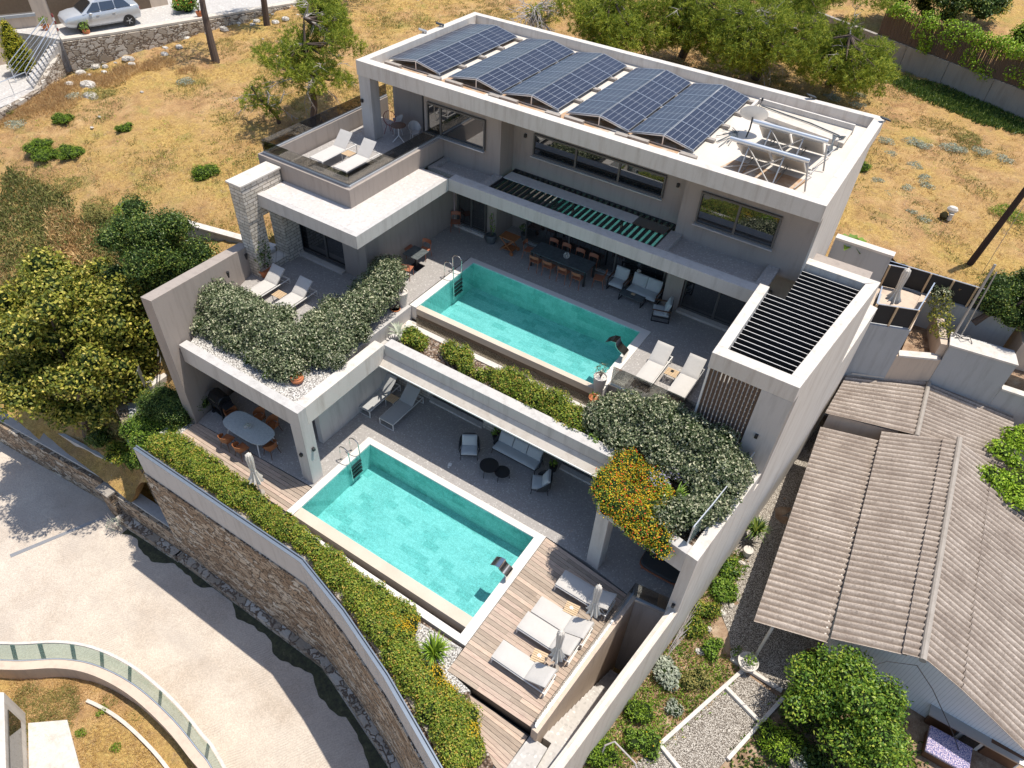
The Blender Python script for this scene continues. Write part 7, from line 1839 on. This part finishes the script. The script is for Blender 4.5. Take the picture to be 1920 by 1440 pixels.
for k in range(30):
    f = rn.random(); i = min(int(f * 4), 3); a, b = Vector(wp[i]), Vector(wp[i + 1]); p = a.lerp(b, rn.random()); q = rn.uniform(.5, 2.2); x, y = p.x + q * .94, p.y - q * .35
    r = rn.uniform(.1, .32); m = MB(); m.lathe([(r * .7, 0), (r, r * .35), (r * .8, r * .8), (r * .25, r)], (x, y, h1(x, y) - .05), 7, rn.uniform(.8, 1.4), rn.uniform(.7, 1.2))
    tag(m.build('field_stone', M['rock']), 'pale loose stone lying below the dry-stone wall', 'stone', 'loose stones below the dry-stone wall')
for (x, y, r, l) in [(-30.3, 9.6, .5, 'large pale boulder in rusty grass below the stone stairs'), (-31.6, 9.2, .35, 'grey boulder at the end of the stone stairs'), (-28.9, 8.8, .42, 'grey boulder half hidden by the thistle clump')]:
    m = MB(); m.lathe([(r * .8, 0), (r, r * .3), (r * .85, r * .7), (r * .3, r * .95)], (x, y, h1(x, y) - .1), 9, 1.3, .9); tag(m.build('boulder', M['rock']), l, 'boulder')
for k in range(40):
    x = rn.uniform(-30, 16); y = rn.uniform(3, 34)
    if not field_here(x, y) or (-9 < x < 13 and y < 19): continue
    r = rn.uniform(.06, .13); m = MB(); m.lathe([(r * .7, 0), (r, r * .35), (r * .7, r * .7)], (x, y, h1(x, y)), 6, 1.2, .9); tag(m.build('pebble', M['rock']), 'small white stone lying in the dry field', 'stone', 'white stones scattered in the dry field')
ho = thing('beige_house', 'beige house with brown doors and slatted window at the top left corner', 'house', (-38, 10, 3.4))
hp = [(-38.4, 2.0), (-37.95, 9.25), (-36.6, 11.9), (-34.8, 19.4), (-44, 22), (-48, 4)]
m = MB(); m.prism(hp, 2.5, 9.5); m.build('wall', M['beige'], ho, smooth=False)
hd = Vector((-36.6 + 37.95, 11.9 - 9.25)).normalized(); hd2 = Vector((1.8, 7.5)).normalized()
def onwall(p, d, s0, s1, z0, z1, name, mat, out=.04):
    n_ = Vector((d.y, -d.x)); a = Vector(p) + d * s0; b = Vector(p) + d * s1
    m = MB(); m.prism([tuple(a + n_ * out), tuple(b + n_ * out), tuple(b - n_ * .05), tuple(a - n_ * .05)], z0, z1); return m.build(name, M[mat], ho, smooth=False)
M['brownpanel'] = plain('brown_door_panel', (.14, .095, .06), .6, var=.3)
onwall((-38.13, 6.4), Vector((.062, 1)).normalized(), .3, 1.5, 3.4, 5.2, 'door', 'brownpanel'); onwall((-37.95, 9.25), hd, -.0, 2.2, 6.2, 8.0, 'slatted_window', 'brownpanel'); onwall((-36.6, 11.9), hd2, .2, 2.6, 5.3, 7.8, 'garage_door', 'brownpanel'); onwall((-36.6, 11.9), hd2, 4.0, 6.5, 5.3, 7.8, 'garage_door', 'brownpanel')
onwall((-37.95, 9.25), hd, -.1, 2.3, 5.95, 6.12, 'ledge', 'bluegrey', .15)
sp = MB(); sp.prism([(-38.2, 3), (-31.6, 3), (-32.3, 7.2), (-34.1, 10.0), (-36.2, 10.0), (-38, 9.3)], 2.6, 3.38); struct(sp.build('pavement', M['washed'], smooth=False))
ss_ = thing('stone_stairs', 'short flight of pale steps with steel rails at the end of the dry-stone wall', 'stairs', (-33.7, 9, 3.4))
m = MB()
for k in range(11): m.prism([(-33.0 - k * .08, 7.7 + k * .27), (-34.6 - k * .02, 8.2 + k * .27), (-34.6 - k * .02, 8.5 + k * .27), (-33.1 - k * .08, 8.0 + k * .27)], 3.0, 3.55 + k * .16)
m.build('treads', M['washed'], ss_, smooth=False)
m = MB()
for (x0, x1) in ((-33.0, -33.8), (-34.7, -34.8)):
    for h in (.25, .5, .75, 1.0): m.tube([(x0, 7.6, 3.5 + h), (x1, 10.7, 5.35 + h)], .025 if h == 1 else .014, 6)
    m.tube([(x0, 7.6, 3.4), (x0, 7.6, 4.5)], .03, 6); m.tube([(x1, 10.7, 5.3), (x1, 10.7, 6.35)], .03, 6)
m.tube([(-33.0, 7.6, 4.4), (-32.2, 3, 4.3)], .025, 6)
for y in (6.4, 5.0, 3.6): m.tube([(-32.8, y, 3.4), (-32.8, y, 4.38)], .02, 6)
m.build('rails', M['alu'], ss_)
bl = [((-35.6, 8.7, z), (r, r, .55)) for z, r in ((3.9, .75), (4.5, .8), (5.1, .68), (5.6, .5), (6.0, .3))]
shrub('golden_conifer', 'golden-green conical conifer beside the beige house door', 'conifer', bl, 'thuja', .12, .06, 260, cf=.8)
for (x, y, l) in [(-36.0, 11.2, 'leafy pot plant on the ledge above the conifer'), (-33.3, 12.2, 'small potted plant in front of the parked car')]:
    pot('potted_plant', l, x, y, 5.3, [(.15, 0), (.22, .25), (.22, .3)], 'terracotta', 'green', .35, .4, .12, .06, 90)
pot('potted_plant', 'potted cactus-like plant on the stone wall behind the car', -30.9, 18.9, 5.42, [(.15, 0), (.22, .25), (.22, .3)], 'terracotta', 'dense', .3, .6, .14, .08, 40)
small('flower_bed', 'green and red flower bed behind the car', -32.6, 19.3, 5.3, 1.0, 'green', .12, .06, 150, [('red', 60, .12)], cat='flower bed', n=6, zr=.8)
t = thing('warning_pole', 'red and white striped pole at the head of the stairs', 'pole', (-34.7, 11.2, 5.3))
for k in range(6): m = MB(); m.tube([(-34.7, 11.2, 5.3 + k * .2), (-34.7, 11.2, 5.5 + k * .2)], .06, 8); m.build('band', M['redmetal'] if k % 2 else M['whitemetal'], t)

def car():
    t = thing('parked_car', 'silver-grey hatchback parked on the forecourt at the top left', 'car')
    M['paint'] = plain('silver_blue_paint', (.56, .59, .63), .25, .35, var=.02)
    # length along +x (front), width y; stations x: (x, half width, z bottom, z belt)
    st = [(-2.12, .72, .50, .92), (-2.05, .84, .36, 1.08), (-1.6, .90, .30, 1.10), (-.8, .91, .26, 1.06), (0, .91, .26, 1.03), (.9, .91, .26, 1.01), (1.5, .90, .30, .98), (1.95, .84, .36, .90), (2.14, .70, .44, .74)]
    m = MB(); vs = []; K = 10
    for x, w, zb, zt in st:
        for (a, b) in ((0, zb), (.8, zb), (.97, zb + .12), (1.0, (zb + zt) / 2), (.985, zt - .08), (.93, zt), (.75, zt + .03), (.4, zt + .05), (0, zt + .055)):
            vs.append((x, a * w, b))
    n9 = 9; full = []
    for i in range(len(st)):
        r = vs[i * n9:(i + 1) * n9]; full += [(x, -y, z) for x, y, z in r[::-1]][:-1] + r[0:]
    K = 2 * n9 - 1
    fs = [(i * K + j, i * K + j + 1, (i + 1) * K + j + 1, (i + 1) * K + j) for i in range(len(st) - 1) for j in range(K - 1)]
    fs += [(i * K + K - 1, i * K, (i + 1) * K, (i + 1) * K + K - 1) for i in range(len(st) - 1)]
    fs += [tuple(range(K)), tuple((len(st) - 1) * K + k for k in range(K - 1, -1, -1))]
    m.add(full, fs); body = m.build('body', M['paint'], t)
    cab = [(-2.0, .70, 1.14), (-1.72, .64, 1.50), (-1.0, .63, 1.60), (-.2, .63, 1.62), (.35, .62, 1.54), (1.12, .72, 1.06)]
    m = MB(); vs = []
    for x, w, z in cab: vs += [(x, -w - .17, 1.0), (x, -w, z - .05), (x, -w * .8, z), (x, w * .8, z), (x, w, z - .05), (x, w + .17, 1.0)]
    vs = [(x, y, max(z, 1.0)) for x, y, z in vs]
    fs = [(i * 6 + j, (i + 1) * 6 + j, (i + 1) * 6 + j + 1, i * 6 + j + 1) for i in range(5) for j in range(5)] + [(0, 1, 2, 3, 4, 5), (35, 34, 33, 32, 31, 30)]
    m.add(vs, fs); m.build('cabin', M['paint'], t)
    for s in (-1, 1):
        for (x0, x1, x2, x3) in ((-.72, .05, .02, -.72), (.12, .86, .36, .09), (-1.62, -.80, -.80, -1.30)):
            m = MB(); m.add([(x0, s * .87, 1.09), (x1, s * .87, 1.09), (x2, s * .70, 1.47), (x3, s * .70, 1.47), (x0, s * .80, 1.09), (x1, s * .80, 1.09), (x2, s * .60, 1.47), (x3, s * .60, 1.47)], [(0, 1, 2, 3), (7, 6, 5, 4), (0, 4, 5, 1), (1, 5, 6, 2), (2, 6, 7, 3), (3, 7, 4, 0)]); m.build('side_window', M['window'], t, smooth=False)
    m = MB(); m.add([(1.10, -.72, 1.08), (1.10, .72, 1.08), (.42, .58, 1.50), (.42, -.58, 1.50)], [(0, 1, 2, 3)]); m.v = [(x + .03, y, z + .02) for x, y, z in m.v]; m.build('windscreen', M['window'], t, smooth=False)
    m = MB(); m.add([(-1.99, .6, 1.17), (-1.99, -.6, 1.17), (-1.76, -.54, 1.46), (-1.76, .54, 1.46)], [(0, 1, 2, 3)]); m.v = [(x - .03, y, z + .01) for x, y, z in m.v]; m.build('rear_window', M['window'], t, smooth=False)
    for x in (-1.3, 1.3):
        for s in (-1, 1):
            m = MB(); m.tube([(x, s * .72, .33), (x, s * .915, .33)], .335, 24); w_ = m.build('wheel', M['black'], t)
            m = MB(); m.tube([(x, s * .90, .33), (x, s * .922, .33)], .05, 12); [m.beam((x, s * .926, .33), (x + .19 * math.cos(a), s * .926, .33 + .19 * math.sin(a)), .05, .02) for a in np.linspace(0, 2 * PI, 6)[:-1]]; m.build('rim', M['alu'], w_)
    for s in (-1, 1):
        m = MB(); m.obox((2.0, s * .58, .70), (.12, .3, .1)); m.build('headlight', M['window'], t, bevel=.02)
        m = MB(); m.obox((-2.08, s * .62, .88), (.1, .32, .12)); m.build('tail_light', M['redmetal'], t, bevel=.02)
        m = MB(); m.obox((.72, s * .98, 1.0), (.16, .16, .11)); m.build('mirror', M['paint'], t, bevel=.02)
        for x in (-.55, .35): m = MB(); m.obox((x, s * .905, .86), (.18, .03, .03)); m.build('door_handle', M['alu'], t)
        m = MB(); m.beam((-1.2, s * .58, 1.63), (.2, s * .58, 1.62), .03, .03); m.build('roof_rail', M['alu'], t)
    return t
c_ = car(); c_.location = (-34.1, 13.9, 5.3); c_.rotation_euler.z = math.atan2(10.87 - 13.35, -31.45 + 30.7) - 0.0; c_.scale = (1.08, 1.05, 1.08)
